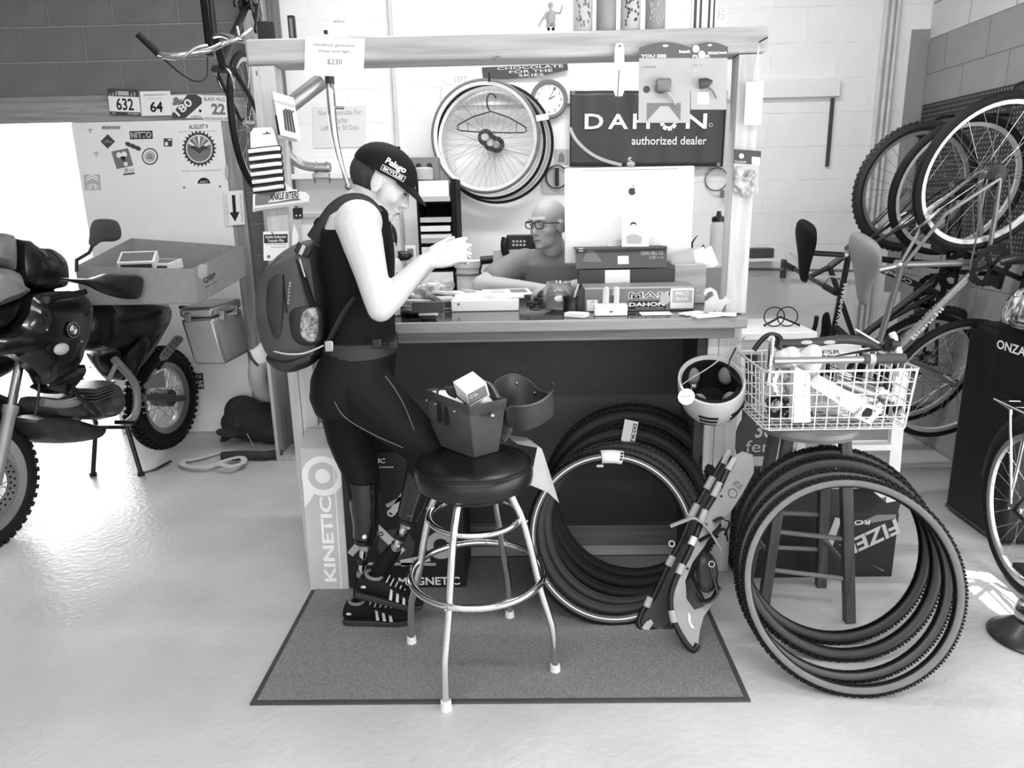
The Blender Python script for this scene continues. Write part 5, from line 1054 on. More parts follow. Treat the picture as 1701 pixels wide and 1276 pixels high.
tag(g.build('white_cloth', m_white, remesh=.006, smooth_it=4), 'crumpled white cloth stuffed in the front of the canvas bag', 'cloth')
cc = PY(735, 652, 2.2); tag(G().tube([cc+V((-.02, 0, -.01)), cc+V((-.01, .01, .012)), cc+V((.01, 0, .014)), cc+V((.02, .0, -.005)), cc+V((.04, .01, -.02))], .004, 8, k=4).build('charger_cable', m_blackp), 'short black cable looping out of the canvas bag', 'cable')
tag(G().prism([PZ(716, 650, .94), PZ(740, 648, .94), PZ(770, 668, .93), PZ(760, 670, .93)], V((0, 0, -.05))).build('booklet', m_paper), 'white booklet standing inside the left of the canvas bag', 'booklet')
# second bag: open, tipped back, hanging off a hook on the dark panel behind the stool
hc2 = PY(870, 665, 2.43); hb = thing('open_satchel', 'open leather satchel gaping upward on the stool rim behind the canvas bag', 'bag', hc2-V((0, 0, .1)))
rimp = [PY(x, y, Y-.19) for x, y, Y in ((838, 680, 2.50), (848, 676, 2.48), (875, 675, 2.46), (900, 666, 2.48), (918, 650, 2.54), (912, 653, 2.62), (895, 648, 2.70), (875, 630, 2.76), (848, 622, 2.76), (820, 640, 2.66))]
botp = [PY(x, y, Y-.19) for x, y, Y in ((842, 712, 2.52), (852, 716, 2.50), (870, 716, 2.49), (895, 708, 2.51), (918, 692, 2.55), (916, 690, 2.62), (898, 700, 2.68), (872, 706, 2.72), (850, 706, 2.72), (838, 706, 2.64))]
rs_ = smooth_path(rimp, 3, True); bs_ = smooth_path(botp, 3, True); g = G(); cb_ = sum(bs_, V())/len(bs_); cr_ = sum(rs_, V())/len(rs_)
midp = [bs_[i].lerp(rs_[i], .55)+(rs_[i]-cr_)*.05 for i in range(len(rs_))]
g.loft([[p+(cb_-p)*.4 for p in bs_], bs_, midp, rs_, [p+(cr_-p)*.05 for p in rs_], [bs_[i]+(cb_-bs_[i])*.1+V((0, 0, .012)) for i in range(len(bs_))]]); g.build('body', m_leath, hb)
G().tube(rs_, .004, 6, closed=True).build('rim_piping', m_leath2, hb)
for x, y, Y in ((866, 623, 2.75), (918, 648, 2.54)): c = PY(x, y, Y-.19); G().tube([c, c+V((.006, 0, .02)), c+V((-.004, 0, .03))], .008, 8, flat=.4).build('tab', m_leath, hb)
for x, y in ((858, 637), (888, 653)): c = PY(x, y, 2.51); G().ell(c, (.006, .004, .006), nu=8, nv=6).build('rivet', m_steel, hb)
G().tube([PY(846, 700, 2.33), PY(842, 712, 2.31), PY(838, 722, 2.30), PY(832, 730, 2.29)], .02, 8, k=3, flat=.2).build('shoulder_strap', m_leath, hb)
pp = [PY(x, y, Y) for x, y, Y in ((836, 722, 2.33), (878, 727, 2.30), (898, 745, 2.26), (929, 836, 2.25), (872, 804, 2.16), (886, 760, 2.2))]
pa = thing('paper_sheet', 'creased pale paper sheet hanging over the edge of the stool seat', 'paper', pp[2]); q = [PZ(838, 722, .7475), PZ(876, 728, .7475), PZ(893, 744, .7475), PZ(860, 738, .7475)]
G().prism(q, V((0, 0, .0012))).build('top_fold', m_lgrey, pa); h = [PY(893, 742, 2.27), PY(900, 746, 2.27), PY(905, 760, 2.255), PY(929, 836, 2.24), PY(910, 818, 2.22), PY(874, 803, 2.15), PY(884, 785, 2.17), PY(889, 760, 2.22)]
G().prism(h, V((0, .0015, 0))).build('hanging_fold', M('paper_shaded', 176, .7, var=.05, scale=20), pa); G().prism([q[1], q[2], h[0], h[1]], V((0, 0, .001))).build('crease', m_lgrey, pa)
# ================================================================== ON THE COUNTER
CT = CZ+.0012
def cbox(name, label, cat, x0, x1, yt, yb, Y, dep, mat, bev=.002, grp=None, nm='body', fl=True):
    a = PY(x0, yb, Y); b = PY(x1, yb, Y); t = PY((x0+x1)/2, yt, Y); z0 = CT if fl else (a.z+b.z)/2
    o = thing(name, label, cat, ((a.x+b.x)/2, Y+dep/2, z0), group=grp); G().bb(a.x, b.x, Y, Y+dep, z0, t.z).build(nm, mat, o, bevel=bev)
    return o, Card((a.x, Y, z0), (b.x, Y, z0), (a.x, Y, t.z))
m_boxg = M('box_grey', 118, .5, var=.02); m_boxd = M('box_dark', 62, .5, var=.03)
o, c = cbox('display_carton', 'grey carton with stickers and old-style lettering on the counter', 'box', 971, 1153, 477, 524, 2.90, .16, m_boxg)
txt(c, 'MASI', .40, .52, .78, .80, m_paper, o, bold=.05); txt(c, 'MASI', .405, .535, .775, .785, m_dgrey, o, d=.0012)
c.rect(.40, .07, .74, .42).build('banner_sticker', m_black, o); txt(c, 'DAHON', .405, .19, .73, .36, m_white, o, bold=.03, d=.0014); txt(c, 'personal mobility', .47, .09, .72, .15, m_white, o, d=.0014)
c.rect(.78, .08, .99, .93).build('square_sticker', m_paper, o); c.rect(.795, .32, .975, .84, .0010).build('square_print', m_lgrey, o); txt(c, 'PRO\nBAR', .825, .40, .945, .78, m_white, o, d=.0016, bold=.03)
c.rect(.02, .03, .12, .5).build('corner_sticker', m_paper, o); c.rect(.06, .38, .09, .46, .001).build('corner_print', m_lgrey, o); c.poly([(.68, .4), (.7, .3), (.74, .25), (.76, .3), (.78, .45), (.76, .7), (.73, .75), (.70, .7)], .0020).build('bear_sticker', m_lgrey, o)
c.rect(0, .95, 1, 1, .0008).build('edge_strip', m_lgrey, o); G().prism([c.p(0, 0), c.p(0, 1), c.p(-.09, 1.02)+V((0, -.05, 0)), c.p(-.09, .12)+V((0, -.05, 0))], V((0, .003, 0))).build('side_flap', m_boxd, o)
o, c = cbox('display_carton', 'dark carton with standing lid and pale price label behind the grey carton', 'box', 962, 1120, 447, 490, 3.07, .12, m_boxd)
c.rect(.27, .35, .53, .98).build('price_label', m_paper, o); txt(c, 'no charge 12.00', .30, .55, .5, .65, m_grey, o, d=.0012)
L0 = PY(957, 447, 3.06); L1 = PY(1109, 447, 3.06); L2 = PY(957, 411, 3.10); lc = Card(V((L0.x, 3.066, L0.z)), V((L1.x, 3.066, L0.z)), V((L0.x, 3.10, L2.z))); lc.slab(.004).build('lid', m_boxg if False else M('lid_grey', 84, .5, var=.02), o)
txt(lc, 'OSAKA BELL CO.', .715, .58, .965, .76, m_lgrey, o, bold=.02); txt(lc, '大阪ベル', .80, .38, .965, .54, m_lgrey, o); lc.rect(.035, .80, .085, .96).build('sticker', m_paper, o); lc.rect(.46, .18, .58, .56).build('sticker', m_paper, o); lc.poly([(.07, .33), (.14, .92), (.2, .85), (.24, .6), (.28, .36), (.28, .28)], .0007).build('mountain_print', m_grey, o)
G().bb(L0.x, L1.x, 3.0705, 3.30, L2.z-.01, L2.z-.006).build('lid_return', m_boxd, o)
o, c = cbox('wooden_tray', 'small wooden tray box holding envelopes beside the dark carton', 'tray', 1120, 1172, 440, 478, 3.08, .22, wood('tray_wood', 150, 180, 'x')); 
for i, (x, tl) in enumerate(((1135, .25), (1150, .35), (1158, .4))): p = PY(x, 430, 3.14); tag(G().box(p+V((.02*i, .02*i, -.01)), (.10, .002, .09), Matrix.Rotation(-tl, 3, 'Y')).build('envelope', m_paper if i else m_lgrey), ('grey envelope', 'thin white envelope', 'wide white envelope')[i]+' leaning in the small wooden tray', 'envelope')
a = PY(1172, 445, 3.1); tag(G().bb(a.x, a.x+.075, 3.1, 3.104, CT, a.z).build('wall_card', m_grey), 'grey card with a dark slash standing by the right post', 'card')
# bunny card holder, cards, cup, jar, squirrel
o, c = cbox('card_holder', 'white card holder with two upright rabbit ears on the counter edge', 'card holder', 988, 1042, 507, 531, 2.785, .05, m_paper)
for x in (1006, 1023):
    p0 = PY(x, 507, 2.80); p1 = PY(x+1, 476, 2.80); G().tube([p0, p0.lerp(p1, .8), p1], [.012, .012, .008], 12, flat=.25, up=(0, 1, 0)).build('ear', M('pale_wood', 196, .5), o)
a = PY(1016, 497, 2.798); c2 = Card(a+V((-.006, 0, -.014)), a+V((.012, 0, -.014)), a+V((-.006, 0, .014))); c2.slab(.001).build('tag_card', m_dgrey, o); c.poly([(.42, .45), (.5, .3), (.58, .45)], .001).build('notch', m_dgrey, o)
o, c = cbox('card_stack', 'flat stack of white cards on the counter edge before the grey carton', 'cards', 1066, 1118, 523, 531, 2.78, .08, m_paper)
a = PZ(958, 526, CT); R = Matrix.Rotation(-.5, 3, 'Z'); tag(G().box(a+V((0, 0, .008)), (.085, .05, .016), R).build('card_stack', m_paper, bevel=.001), 'small block of white cards left of the rabbit-eared holder', 'cards')
a = PZ(948, 522, CT); cu = thing('dark_cup', 'dark ribbed cup with a pencil next to the grey carton', 'cup', a); G().lathe(a, (0, 0, 1), [(.026, 0), (.032, .02), (.028, .045), (.034, .07), (.030, .07), (.024, .045), (.02, .005)], 20).build('bowl', m_blackp, cu); G().cyl(a+V((0, 0, .02)), a+V((.03, 0, .12)), .004, n=8).build('pencil', m_lgrey, cu)
a = PZ(928, 515, CT); gj = thing('glass_bowl', 'clear round glass bowl with an oval label beside the seated man', 'bowl', a); G().lathe(a, (0, 0, 1), [(.03, 0), (.055, .01), (.068, .05), (.060, .09), (.048, .105), (.052, .115), (.048, .115), (.044, .105), (.055, .09), (.063, .05), (.05, .014), (.01, .006)], 28).build('glass', M('clear_glass', 235, .04, trans=.9), gj); G().ell(a+V((.0, -.066, .055)), (.02, .003, .012)).build('label', m_paper, gj)
sq = PZ(1190, 522, CT); s4 = PY(1190, 500, sq.y); sqo = thing('squirrel_figure', 'flat pale wooden squirrel cut-out standing at the counter end', 'figurine', V((s4.x, sq.y, CT)))
qs = [(1170, 518), (1172, 500), (1180, 494), (1186, 489), (1183, 482), (1176, 484), (1172, 490), (1169, 486), (1172, 479), (1181, 476), (1190, 481), (1193, 490), (1195, 497), (1203, 495), (1206, 490), (1209, 495), (1213, 497), (1210, 503), (1204, 505), (1199, 515), (1200, 520), (1192, 520), (1187, 514), (1184, 520)]
zb = min(PY(x, y, sq.y).z for x, y in qs); G().prism([PY(x, y, sq.y)+V((0, 0, CT-zb)) for x, y in qs], V((0, .012, 0))).build('cutout', M('pale_wood', 196, .5), sqo)
for i, (x, y, rz) in enumerate(((1150, 522, .5), (1172, 528, .3), (1200, 527, -.3))): a = PZ(x, y, CT); tag(G().box(a+V((0, 0, .004+.004*i)), (.10, .05, .006), Matrix.Rotation(rz, 3, 'Z')).build('paper_slip', m_paper), ('white paper slip', 'folded white leaflet', 'loose white flyer')[i]+' lying before the squirrel cut-out', 'paper')
# computer seen from behind
ic = thing('desktop_computer', 'slim desktop computer seen from behind with a dark fruit logo', 'computer', (.455, 3.3, CT)); YI = 3.22
a = PY(938, 280, YI); b = PY(1154, 280, YI); z1 = a.z; z0 = PY(945, 438, YI).z
G().bb(a.x, b.x, YI, YI+.012, z0, z1).build('back_shell', M('computer_alu', 248, .35, var=.005), ic, bevel=.01); G().bb(a.x+.004, b.x-.004, YI+.012, YI+.022, z0+.004, z1-.004).build('screen', m_black, ic)
xm = (a.x+b.x)/2; G().prism([V((xm-.09, YI+.0, z0+.10)), V((xm+.09, YI, z0+.10)), V((xm+.09, YI-.05, CT+.004)), V((xm-.09, YI-.05, CT+.004))], V((0, .006, 0))).build('stand', m_alu, ic); G().bb(xm-.09, xm+.09, YI-.05, YI+.11, CT, CT+.006).build('stand_foot', m_alu, ic)
G().bb(a.x+.07, b.x-.07, YI-.0012, YI-.0002, z1-.012, z1-.0105).build('vent_line', m_grey, ic)
cl = PY(1050, 318, YI); ap = []; s_ = .0165
for t in range(40):
    q = 2*pi*t/40; r = 1+.10*cos(2*q)*0; x = .92*cos(q); y = sin(q)*.98
    if y > .55: y -= .22*max(0, 1-abs(x)/.35)
    if y < -.7: y += .12*max(0, 1-abs(x)/.3)
    d = sqrt((x-1.15)**2+(y-.15)**2)
    if d < .48: x = 1.15-.48*(1.15-x)/max(d, .01); y = .15+(y-.15)*.48/max(d, .01)
    ap.append(V((cl.x+x*s_, YI-.0004, cl.z+y*s_)))
G().prism(ap, V((0, -.001, 0))).build('logo', m_dgrey, ic); G().prism([V((cl.x+x*s_, YI-.0004, cl.z+y*s_)) for x, y in ((0, 1.1), (.12, 1.45), (.42, 1.65), (.36, 1.3))], V((0, -.001, 0))).build('logo_leaf', m_dgrey, ic)
pc = PY(1050, 385, 3.10); c = Card(PY(1033, 410, 3.10), PY(1078, 410, 3.10), PY(1033, 358, 3.10)); o = thing('photo_card', 'small white portrait card standing on the dark carton lid', 'photo', c.p(.5, 0)); c.slab(-.001).build('card', m_paper, o)
c.poly([(.28, .62), (.32, .76), (.42, .80), (.52, .76), (.55, .60), (.52, .70), (.42, .74), (.33, .70)], .0016).build('hair_print', m_black, o); c.disc(.42, .47, .0018, .0016, 10).build('mouth_print', m_grey, o); c.poly([(.15, .32), (.3, .40), (.55, .40), (.75, .30), (.7, .1), (.2, .1)], .0015).build('shirt_print', m_lgrey, o)
dk = PY(1048, 272, YI+.005); du = thing('rubber_duck', 'tiny duck figurine perched on top of the computer', 'figurine', V((dk.x, YI+.005, z1))); G().ell(V((dk.x, YI+.006, z1+.012)), (.018, .013, .012)).build('body', m_lgrey, du); G().ell(V((dk.x-.004, YI+.006, z1+.031)), (.0095, .0095, .010)).build('head', m_lgrey, du); G().ell(V((dk.x-.002, YI+.003, z1+.032)), (.007, .007, .006)).build('face_mask', m_dgrey, du)
# left half of the counter
a = PZ(657, 524, CT); gb = thing('glue_bottle', 'white nozzle bottle with an eyed label on the counter', 'bottle', a); G().lathe(a, (0, 0, 1), [(.018, 0), (.022, .004), (.022, .10), (.018, .115), (.010, .125), (.010, .14), (.005, .165), (.002, .185)], 20).build('body', m_whiteplastic, gb); G().bb(a.x-.008, a.x+.014, a.y-.024, a.y-.0225, CT+.02, CT+.05).build('label', m_lgrey, gb)
a = PY(657, 440, 3.45); gb2 = thing('glue_bottle', 'grey capped squeeze bottle behind the white nozzle bottle', 'bottle', V((a.x, 3.45, CT))); G().lathe(V((a.x, 3.45, CT)), (0, 0, 1), [(.03, 0), (.034, .01), (.034, .15), (.02, .18), (.012, .19), (.016, .2), (.004, .26)], 20).build('body', m_lgrey, gb2); e = V((a.x+.012, 3.416, CT+.12)); G().cyl(e+V((0, .003, 0)), e+V((0, -.001, 0)), .009, n=14).build('eye_print', m_paper, gb2); G().cyl(e, e+V((0, -.002, 0)), .004, n=10).build('pupil_print', m_black, gb2)
pd = PZ(711, 532, CT); po_ = thing('platform_pedal', 'dark rectangular platform pedal lying on the counter edge', 'pedal', pd); c0 = PY(711, 511, pd.y); G().box(c0+V((0, .01, 0)), (.125, .02, .042), Matrix.Rotation(.0, 3, 'Y')).build('pad', m_dgrey, po_, bevel=.003); G().box(c0+V((0, .008, -.026)), (.075, .03, .014)).build('cage', m_alu, po_, bevel=.003); G().box(V((c0.x, c0.y+.01, CT+.012)), (.06, .035, .022)).build('mount', m_blackp, po_, bevel=.004)
c0 = PZ(742, 512, CT); sb_ = thing('tube_box', 'small printed inner tube box behind the pedal', 'box', c0); R = Matrix.Rotation(.35, 3, 'Z'); G().box(c0+V((0, 0, .024)), (.07, .10, .046), R).build('body', m_lgrey, sb_, bevel=.002); G().box(c0+R @ V((-.0, -.0505, 0))+V((0, 0, .022)), (.045, .001, .025), R).build('print', m_dgrey, sb_)
c0 = PZ(665, 530, CT); 
for i, (x, y, r) in enumerate(((668, 520, .04), (680, 527, .035))): a = PZ(x, y, CT); tag(G().ell(a+V((.01, .02, .018)), (.05, .04, .022), Matrix.Rotation(.4*i, 3, 'Z')).build('dark_pouch', m_blackp), ('slumped black pouch under the glue bottle', 'small black pouch beside the pedal')[i], 'pouch')
cb = PZ(715, 498, CT); pb = thing('parcel_bag', 'clear plastic parcel with dark contents heaped on the counter', 'bag', cb); g = G()
for x, y, r in ((690, 490, .06), (712, 486, .07), (735, 492, .06), (720, 474, .055), (740, 478, .05), (698, 478, .05)): p = PY(x, y, cb.y+.08); g.ell(p, (r, .06, r*.55), Matrix.Rotation(random.uniform(-.5, .5), 3, 'Y'), 14, 8)
g.build('film', M('plastic_film', 120, .12, kind='speckle', g2=225, scale=14, bump=.7, bscale=18, spec=.8), pb, remesh=.008, smooth_it=2)
bi = PZ(805, 517, CT); bx0 = PZ(750, 518, CT).x; bx1 = PZ(862, 516, CT).x; yb_ = bi.y; zt = PY(805, 499, yb_).z
o = thing('ring_binder', 'thick white binder lying flat on the counter before the seated man', 'binder', (bi.x, yb_+.1, CT)); G().bb(bx0, bx1, yb_, yb_+.22, CT, zt).build('body', m_paper, o, bevel=.003); G().cyl(V((bx0+.03, yb_-.001, CT+.03)), V((bx0+.03, yb_+.001, CT+.03)), .006, n=10).build('hole', m_grey, o)
for i, (dx, rz, w) in enumerate(((.01, .06, .24), (.03, -.08, .22), (.06, .12, .20))):
    cq = V((bi.x+dx+.03, yb_+.12, zt+.004+.007*i)); R = Matrix.Rotation(rz, 3, 'Z'); o = thing('booklet', ('plain white booklet at the bottom of the pile on the binder', 'white booklet in the middle of the pile on the binder', 'open printed booklet on top of the pile on the binder')[i], 'booklet', cq); G().box(cq, (w, .17, .006), R).build('pages', m_paper, o)
    if i == 2: G().box(cq+R @ V((.05, 0, .0034)), (.07, .12, .0006), R).build('printed_block', m_grey, o); G().box(cq+R @ V((-.04, 0, .0034)), (.06, .13, .0006), R).build('printed_block', m_lgrey, o)
for i, (x, y) in enumerate(((770, 487), (790, 485), (745, 488), (690, 505))): a = PZ(x, y+8, CT); tag(G().box(a+V((0, 0, .02+.004*i)), (.12, .09, .012), Matrix.Rotation(.4*i, 3, 'Z') @ Matrix.Rotation(.1, 3, 'Y')).build('leaflet', (m_paper, m_lgrey, m_paper, m_lgrey)[i]), ('white leaflet spread behind the binder', 'grey leaflet lying between parcel and binder', 'white leaflet under the plastic parcel', 'grey leaflet behind the platform pedal')[i], 'leaflet')
g = G(); pts = [PZ(x, y, CT+.004) for x, y in ((875, 505), (890, 503), (905, 506), (893, 511), (880, 508), (900, 501))]; tag(g.tube(pts, .0035, 6, k=5).build('usb_cable', m_blackp), 'thin black cable tangled on the counter near the man', 'cable')
# ================================================================== ON / UNDER THE HEADER BEAM
BT = 2.1192
def bottle(x0, x1, lab, fill, pr):
    c = PY((x0+x1)/2, 60, 2.842); c.z = BT; r = abs(PY(x1, 60, 2.842).x-PY(x0, 60, 2.842).x)/2
    o = thing('water_bottle', lab, 'bottle', c); G().lathe(c, (0, 0, 1), [(r*.92, 0), (r, .008), (r, .13), (r*.82, .15), (r*.80, .16), (r, .175), (r, .205), (r*.7, .215)], 28).build('body', fill, o)
    G().lathe(c+V((0, 0, .216)), (0, 0, 1), [(r*.75, 0), (r*.75, .02), (r*.3, .03), (r*.25, .05)], 20).build('cap', m_dgrey, o)
    if pr:
        g = G()
        for k in range(26):
            a = -pi/2+random.uniform(-.75, .75); z = random.uniform(.02, .11); e = V((cos(a), sin(a), 0)); g.ell(c+e*r+V((0, 0, z)), (.004, .001+.002, .006), Matrix.Rotation(a, 3, 'Z'), 8, 5)
        g.build('print', pr, o, kind='stuff')
mb1 = M('bottle_pale', 190, .4, var=.02); mb2 = M('bottle_grey', 150, .4, var=.02)
bottle(952, 984, 'translucent water bottle with a wreath print at the figurine end of the row', mb1, m_grey); bottle(990, 1023, 'plain grey water bottle second in the row on the beam', mb2, None); bottle(1030, 1063, 'pale water bottle with a dark tree print on the beam', mb1, m_dgrey); bottle(1071, 1104, 'grey water bottle with a faint mark nearest the striped box', mb2, m_lgrey)
fg = PY(915, 62, 2.84); fg.z = BT; fo = thing('toy_figure', 'small seated toy figure raising one arm on the beam', 'figurine', fg); m_toy = M('toy', 158, .5, var=.06, scale=40)
G().box(fg+V((-.0, 0, .006)), (.10, .03, .012)).build('board', m_paper, fo, bevel=.003)
g = G(); g.ell(fg+V((0, 0, .055)), (.018, .013, .03)); g.ell(fg+V((.0, 0, .098)), (.010, .010, .012)); g.tube([fg+V((.012, 0, .075)), fg+V((.034, -.004, .068)), fg+V((.042, -.004, .095))], [.006, .005, .004], 8); g.tube([fg+V((-.012, 0, .075)), fg+V((-.03, -.004, .05)), fg+V((-.045, -.004, .026))], [.006, .005, .004], 8)
for s in (-1, 1): g.tube([fg+V((.007*s, -.002, .035)), fg+V((.012*s, -.012, .03)), fg+V((.008*s, -.014, .012))], [.008, .007, .005], 8)
g.build('body', m_toy, fo, remesh=.0035, smooth_it=2); 
for s in (-1, 1): G().ell(fg+V((.008*s, -.016, .008+.008)), (.006, .009, .005)).build('shoe', m_black, fo)
a = PY(1166, 52, 2.84); st_ = thing('striped_box', 'white box with dark vertical stripes on the right end of the beam', 'box', V((a.x, 2.84, BT))); G().bb(a.x-.045, a.x+.045, 2.81, 2.89, BT, BT+.20).build('body', m_paper, st_)
for u, w in ((-.038, .005), (-.018, .004), (.012, .004), (.030, .003)): G().bb(a.x+u, a.x+u+w*2, 2.8085, 2.8098, BT+.004, BT+.199).build('stripe', m_dgrey, st_)
a = PY(1195, 52, 2.84); o = thing('price_card', 'tiny white price card with the figures 95 beside the striped box', 'card', V((a.x, 2.84, BT))); c = Card(V((a.x-.02, 2.84, BT)), V((a.x+.022, 2.84, BT)), V((a.x-.02, 2.84, BT+.07))); c.slab(.001).build('card', m_paper, o); txt(c, '95', .1, .5, .9, .95, m_lgrey, o, bold=.02)
a = PY(487, 66, 2.84); o = thing('spirit_level', 'small black spirit level standing upright on the beam end', 'tool', V((a.x, 2.84, BT))); G().bb(a.x-.012, a.x+.012, 2.83, 2.85, BT, BT+.085).build('body', m_black, o, bevel=.002); G().bb(a.x-.005, a.x+.006, 2.8285, 2.8298, BT+.01, BT+.075).build('window', m_grey, o)
a = PY(583, 64, 2.86); o = thing('leaflet_stand', 'white leaflet stand with clip board on the beam behind the price sign', 'stand', V((a.x, 2.87, BT))); c = Card(V((a.x-.08, 2.86, BT)), V((a.x+.075, 2.86, BT)), V((a.x-.08, 2.89, BT+.13))); c.slab(.004).build('backboard', m_paper, o); txt(c, 'Alfine', .08, .50, .38, .58, m_grey, o, shear=.3); c.poly([(0, .28), (0, .42), (1, .20), (1, .12)], .0012).build('stripe', m_white, o); G().cyl(V((a.x-.01, 2.84, BT+.008)), V((a.x+.09, 2.84, BT+.008)), .007, n=10).build('tube', m_alu, o); G().box(V((a.x-.088, 2.85, BT+.03)), (.012, .012, .012)).build('clip', m_black, o)
c = pcard((507, 62), (605, 65), (505.5, 125), 2.7655); o = thing('paper_price_sign', 'white paper sign reading Handbuilt generator wheel with light on the beam', 'sign', c.p(.5, .5)); c.slab(.0012).build('sheet', m_paper, o)
mtx = M('pale_ink', 105, .7); txt(c, 'Handbuilt generator', .14, .76, .85, .86, mtx, o); txt(c, 'wheel with light', .22, .60, .77, .70, mtx, o); txt(c, '$230', .38, .29, .63, .45, mtx, o); G().prism([c.p(.02, 1), c.p(.98, 1), c.p(.98, 1)+V((0, .08, .004)), c.p(.02, 1)+V((0, .08, .004))], V((0, 0, .0012))).build('top_fold', m_paper, o)
# hanging light packs
def pack(x0, x1, yt, yb, lab, ttl, sub, Y=2.752):
    c = pcard((x0, yt), (x1, yt), (x0-1.5, yb), Y); o = thing('light_pack', lab, 'package', c.p(.5, 1)); n = 14; hd = 1-(26/(yb-yt))
    arch = [(0, 0), (1, 0), (1, .93)]+[(1-i/n, .93+.07*sin(pi*i/n)) for i in range(1, n)]+[(0, .93)]
    g = G().prism([c.p(u, v, 0) for u, v in arch], -c.n*.002); g.build('card', M('pack_card', 178, .45, var=.02), o)
    hp = [(0, hd), (1, hd), (1, .93)]+[(1-i/n, .93+.07*sin(pi*i/n)) for i in range(1, n)]+[(0, .93)]; c.poly(hp, .0008).build('header', M('pack_header', 92, .45), o)
    c.poly([(.44, .955), (.47, .94), (.53, .94), (.56, .955), (.53, .97), (.47, .97)], .0014).build('hang_hole', m_paper, o); txt(c, ttl, .03, hd+.005, .52, hd+.045, m_paper, o, bold=.03, d=.0014); txt(c, sub, .05, hd-.125, .32, hd-.095, m_grey, o, d=.001); txt(c, 'busch', .76, hd+.06, .97, hd+.10, m_paper, o, bold=.04, d=.0014)
    c.rect(.04, .56, .18, .60).build('print', m_lgrey, o); return c, o
c, o = pack(1062, 1147, 70, 204, 'wide blister pack with a headlamp on a white card hanging from the beam', 'YOU SEE', 'LUMOS')
c.disc(.15, .42, .012, .0012).build('seal', m_dgrey, o); c.rect(.16, .02, .82, .25, .0008).build('road_print', m_grey, o); c.poly([(.16, .02), (.42, .21), (.58, .21), (.82, .02)], .0014).build('beam_print', m_lgrey, o)
p = c.p(.45, .46); G().box(p+V((0, -.018, 0)), (.055, .034, .045)).build('blister', M('blister', 170, .08, trans=.6), o, bevel=.008); G().ell(p+V((-.006, -.014, -.012)), (.022, .013, .014)).build('lamp', m_dgrey, o); G().tube([p+V((.012, -.02, -.02)), p+V((.035, -.022, -.045)), p+V((.045, -.02, -.065))], .0045, 8).build('bracket', m_lgrey, o)
c, o = pack(1149, 1208, 70, 182, 'narrow blister pack with a small lamp hanging next to the wide one', 'FLYER', 'Eyc T')
c.disc(.12, .90, .012, .0012).build('print', m_paper, o); c.disc(.28, .82, .012, .0012).build('print', m_paper, o); c.rect(.45, .82, .74, .86, .0012).build('print', m_lgrey, o); p = c.p(.42, .36)
G().tube([p+V((-.026, -.012, .004)), p+V((0, -.014, .008)), p+V((.018, -.014, .012))], [.018, .016, .004], 12).build('lamp', m_dgrey, o); G().tube([p+V((.0, -.014, -.004)), p+V((.02, -.016, -.02)), p+V((.034, -.016, -.045))], .003, 6).build('bracket', m_grey, o); c.rect(.18, .08, .5, .26, .0008).build('print', m_paper, o)
a0 = PY(1029, 72, 2.757); a1 = PY(1028, 160, 2.757); o = thing('rounded_tag', 'long rounded white tag hanging on the beam front', 'tag', a0); G().tube([a0, a0.lerp(a1, .1), a0.lerp(a1, .9), a1], [.012, .017, .019, .012], 14, flat=.2, up=(0, 1, 0)).build('tag', m_paper, o); G().cyl(a0+V((0, -.004, -.01)), a0+V((0, -.012, -.01)), .003, n=8).build('pin', m_black, o); G().tube([a0.lerp(a1, .5)+V((0, -.005, 0)), a0.lerp(a1, .95)+V((-.005, -.005, 0)), PY(1025, 178, 2.757), PY(1028, 190, 2.757)], .0015, 5, k=2).build('string', m_dgrey, o)
p = PY(1261, 71, 2.757); q = PY(1252, 172, 2.757); o = thing('blank_tag', 'blank white tag hung by a rubber band from a nail on the right post', 'tag', q); 
for dx in (-.004, .006): G().tube([p, V((q.x+dx, q.y, q.z+.075))], .0016, 5).build('band', m_paper, o)
G().box(q, (.062, .003, .145)).build('card', m_paper, o, bevel=.001)
c = pcard((1219, 248), (1264, 251), (1219, 271), 2.765); o = thing('parts_bag', 'clear header bag of small parts pinned to the right post', 'package', c.p(.5, .5)); c.slab(.002).build('header', m_dgrey, o); c.disc(.28, .55, .009, .001).build('logo', m_paper, o); txt(c, 'FULCRUM', .04, .05, .45, .2, m_paper, o, d=.001); c.rect(.66, .0, .98, .55, .001).build('sticker', m_paper, o)
g = G()
for x, y, r in ((1225, 300, .022), (1235, 305, .03), (1245, 312, .025), (1238, 322, .02), (1228, 285, .02), (1248, 290, .018)): g.ell(PY(x, y, 2.752), (r, .010, r*.9), None, 12, 8)
g.build('plastic', M('plastic_film', 150), o, remesh=.005, smooth_it=2)
c = pcard((1219, 271), (1260, 274), (1219, 318), 2.762); c.slab(.001).build('bag_back', m_lgrey, o)
# ------------------------------------------------ left post cards
tc = Card(PY(466, 224, 2.70), PY(500, 233, 2.74), PY(453, 152, 2.70)); o = thing('tool_card', 'white card of hex tools pinned at an angle to the left post', 'package', tc.p(.5, .5)); tc.slab(.003).build('card', m_paper, o); tc.rect(.02, .75, .98, .82).build('print', m_lgrey, o)
for k in range(4): p0 = tc.p(.30+.14*k, .14, .006); p1 = tc.p(.36+.12*k, .60, .006); G().tube([p0, p1, p1+V((.01, 0, .006))], .003, 6).build('hex_key', m_dgrey, o)
tc2 = Card(PY(462, 230, 2.735), PY(494, 236, 2.77), PY(452, 165, 2.735)); o = thing('tool_card', 'second tool card tucked behind the angled hex tool card', 'package', tc2.p(.5, .5)); tc2.slab(.003).build('card', m_lgrey, o); tc2.rect(.02, .1, .15, .6).build('print', m_black, o)
ank = thing('ankle_strap_pack', 'sneaker-shaped card wrapped with striped ankle straps pinned to the left post', 'package', PY(450, 290, 2.735)); YA = 2.745
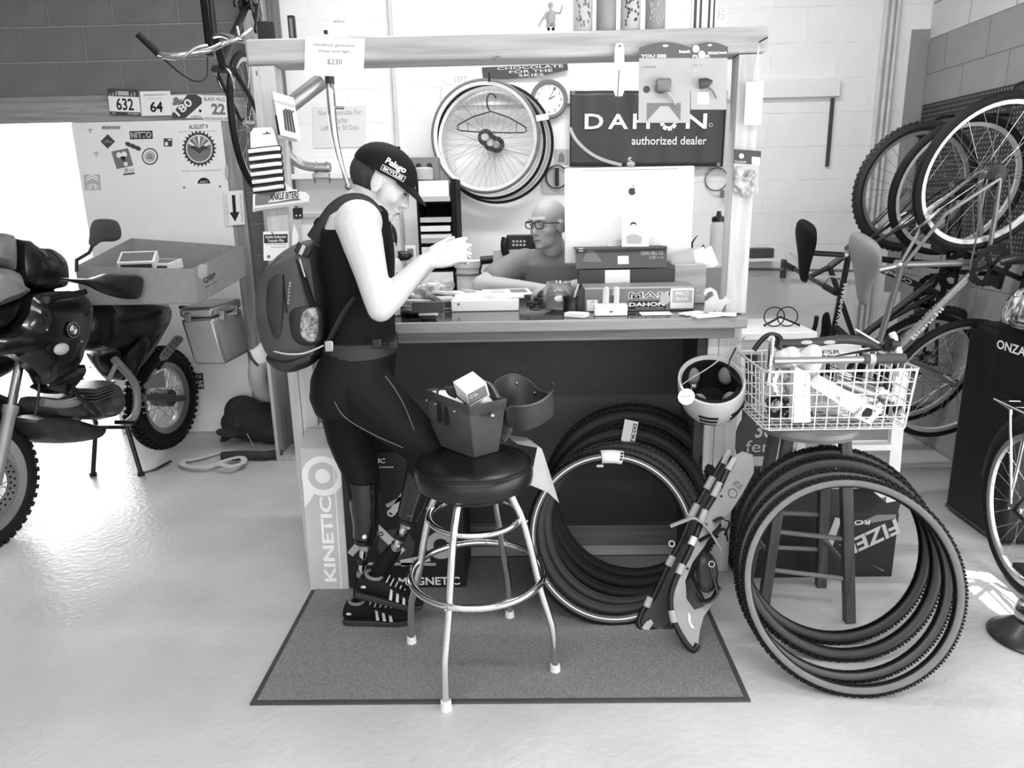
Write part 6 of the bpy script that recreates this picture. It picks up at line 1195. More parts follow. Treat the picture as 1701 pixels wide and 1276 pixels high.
q = lambda x, y, d=0: PY(x, y, YA)+V((0, -d, 0))
G().prism([q(x, y) for x, y in ((416, 220), (421, 213), (450, 211), (455, 216), (462, 245), (470, 300), (478, 308), (492, 318), (508, 319), (514, 326), (513, 336), (420, 352), (420, 325), (424, 312), (416, 240))], V((0, .004, 0))).build('card', m_paper, ank)
G().prism([q(x, y, .001) for x, y in ((424, 325), (430, 320), (466, 306), (480, 320), (500, 332), (424, 342))], V((0, -.001, 0))).build('sneaker_print', m_grey, ank); c = Card(q(449, 334, .003), q(496, 328, .003), q(450, 321, .003)); txt(c, 'ANKLE BITERS', 0, 0, 1, .9, m_black, ank, bold=.03); c.poly([(-.08, -.15), (.2, -.2), (1.05, 0), (1.05, .4), (.9, 1.1), (.2, 1.05)], -.0005).build('name_patch', m_paper, ank); G().prism([q(x, y, .001) for x, y in ((422, 346), (422, 350), (526, 338), (520, 334))], V((0, -.002, 0))).build('sole', m_lgrey, ank)
c2 = Card(q(437, 224, .001), q(450, 222, .001), q(437, 218, .001)); c2.poly([(0, .1), (1, 0), (1, .2), (.6, .3), (.5, 1), (.4, .3), (0, .3)], .001).build('hang_slot', m_black, ank)
for k in range(6):
    yy = 250+k*13.2; x0, x1 = 415+k*1.6, 464+k*1.2
    for dy, mt_, w, oo in ((0, m_black, .0125, 0), (-1.0, m_paper, .0068, .0045)):
        pts = [q(x0-1, yy+dy+3-.5*k, .004+oo), q((x0+x1)/2, yy+dy+.5-.5*k, .018+oo), q(x1, yy+dy-2-.7*k, .014+oo), q(x1+3, yy+dy-1-.6*k, .002+oo)]
        G().tube(pts, w, 8, k=3, flat=.35, up=(0, 1, 0)).build('strap' if mt_ is m_black else 'reflective_band', mt_, ank)
c = pcard((437, 385), (479, 384), (438, 433), 2.772); o = thing('film_card', 'white card with black heading about reflective film pinned to the post', 'package', c.p(.5, .5)); c.slab(.002).build('card', m_paper, o); c.rect(.03, .60, .96, .90).build('heading', m_black, o); txt(c, 'Highly Reflective\nTransfer Film', .10, .64, .90, .86, m_white, o, d=.0014, bold=.02); txt(c, 'SAFE ADHESIVE', .1, .53, .9, .57, m_grey, o); c.rect(.3, .44, .9, .47).build('print', m_lgrey, o); c.disc(.2, .13, .007).build('logo', m_grey, o)
p = c.p(.35, .98, .0); G().cyl(p+V((0, -.003, 0)), p+V((.012, -.03, -.006)), .002, n=6).build('nail', m_dgrey, o)
c = pcard((480, 366), (500, 364), (484, 430), 2.79); o = thing('strap_packet', 'clear packet with black header hanging behind the film card', 'package', c.p(.5, .5)); c.slab(.003).build('back', m_lgrey, o); pt = pcard((486, 346), (502, 345), (487, 364), 2.785); pt.slab(.004).build('header', m_black, o)
for u in (.35, .75): pt.disc(u, .3, .003, .001, 10).build('snap', m_white, o)
c.poly([(.1, 0), (.6, 0), (.7, .6), (.4, .9), (.2, .6)], .002).build('contents', m_paper, o)
# ================================================================== WALL BEHIND THE COUNTER
# paper notice, small boards
c = pcard((520, 178), (606, 176), (521, 246), YB-.006); o = thing('wall_notice', 'faded paper notice about bikes left over thirty days on the wall', 'notice', c.p(.5, .5)); c.slab(.001).build('sheet', M('paper_wall', 222, .7, var=.01), o); txt(c, 'Not Responsible For\nBicycles\nLeft Over 30 Days', .1, .38, .92, .92, M('faded_ink', 150, .7), o)
a = PY(733, 140, YB-.03); b = PY(1232, 165, YB-.03); wbx = thing('ledge_board', 'long white board fixed along the wall behind clock and banner', 'board', V((a.x, YB, b.z))); G().bb(a.x, b.x, YB-.028, YB-.001, b.z, a.z).build('plank', m_white, wbx, bevel=.002)
c = pcard((738, 122), (812, 122), (738, 140), YB-.03); o = thing('left_sign', 'white wall sign reading LEFT under the beam', 'sign', c.p(.5, 0)); c.slab(.002).build('sheet', m_paper, o); txt(c, 'LEFT', .22, .2, .52, .72, m_lgrey, o, shear=.2)
c = pcard((800, 112), (942, 106), (803, 133), YB-.035); o = thing('chalk_sign', 'black chalk sign with white handwriting partly hidden by the beam', 'sign', c.p(.5, .0)); c.poly([(0, .1), (.25, .0), (.6, .05), (1, .5), (1, 1), (0, 1)], .002).build('board', m_dgrey, o); txt(c, 'CHOCOLATE\nFOR THE\nSKIES', .18, .12, .95, .95, m_paper, o, d=.003)
# clock
ck = PY(912, 165, YB-.04); r = .117; o = thing('wall_clock', 'round grey-rimmed wall clock showing ten past one', 'clock', ck); G().lathe(ck+V((0, .035, 0)), (0, -1, 0), [(r*.96, 0), (r, .01), (r, .03), (r*.92, .04), (r*.80, .036), (r*.78, .026)], 48, caps=False).build('rim', m_grey, o); G().cyl(ck+V((0, .035, 0)), ck+V((0, .012, 0)), r*.9, n=40).build('face', m_paper, o)
kf = Card(ck+V((-r, .0115, -r)), ck+V((r, .0115, -r)), ck+V((-r, .0115, r)))
for h in range(1, 13): q_ = radians(90-30*h); u, v = .5+.31*cos(q_), .5+.31*sin(q_); txt(kf, str(h), u-.035, v-.04, u+.035, v+.04, m_grey, o)
for hh, L_, w in ((1.17, .18, .012), (1.03+.0, .30, .008)): q_ = radians(90-30*(2.0 if L_ < .2 else .95)); G().bar(kf.p(.5, .5, .003), kf.p(.5+L_*cos(q_), .5+L_*sin(q_), .003), w*.35, .001, (0, 1, 0)).build('hand', m_black, o)
# Dahon banner: a slightly rippled cloth with lettering
TLb, TRb, BLb = PY(947, 151, YB-.05), PY(1208, 150, YB-.05), PY(946, 277, YB-.05); BRb = TRb+(BLb-TLb)
bn = thing('dealer_banner', 'dark vinyl dealer banner with large white lettering hung under the ledge board', 'banner', (TLb+BRb)/2); fc = Card(BLb, BRb, TLb)
g = G().grid(lambda u, v: fc.p(u, v, .004*sin(u*19+v*3)*(.3+v*.7)+.003*sin(u*41)), 60, 14); g.build('cloth', M('banner_vinyl', 58, .35, var=.08, scale=5), bn, solid=.001)
fl = Card(BLb-V((0, .009, 0)), BRb-V((0, .009, 0)), TLb-V((0, .009, 0)))
for s_, u0, u1 in (('D', .095, .215), ('A', .245, .375), ('H', .405, .515), ('N', .745, .88)): txt(fl, s_, u0, .50, u1, .70, m_paper, bn, bold=.018, d=0)
oc = fl.p(.635, .60); g = G()
for k in range(9): q_ = 2*pi*k/9; e = fl.ex.normalized()*cos(q_)+fl.ey.normalized()*sin(q_); g.bar(oc+e*.03, oc+e*.056, .026, .001, fl.n)
g.build('lettering', m_paper, bn); txt(fl, 'authorized dealer', .40, .29, .885, .40, m_paper, bn, d=0, bold=.01); fl.disc(.905, .55, .012, .0004, 18, ri=.009).build('register_mark', m_paper, bn)
g = G(); pts = [fl.p(u, v) for u, v in ((.0, .52), (.04, .36), (.12, .20), (.22, .09), (.34, .02))]; g.tube(pts, .010, 6, k=4, flat=.1, up=(0, 1, 0)); g.build('curve_print', m_lgrey, bn)
for u, v in ((.02, .97), (.97, .03)): G().torus(fl.p(u, v), (0, 1, 0), .008, .003, 14, 6).build('grommet', m_alu, bn)
# wheels on a hook, coat hanger
def wallwheel(x, y, r_px, Y, lab, tm, rimm, tag_=False, tr=.012):
    c = PY(x, y, Y); R = r_px/1200*(c-CAM).dot(FWD); o = thing('bicycle_wheel', lab, 'wheel', c); t = wheel_part('tire', o, c, (.06, 1, .04), R, tr, tm, rimm, cass=True, nsp=20, sr=.0008); return o, c, R
w1, wc, WR = wallwheel(806, 228, 91, YB-.20, 'pale-tired wheel at the front of the bunch hanging on the wall', M('tire_pale', 112, .6), m_rimw)
wallwheel(815, 237, 92, YB-.14, 'dark-tired wheel in the middle of the bunch hanging on the wall', m_rub, m_rimw); wallwheel(824, 240, 96, YB-.08, 'largest dark-tired wheel behind the other hanging wheels', m_rub, m_alu)
hk = PY(815, 143, YB-.1); o = thing('wall_hook', 'dark steel hook carrying the bunch of wheels', 'hook', V((hk.x, YB, hk.z))); top_z = wc.z+WR-.03
G().tube([V((hk.x, YB-.001, top_z+.02)), V((hk.x, YB-.26, top_z+.02)), V((hk.x, YB-.28, top_z-.0)), V((hk.x, YB-.28, top_z+.05))], .006, 8).build('hook_rod', m_blackp, o)
hp = [PY(x, y, YB-.29) for x, y in ((824, 163), (820, 157), (813, 156), (809, 165), (810, 178), (815, 185))]; o = thing('coat_hanger', 'black plastic coat hanger hanging in front of the wheels', 'hanger', hp[0]); G().tube(hp, .004, 8, k=4).build('hook', m_blackp, o)
G().tube([PY(x, y, YB-.29) for x, y in ((816, 185), (765, 205), (761, 211), (765, 217), (820, 220), (870, 220), (873, 214), (868, 208))], .0042, 8, closed=True, k=2).build('frame', m_blackp, o)
for x in (777, 858): G().tube([PY(x, 203, YB-.29), PY(x, 218, YB-.29)], .002, 6).build('notch_bar', m_blackp, o)
tg = PY(901, 195, YB-.235); G().box(tg, (.075, .002, .035), Matrix.Rotation(-.15, 3, 'Y')).build('price_tag', m_paper, w1)
# white panel, pinned pictures, wire lock
a = PY(757, 270, YB-.012); b = PY(898, 430, YB-.012); tag(G().bb(a.x, b.x, YB-.014, YB-.001, b.z, a.z).build('wall_panel', M('panel_white', 240, .5, var=.01)), 'plain white panel on the wall below the hanging wheels', 'panel')
c = pcard((921, 248), (944, 248), (921, 272), YB-.006); o = thing('pinned_photo', 'small grey portrait photo pinned left of the banner', 'photo', c.p(.5, .5)); c.slab(.001).build('print', m_lgrey, o); c.poly([(.25, .1), (.3, .6), (.5, .8), (.7, .6), (.75, .1)], .0008).build('portrait', m_grey, o)
for i, (x, y, r, lb) in enumerate(((925, 294, .07, 'coiled cable lock in its wall packet beside the computer'), (1190, 298, .07, 'thin cable lock loop hanging under the banner corner'))):
    p = PY(x, y, YB-.03); o = thing('cable_lock', lb, 'lock', p); G().torus(p, (.1, 1, 0), r, .005, 30, 6, flat=1).build('cable', m_grey if i else m_dgrey, o); G().box(p+V((.04*i, -.01, -.09*i)), (.025, .02, .11 if not i else .05)).build('lock_body', m_black if not i else m_grey, o, bevel=.004)
    if not i: G().box(p+V((-.01, .018, -.02)), (.17, .004, .16)).build('packet', m_lgrey, o)
# paper sorter
YS = 4.35; a = PY(690, 300, YS); b = PY(757, 300, YS); z1 = PY(720, 298, YS).z; fs = thing('paper_sorter', 'tall black sorter with sheaves of paper behind the counter', 'sorter', V(((a.x+b.x)/2, YS, .0)))
xb = b.x+.0; xa = a.x
for x in (xa, xb-.03): G().bb(x, x+.012 if x == xa else xb, YS, YS+.3, 0.3, z1).build('side', m_blackm, fs)
G().bb(xa, xb, YS+.29, YS+.3, .3, z1).build('back', m_blackm, fs); G().bb(xa, xb, YS, YS+.3, 0, .298).build('base', m_blackm, fs)
for yp, th_, mt_ in ((336, .0, None), (362, 0, None), (374, 0, None), (387, 0, None), (406, 0, None), (428, 0, None), (450, 0, None), (475, 0, None)): z = PY(720, yp, YS).z; G().bb(xa+.0125, xb-.031, YS, YS+.289, z-.006, z).build('shelf', m_blackm, fs)
for i, (y0, y1, mt_, lb) in enumerate(((300, 327, m_paper, 'top'), (327, 335, m_lgrey, ''), (361, 369.5, m_lgrey, ''), (375, 384.5, m_paper, ''), (389, 396, m_paper, ''), (396, 404, m_lgrey, ''), (410, 427, m_paper, ''), (452, 474, m_paper, ''))):
    za = PY(720, y1, YS).z; zb = PY(720, y0, YS).z; tag(G().bb(xa+.018, xb-.036+(.0 if i % 3 else -.006), YS-.012, YS+.27, za+.0005, zb-.001).build('paper_sheaf', mt_), ('thick printed sheaf filling the top tray of the sorter', 'grey sheaf under the thick printed one', 'grey sheaf alone in its sorter tray', 'white sheaf below the lone grey one', 'white sheaf lying on a grey one in the sorter', 'grey sheaf under a white one in the sorter', 'white sheaf beside the raised hand in the sorter', 'white sheaf in the low tray of the sorter')[i], 'paper')
cu = PY(704, 282, YS+.1); o = thing('speaker_box', 'small grey box with two round holes standing on the sorter', 'box', V((cu.x, YS+.1, z1))); zt = PY(704, 261, YS+.1).z; G().bb(cu.x-.08, cu.x+.085, YS+.1, YS+.22, z1, zt).build('body', m_grey, o, bevel=.003)
for s in (-.03, .035): G().cyl(V((cu.x+s, YS+.1005, zt-.05)), V((cu.x+s, YS+.096, zt-.05)), .016, n=16).build('hole', m_black, o)
g = G(); p = V((cu.x+.005, YS+.05, z1)); tag(g.lathe(p, (0, 0, 1), [(.05, 0), (.055, .01), (.055, .06), (.045, .07)], 24).build('roll_cup', m_lgrey), 'pale round tub in front of the two-holed box', 'tub')
# phone, canister, dark desk clutter
p = PY(850, 405, 3.9); o = thing('desk_phone', 'black desk phone standing on a box behind the seated man', 'phone', V((p.x, 3.9, .75))); G().box(PY(868, 404, 3.92), (.17, .04, .09), Matrix.Rotation(.0, 3, 'Y')).build('base', m_blackp, o, bevel=.006); G().tube([PY(840, 397, 3.87), PY(837, 408, 3.86), PY(840, 421, 3.87)], [.024, .018, .024], 12, k=3).build('handset', m_blackp, o)
g = G()
for i in range(4):
    for j in range(2): g.box(PY(853+6*i, 401+6*j, 3.897), (.012, .004, .010))
g.build('keys', m_lgrey, o, kind='stuff'); G().bb(p.x-.1, p.x+.24, 3.86, 4.1, .75, PY(868, 414, 3.92).z-.0).build('riser', m_lgrey, o)
dkx = thing('back_desk', 'low pale desk against the wall behind the counter', 'desk', (.2, 4.3, 0)); G().bb(-.36, 1.3, 4.0-.15, 4.80, .72, .75).build('desk_top', m_lgrey, dkx)
for x in (-.34, 1.28): G().bb(x-.02, x+.02, 3.87, 4.78, 0, .719).build('leg_panel', m_lgrey, dkx)
a = PY(779, 480, 4.0); c = V((a.x, 4.0, .751)); o = thing('canister', 'white cylindrical canister with a lid behind the raised hands', 'canister', c); zt = PY(779, 433, 4.0).z-.751; G().lathe(c, (0, 0, 1), [(.06, 0), (.065, .01), (.065, zt-.04), (.075, zt-.035), (.08, zt), (.01, zt)], 28).build('body', m_whiteplastic, o); G().torus(c+V((0, 0, zt-.07)), (0, 0, 1), .067, .006, 28, 6).build('band', m_grey, o)
p = PY(812, 434, 3.95); o = thing('spray_head', 'black horizontal tool lying across the canister', 'tool', p); G().cyl(PY(798, 433, 3.9), PY(828, 430, 3.9), .022, n=14).build('body', m_blackp, o); G().tube([PY(800, 440, 3.92), PY(797, 452, 3.95), PY(803, 462, 3.95)], .006, 6, k=3).build('hose', m_blackp, o); G().tube([PY(828, 430, 3.9), PY(835, 445, 3.95), PY(830, 478, 4.0)], .012, 8, k=3).build('stem', m_blackp, o)
for i, (x, y, r, lb) in enumerate(((648, 395, .07, 'black loop strap hanging behind the raised elbow'), (668, 425, .05, 'dark pouch lying between the bottles and the sorter'))):
    p = PY(x, y, 3.55 if i else 3.5); tag(G().ell(p, (r*.5 if not i else r, .03, r if not i else r*.5), None, 14, 10).build('black_pouch', m_blackp), lb, 'pouch')
p = PY(672, 405, 3.6); o = thing('small_card_box', 'small white packet with a dark picture standing behind the bottles', 'packet', p); G().box(PY(682, 420, 3.6), (.05, .02, .07)).build('body', m_paper, o); G().box(PY(682, 420, 3.588), (.03, .001, .04)).build('picture', m_grey, o)
p = PY(1192, 400, 3.7); c = V((p.x, 3.7, .751)); o = thing('thermos', 'grey flask with a black clip lid behind the right post', 'flask', c); zt = PY(1192, 368, 3.7).z-.751; G().lathe(c, (0, 0, 1), [(.035, 0), (.038, .01), (.038, zt-.02), (.03, zt)], 20).build('body', m_lgrey, o); G().lathe(c+V((0, 0, zt)), (0, 0, 1), [(.034, 0), (.034, .02), (.012, .03), (.01, .05)], 16).build('lid', m_blackp, o)
p = PY(1167, 420, 3.72); o = thing('hand_tools', 'heap of dark hand tools beside the flask', 'tool', V((p.x, 3.72, p.z-.05))); g = G()  # several dark hand tools heaped into one mesh
for k in range(4): g.tube([p+V((-.06+.03*k, 0, -.03)), p+V((.0, .0, .0+.01*k)), p+V((.06-.02*k, 0, .03-.02*k))], [.006, .014, .010], 8, k=2)
g.tube([p+V((-.05, 0, .0)), p+V((-.055, 0, .05)), p+V((-.03, 0, .085))], [.006, .005, .002], 6, k=2); g.build('handles', m_blackp, o); G().bb(p.x-.1, p.x+.09, 3.62, 3.8, 0, p.z-.05).build('tool_tray', m_lgrey, o)
# fork, tubes and shelf left of the cap
fk = thing('chrome_fork', 'chrome bicycle fork leg curving down from under the beam', 'fork', PY(552, 125, 2.95)); fp = [PY(x, y, Y) for x, y, Y in ((547, 122, 2.96), (549, 150, 2.96), (552, 190, 2.97), (557, 230, 2.98), (566, 270, 2.99), (577, 305, 3.0))]
G().tube(fp, [.014, .0165, .016, .014, .011, .008], 12, k=3).build('blade', m_chrome, fk); G().cyl(PY(547, 121, 2.96), PY(548, 140, 2.96), .0175, n=14).build('crown_socket', m_dgrey, fk); G().cyl(PY(556, 178, 2.97), PY(571, 179, 2.97), .007, n=10).build('brake_boss', m_steel, fk); G().ell(PY(578, 310, 3.0), (.014, .012, .014)).build('dropout', m_steel, fk)
G().tube([fp[0]+V((0, 0, -.004)), fp[0]+V((.0, -.03, .02))], .008, 8).build('hanger_pin', m_steel, fk)
tb = thing('frame_tube', 'wide grey frame tube slanting behind the left post', 'tube', PY(510, 160, 3.0)); G().cyl(PY(536, 133, 3.02), PY(478, 178, 2.98), .030, n=18).build('tube', m_alu, tb); G().torus(PY(531, 130, 3.02), (1, 0, .6), .018, .004, 18, 6).build('cable_stop', m_steel, tb)
tb = thing('bent_handlebar', 'bent pale tube held in a screw clamp left of the fork', 'handlebar', PY(510, 275, 3.0)); G().tube([PY(470, 240, 2.95), PY(482, 260, 2.96), (PY(500, 273, 2.98)), PY(525, 278, 2.98), PY(549, 278, 2.98)], .0185, 12, k=3).build('tube', m_alu, tb); G().box(PY(534, 292, 2.98), (.065, .03, .022)).build('clamp', m_steel, tb, bevel=.003)
for x in (523, 548): G().cyl(PY(x, 296, 2.975), PY(x, 305, 2.975), .007, .002, n=8).build('clamp_screw', m_steel, tb)
for x in (525, 543): G().torus(PY(x, 278, 2.98), (1, 0, 0), .021, .0025, 18, 6).build('clamp_band', m_steel, tb)
a = PY(476, 290, YB-.1); b = PY(592, 296, YB-.1); tag(G().bb(a.x-.1, b.x+.1, YB-.16, YB-.001, b.z-.0, a.z).build('wall_shelf', m_white), 'narrow white wall shelf behind the fork and clamp', 'shelf')
a = PY(500, 355, YB-.02); b = PY(560, 360, YB-.02); tag(G().bb(a.x-.2, b.x+.05, YB-.035, YB-.001, b.z, a.z).build('wall_rail', m_lgrey), 'thin pale rail on the wall behind the shoulder', 'rail')
# ================================================================== PEOPLE
m_skin = M('skin', 196, .5, var=.03, scale=6, bump=.03, bscale=150); m_skin2 = M('skin_man', 172, .5, var=.04, scale=7, bump=.03, bscale=150)
m_tank = M('tank_black', 20, .8, var=.08, scale=14, bump=.12, bscale=40, spec=.15); m_leg = M('leggings', 20, .65, var=.06, scale=12, spec=.2); m_cap = M('cap_black', 18, .75, var=.06, scale=20, spec=.2)
m_hair = M('hair_dark', 48, .7, var=.2, scale=60, bump=.4, bscale=200); m_tee = M('tee_grey', 128, .85, var=.06, scale=10, bump=.2, bscale=24); m_lip = M('lip', 130, .5); m_eye = M('eye_white', 205, .2, var=.01)
def limb(g, pts, radii, n=16, k=3, flat=1.0, up=None):
    pts = [V(p) for p in pts]; g.tube(pts, radii, n, k=k, flat=flat, up=up); g.ell(pts[0], (radii[0],)*3, None, 14, 10); g.ell(pts[-1], (radii[-1],)*3, None, 14, 10); return g
def head_geo(g, c, R, s=1.0, nose=1.0, jaw=1.0):
    L = lambda p: V(c)+R @ (V(p)*s)
    def E(p, r, rot=None): g.ell(L(p), tuple(x*s for x in r), R if rot is None else R @ rot, 20, 14)
    E((-.012, 0, .03), (.098, .076, .088)); E((.03, 0, -.02), (.060, .062, .085)); E((.020, 0, -.075), (.060, .052*jaw, .040)); E((.066, 0, -.100), (.020, .024, .017))
    E((.076, 0, .020), (.020, .048, .014)); g.tube([L((.084, 0, .008)), L((.096, 0, -.018)), L((.104*nose, 0, -.036))], [.008*s, .009*s, .012*s], 10, k=2); g.ell(L((.104*nose, 0, -.038)), (.011*s,)*3, None, 10, 8)
    for w in (-1, 1):
        E((.094, .011*w, -.042), (.010, .008, .007)); E((.052, .038*w, -.032), (.028, .021, .026)); E((.076, .031*w, -.001), (.013, .016, .010))
        E((-.004, .078*w, -.014), (.020, .008, .032), Matrix.Rotation(-.25, 3, 'Y')); E((.002, .076*w, -.012), (.015, .011, .024)); E((.002, .082*w, .004), (.012, .006, .014)); E((-.002, .080*w, -.036), (.010, .007, .012))
    E((.086, 0, -.066), (.010, .024, .006)); E((.083, 0, -.079), (.010, .020, .007))
    return L
def hand_geo(g, w, d, n, s=1.0, curl=(.35, .5, .4), thumb=(.55, .65, .45), side=1, spread=.10):
    """palm plus five fingers: w wrist, d pointing direction, n palm side, side=+1/-1 which way the thumb leaves"""
    w = V(w); d = V(d).normalized(); n = V(n); n = (n-d*n.dot(d)).normalized(); sd = d.cross(n)*side
    rg = []
    for t, a, b in ((-.02, .024, .019), (.005, .027, .018), (.03, .036, .017), (.06, .042, .015), (.085, .041, .013), (.094, .034, .009)):
        c = w+d*(t*s); rg.append([c+sd*(a*s*cos(q))+n*(b*s*sin(q)) for q in [2*pi*i/16 for i in range(16)]])
    g.loft(rg)
    for i, (o, L) in enumerate(((.031, .070), (.0105, .079), (-.0105, .074), (-.030, .058))):
        p = w+d*(.082*s)+sd*(o*s); dd = (d+sd*(spread*(1.2-i*.8))).normalized(); pts = [p]; cu = curl[i] if isinstance(curl[0], (tuple, list)) else curl
        for j, fr in enumerate((.45, .32, .23)):
            ax = dd.cross(n).normalized(); dd = (Matrix.Rotation(cu[j], 3, ax) @ dd).normalized(); pts.append(pts[-1]+dd*(L*s*fr))
        r = (.0098, .0094, .0086, .0075) if i < 3 else (.0088, .0084, .0076, .0068)
        g.tube(pts, [q*s for q in r], 10, k=2); g.ell(pts[-1], (r[3]*s,)*3, None, 8, 6)
    p = w+d*(.022*s)+sd*(.026*s); t = V((0, 0, 0)); dd = (d*thumb[0]+sd*thumb[1]+n*thumb[2]).normalized(); pts = [p, p+dd*(.042*s)]; dd = (dd+d*.5).normalized(); pts.append(pts[-1]+dd*(.03*s)); dd = (dd+d*.3+n*.1).normalized(); pts.append(pts[-1]+dd*(.026*s))
    g.tube(pts, [.015*s, .012*s, .0105*s, .0085*s], 10, k=2); g.ell(pts[-1], (.0085*s,)*3, None, 8, 6); return g
def rot_basis(fwd, up=(0, 0, 1)):
    f = V(fwd).normalized(); l = V(up).cross(f).normalized(); return Matrix((f, l, f.cross(l))).transposed()
# ---------------------------------------------------------------- the standing person
YW = 2.46
def w(x, y, Y=YW): return PY(x, y, Y)
wo = thing('person', 'person in black tank top and cap with two prosthetic legs looking at a phone', 'person', V((w(595, 1000, 2.44).x, 2.44, 0)))
px = .00206
def torso_rings(rows, inf=0.0):
    rg = []
    for x, y, hd, hw in rows:
        c = w(x, y); rg.append([c+V(((hd*px+inf)*(abs(cos(q))**.85)*(1 if cos(q) > 0 else -1), (hw+inf)*(abs(sin(q))**.85)*(1 if sin(q) > 0 else -1), 0)) for q in [2*pi*i/28 for i in range(28)]])
    return rg
TR = [(612, 334, 22, .055), (604, 342, 32, .11), (596, 356, 42, .155), (592, 378, 47, .165), (594, 410, 50, .160), (597, 440, 51, .152), (600, 480, 48, .138), (602, 520, 47, .130), (602, 555, 49, .138), (596, 590, 56, .158), (588, 620, 61, .172), (584, 650, 60, .175), (584, 675, 50, .165)]
g = G(); g.loft(torso_rings(TR))
hR = rot_basis((.86, 0, -.50), (.50, 0, .86)); hC = w(637, 300); 
HL = head_geo(g, hC, hR, .98)
limb(g, [w(600, 345), w(615, 330), HL((-.03, 0, -.04))], [.066, .058, .056])
# near arm (bare), far arm
SH = w(594, 372, 2.30); EL = w(632, 512, 2.24); WR_ = w(704, 436, 2.33)
limb(g, [SH, SH.lerp(EL, .25), SH.lerp(EL, .6), EL], [.072, .064, .052, .043]); limb(g, [EL, EL.lerp(WR_, .3), EL.lerp(WR_, .7), WR_], [.043, .044, .034, .027])
g.ell(SH+V((0, .02, .005)), (.075, .07, .07), None, 16, 12)
SH2 = w(598, 368, 2.62); EL2 = w(640, 500, 2.66); WR2 = w(712, 438, 2.55)
limb(g, [SH2, SH2.lerp(EL2, .5), EL2], [.066, .052, .042]); limb(g, [EL2, EL2.lerp(WR2, .4), WR2], [.042, .040, .027])
PH = w(742, 412, 2.44)
hd_ = (PH-WR_).normalized(); hand_geo(g, WR_+hd_*.012, V((.95, .16, .28)), V((.12, .85, -.35)), 1.0, curl=((.08, .22, .2), (.12, .28, .25), (.2, .34, .3), (.28, .4, .3)), thumb=(.85, .4, .35), side=1, spread=.07)
hand_geo(g, WR2+V((.008, -.01, .006)), V((.95, -.16, .28)), V((.12, -.85, -.35)), 1.0, curl=((.08, .22, .2), (.12, .28, .25), (.2, .34, .3), (.28, .4, .3)), thumb=(.85, .4, .35), side=-1, spread=.07)
# thighs down to the sockets
limb(g, [w(572, 655, 2.54), w(582, 725, 2.53), w(600, 790, 2.50), w(604, 815, 2.48)], [.088, .072, .055, .05])
limb(g, [w(606, 650, 2.37), w(655, 695, 2.34), w(708, 748, 2.33), w(706, 775, 2.33)], [.094, .08, .062, .054])
body = g.build('body', m_skin, wo, remesh=.005, smooth_it=5)
# tank top: shell over the torso with shoulder straps
g = G(); g.loft(torso_rings([r for r in TR[3:11]], .010)); g.loft(torso_rings([(604, 341, 34, .075), (598, 352, 45, .11), (592, 378, 50, .125), (594, 410, 53, .150), (597, 440, 52, .150)], .009))
g.build('tank_top', m_tank, wo, remesh=.006, smooth_it=4)
rg = torso_rings([(602, 560, 49, .139), (600, 572, 51, .143), (599, 583, 52, .148)], .019); G().loft(rg).build('waist_belt', M('belt', 40, .6), wo)
for x, y, Y in ((626, 571, YW-.168), (652, 573, YW-.115)): G().box(w(x, y, Y), (.03, .016, .032)).build('buckle', m_blackp, wo, bevel=.004)
g = G(); g.loft(torso_rings(TR[8:], .013)); limb(g, [w(572, 655, 2.54), w(582, 725, 2.53), w(600, 785, 2.50), w(605, 822, 2.475)], [.100, .086, .068, .060]); limb(g, [w(606, 650, 2.37), w(655, 695, 2.34), w(706, 745, 2.33), w(706, 778, 2.33)], [.108, .092, .073, .064]); g.ell(w(556, 640, 2.42), (.085, .085, .09)); g.ell(w(556, 640, 2.50), (.085, .085, .09))
lg_ = g.build('leggings', m_leg, wo, remesh=.007, smooth_it=5)
m_seam = M('seam', 105, .6); G().tube([w(553, 650, 2.285), w(556, 668, 2.275), w(575, 695, 2.262), w(620, 722, 2.252), w(670, 744, 2.255)], .0016, 5, k=5).build('seam', m_seam, lg_)
G().tube([w(640, 625, 2.30), w(655, 645, 2.275), w(672, 675, 2.265), w(688, 715, 2.262)], .0016, 5, k=5).build('seam', m_seam, lg_)
# head: hair, cap with lettering, ear stud, brow, lips
g = G(); g.ell(HL((-.030, 0, .004)), (.090*.98, .0765*.98, .075), hR, 20, 14); g.build('hair', m_hair, wo)
cp = thing('unused', '', '') if False else None
def cap_pt(t, ph): return HL((-.008+.112*cos(t)*cos(ph), .089*cos(t)*sin(ph), .030+.088*sin(t)))
g = G(); rings = []
for j in range(9):
    t = radians(-4+j*11.4); rings.append([cap_pt(t, 2*pi*i/32) for i in range(32)])
g.loft(rings); cap = g.build('cap', m_cap, wo)
rg = []
for i in range(13):
    a = radians(-62+124*i/12); c = HL((-.008+.110*cos(a), .089*sin(a), .030)); e = HL((-.008+.110*cos(a)+.062*max(cos(a*1.35), .0)**.7, .080*sin(a), .030-.030*max(cos(a*1.3), 0)-.004)); dn = hR @ V((0, 0, -.004)); rg.append([c, e, e+dn, c+dn])
G().loft(rg).build('brim', m_cap, cap)
G().ell(cap_pt(radians(88), 0), (.008, .008, .004)).build('button', m_cap, cap)
def cap_text(t, x0, z0, x1, z1, bold=0):
    vs, fs = text_mesh(t, bold); xs = [p[0] for p in vs]; ys = [p[1] for p in vs]; out = []
    for x, y in vs:
        X = x0+(x1-x0)*(x-min(xs))/(max(xs)-min(xs)); Z = z0+(z1-z0)*(y-min(ys))/(max(ys)-min(ys)); q = max(1-((X+.008)/.112)**2-((Z-.03)/.088)**2, .02); out.append(HL((X, -.089*sqrt(q)-.0025, Z)))
    G().add(out, fs).build('lettering', m_white, cap, ang=180)
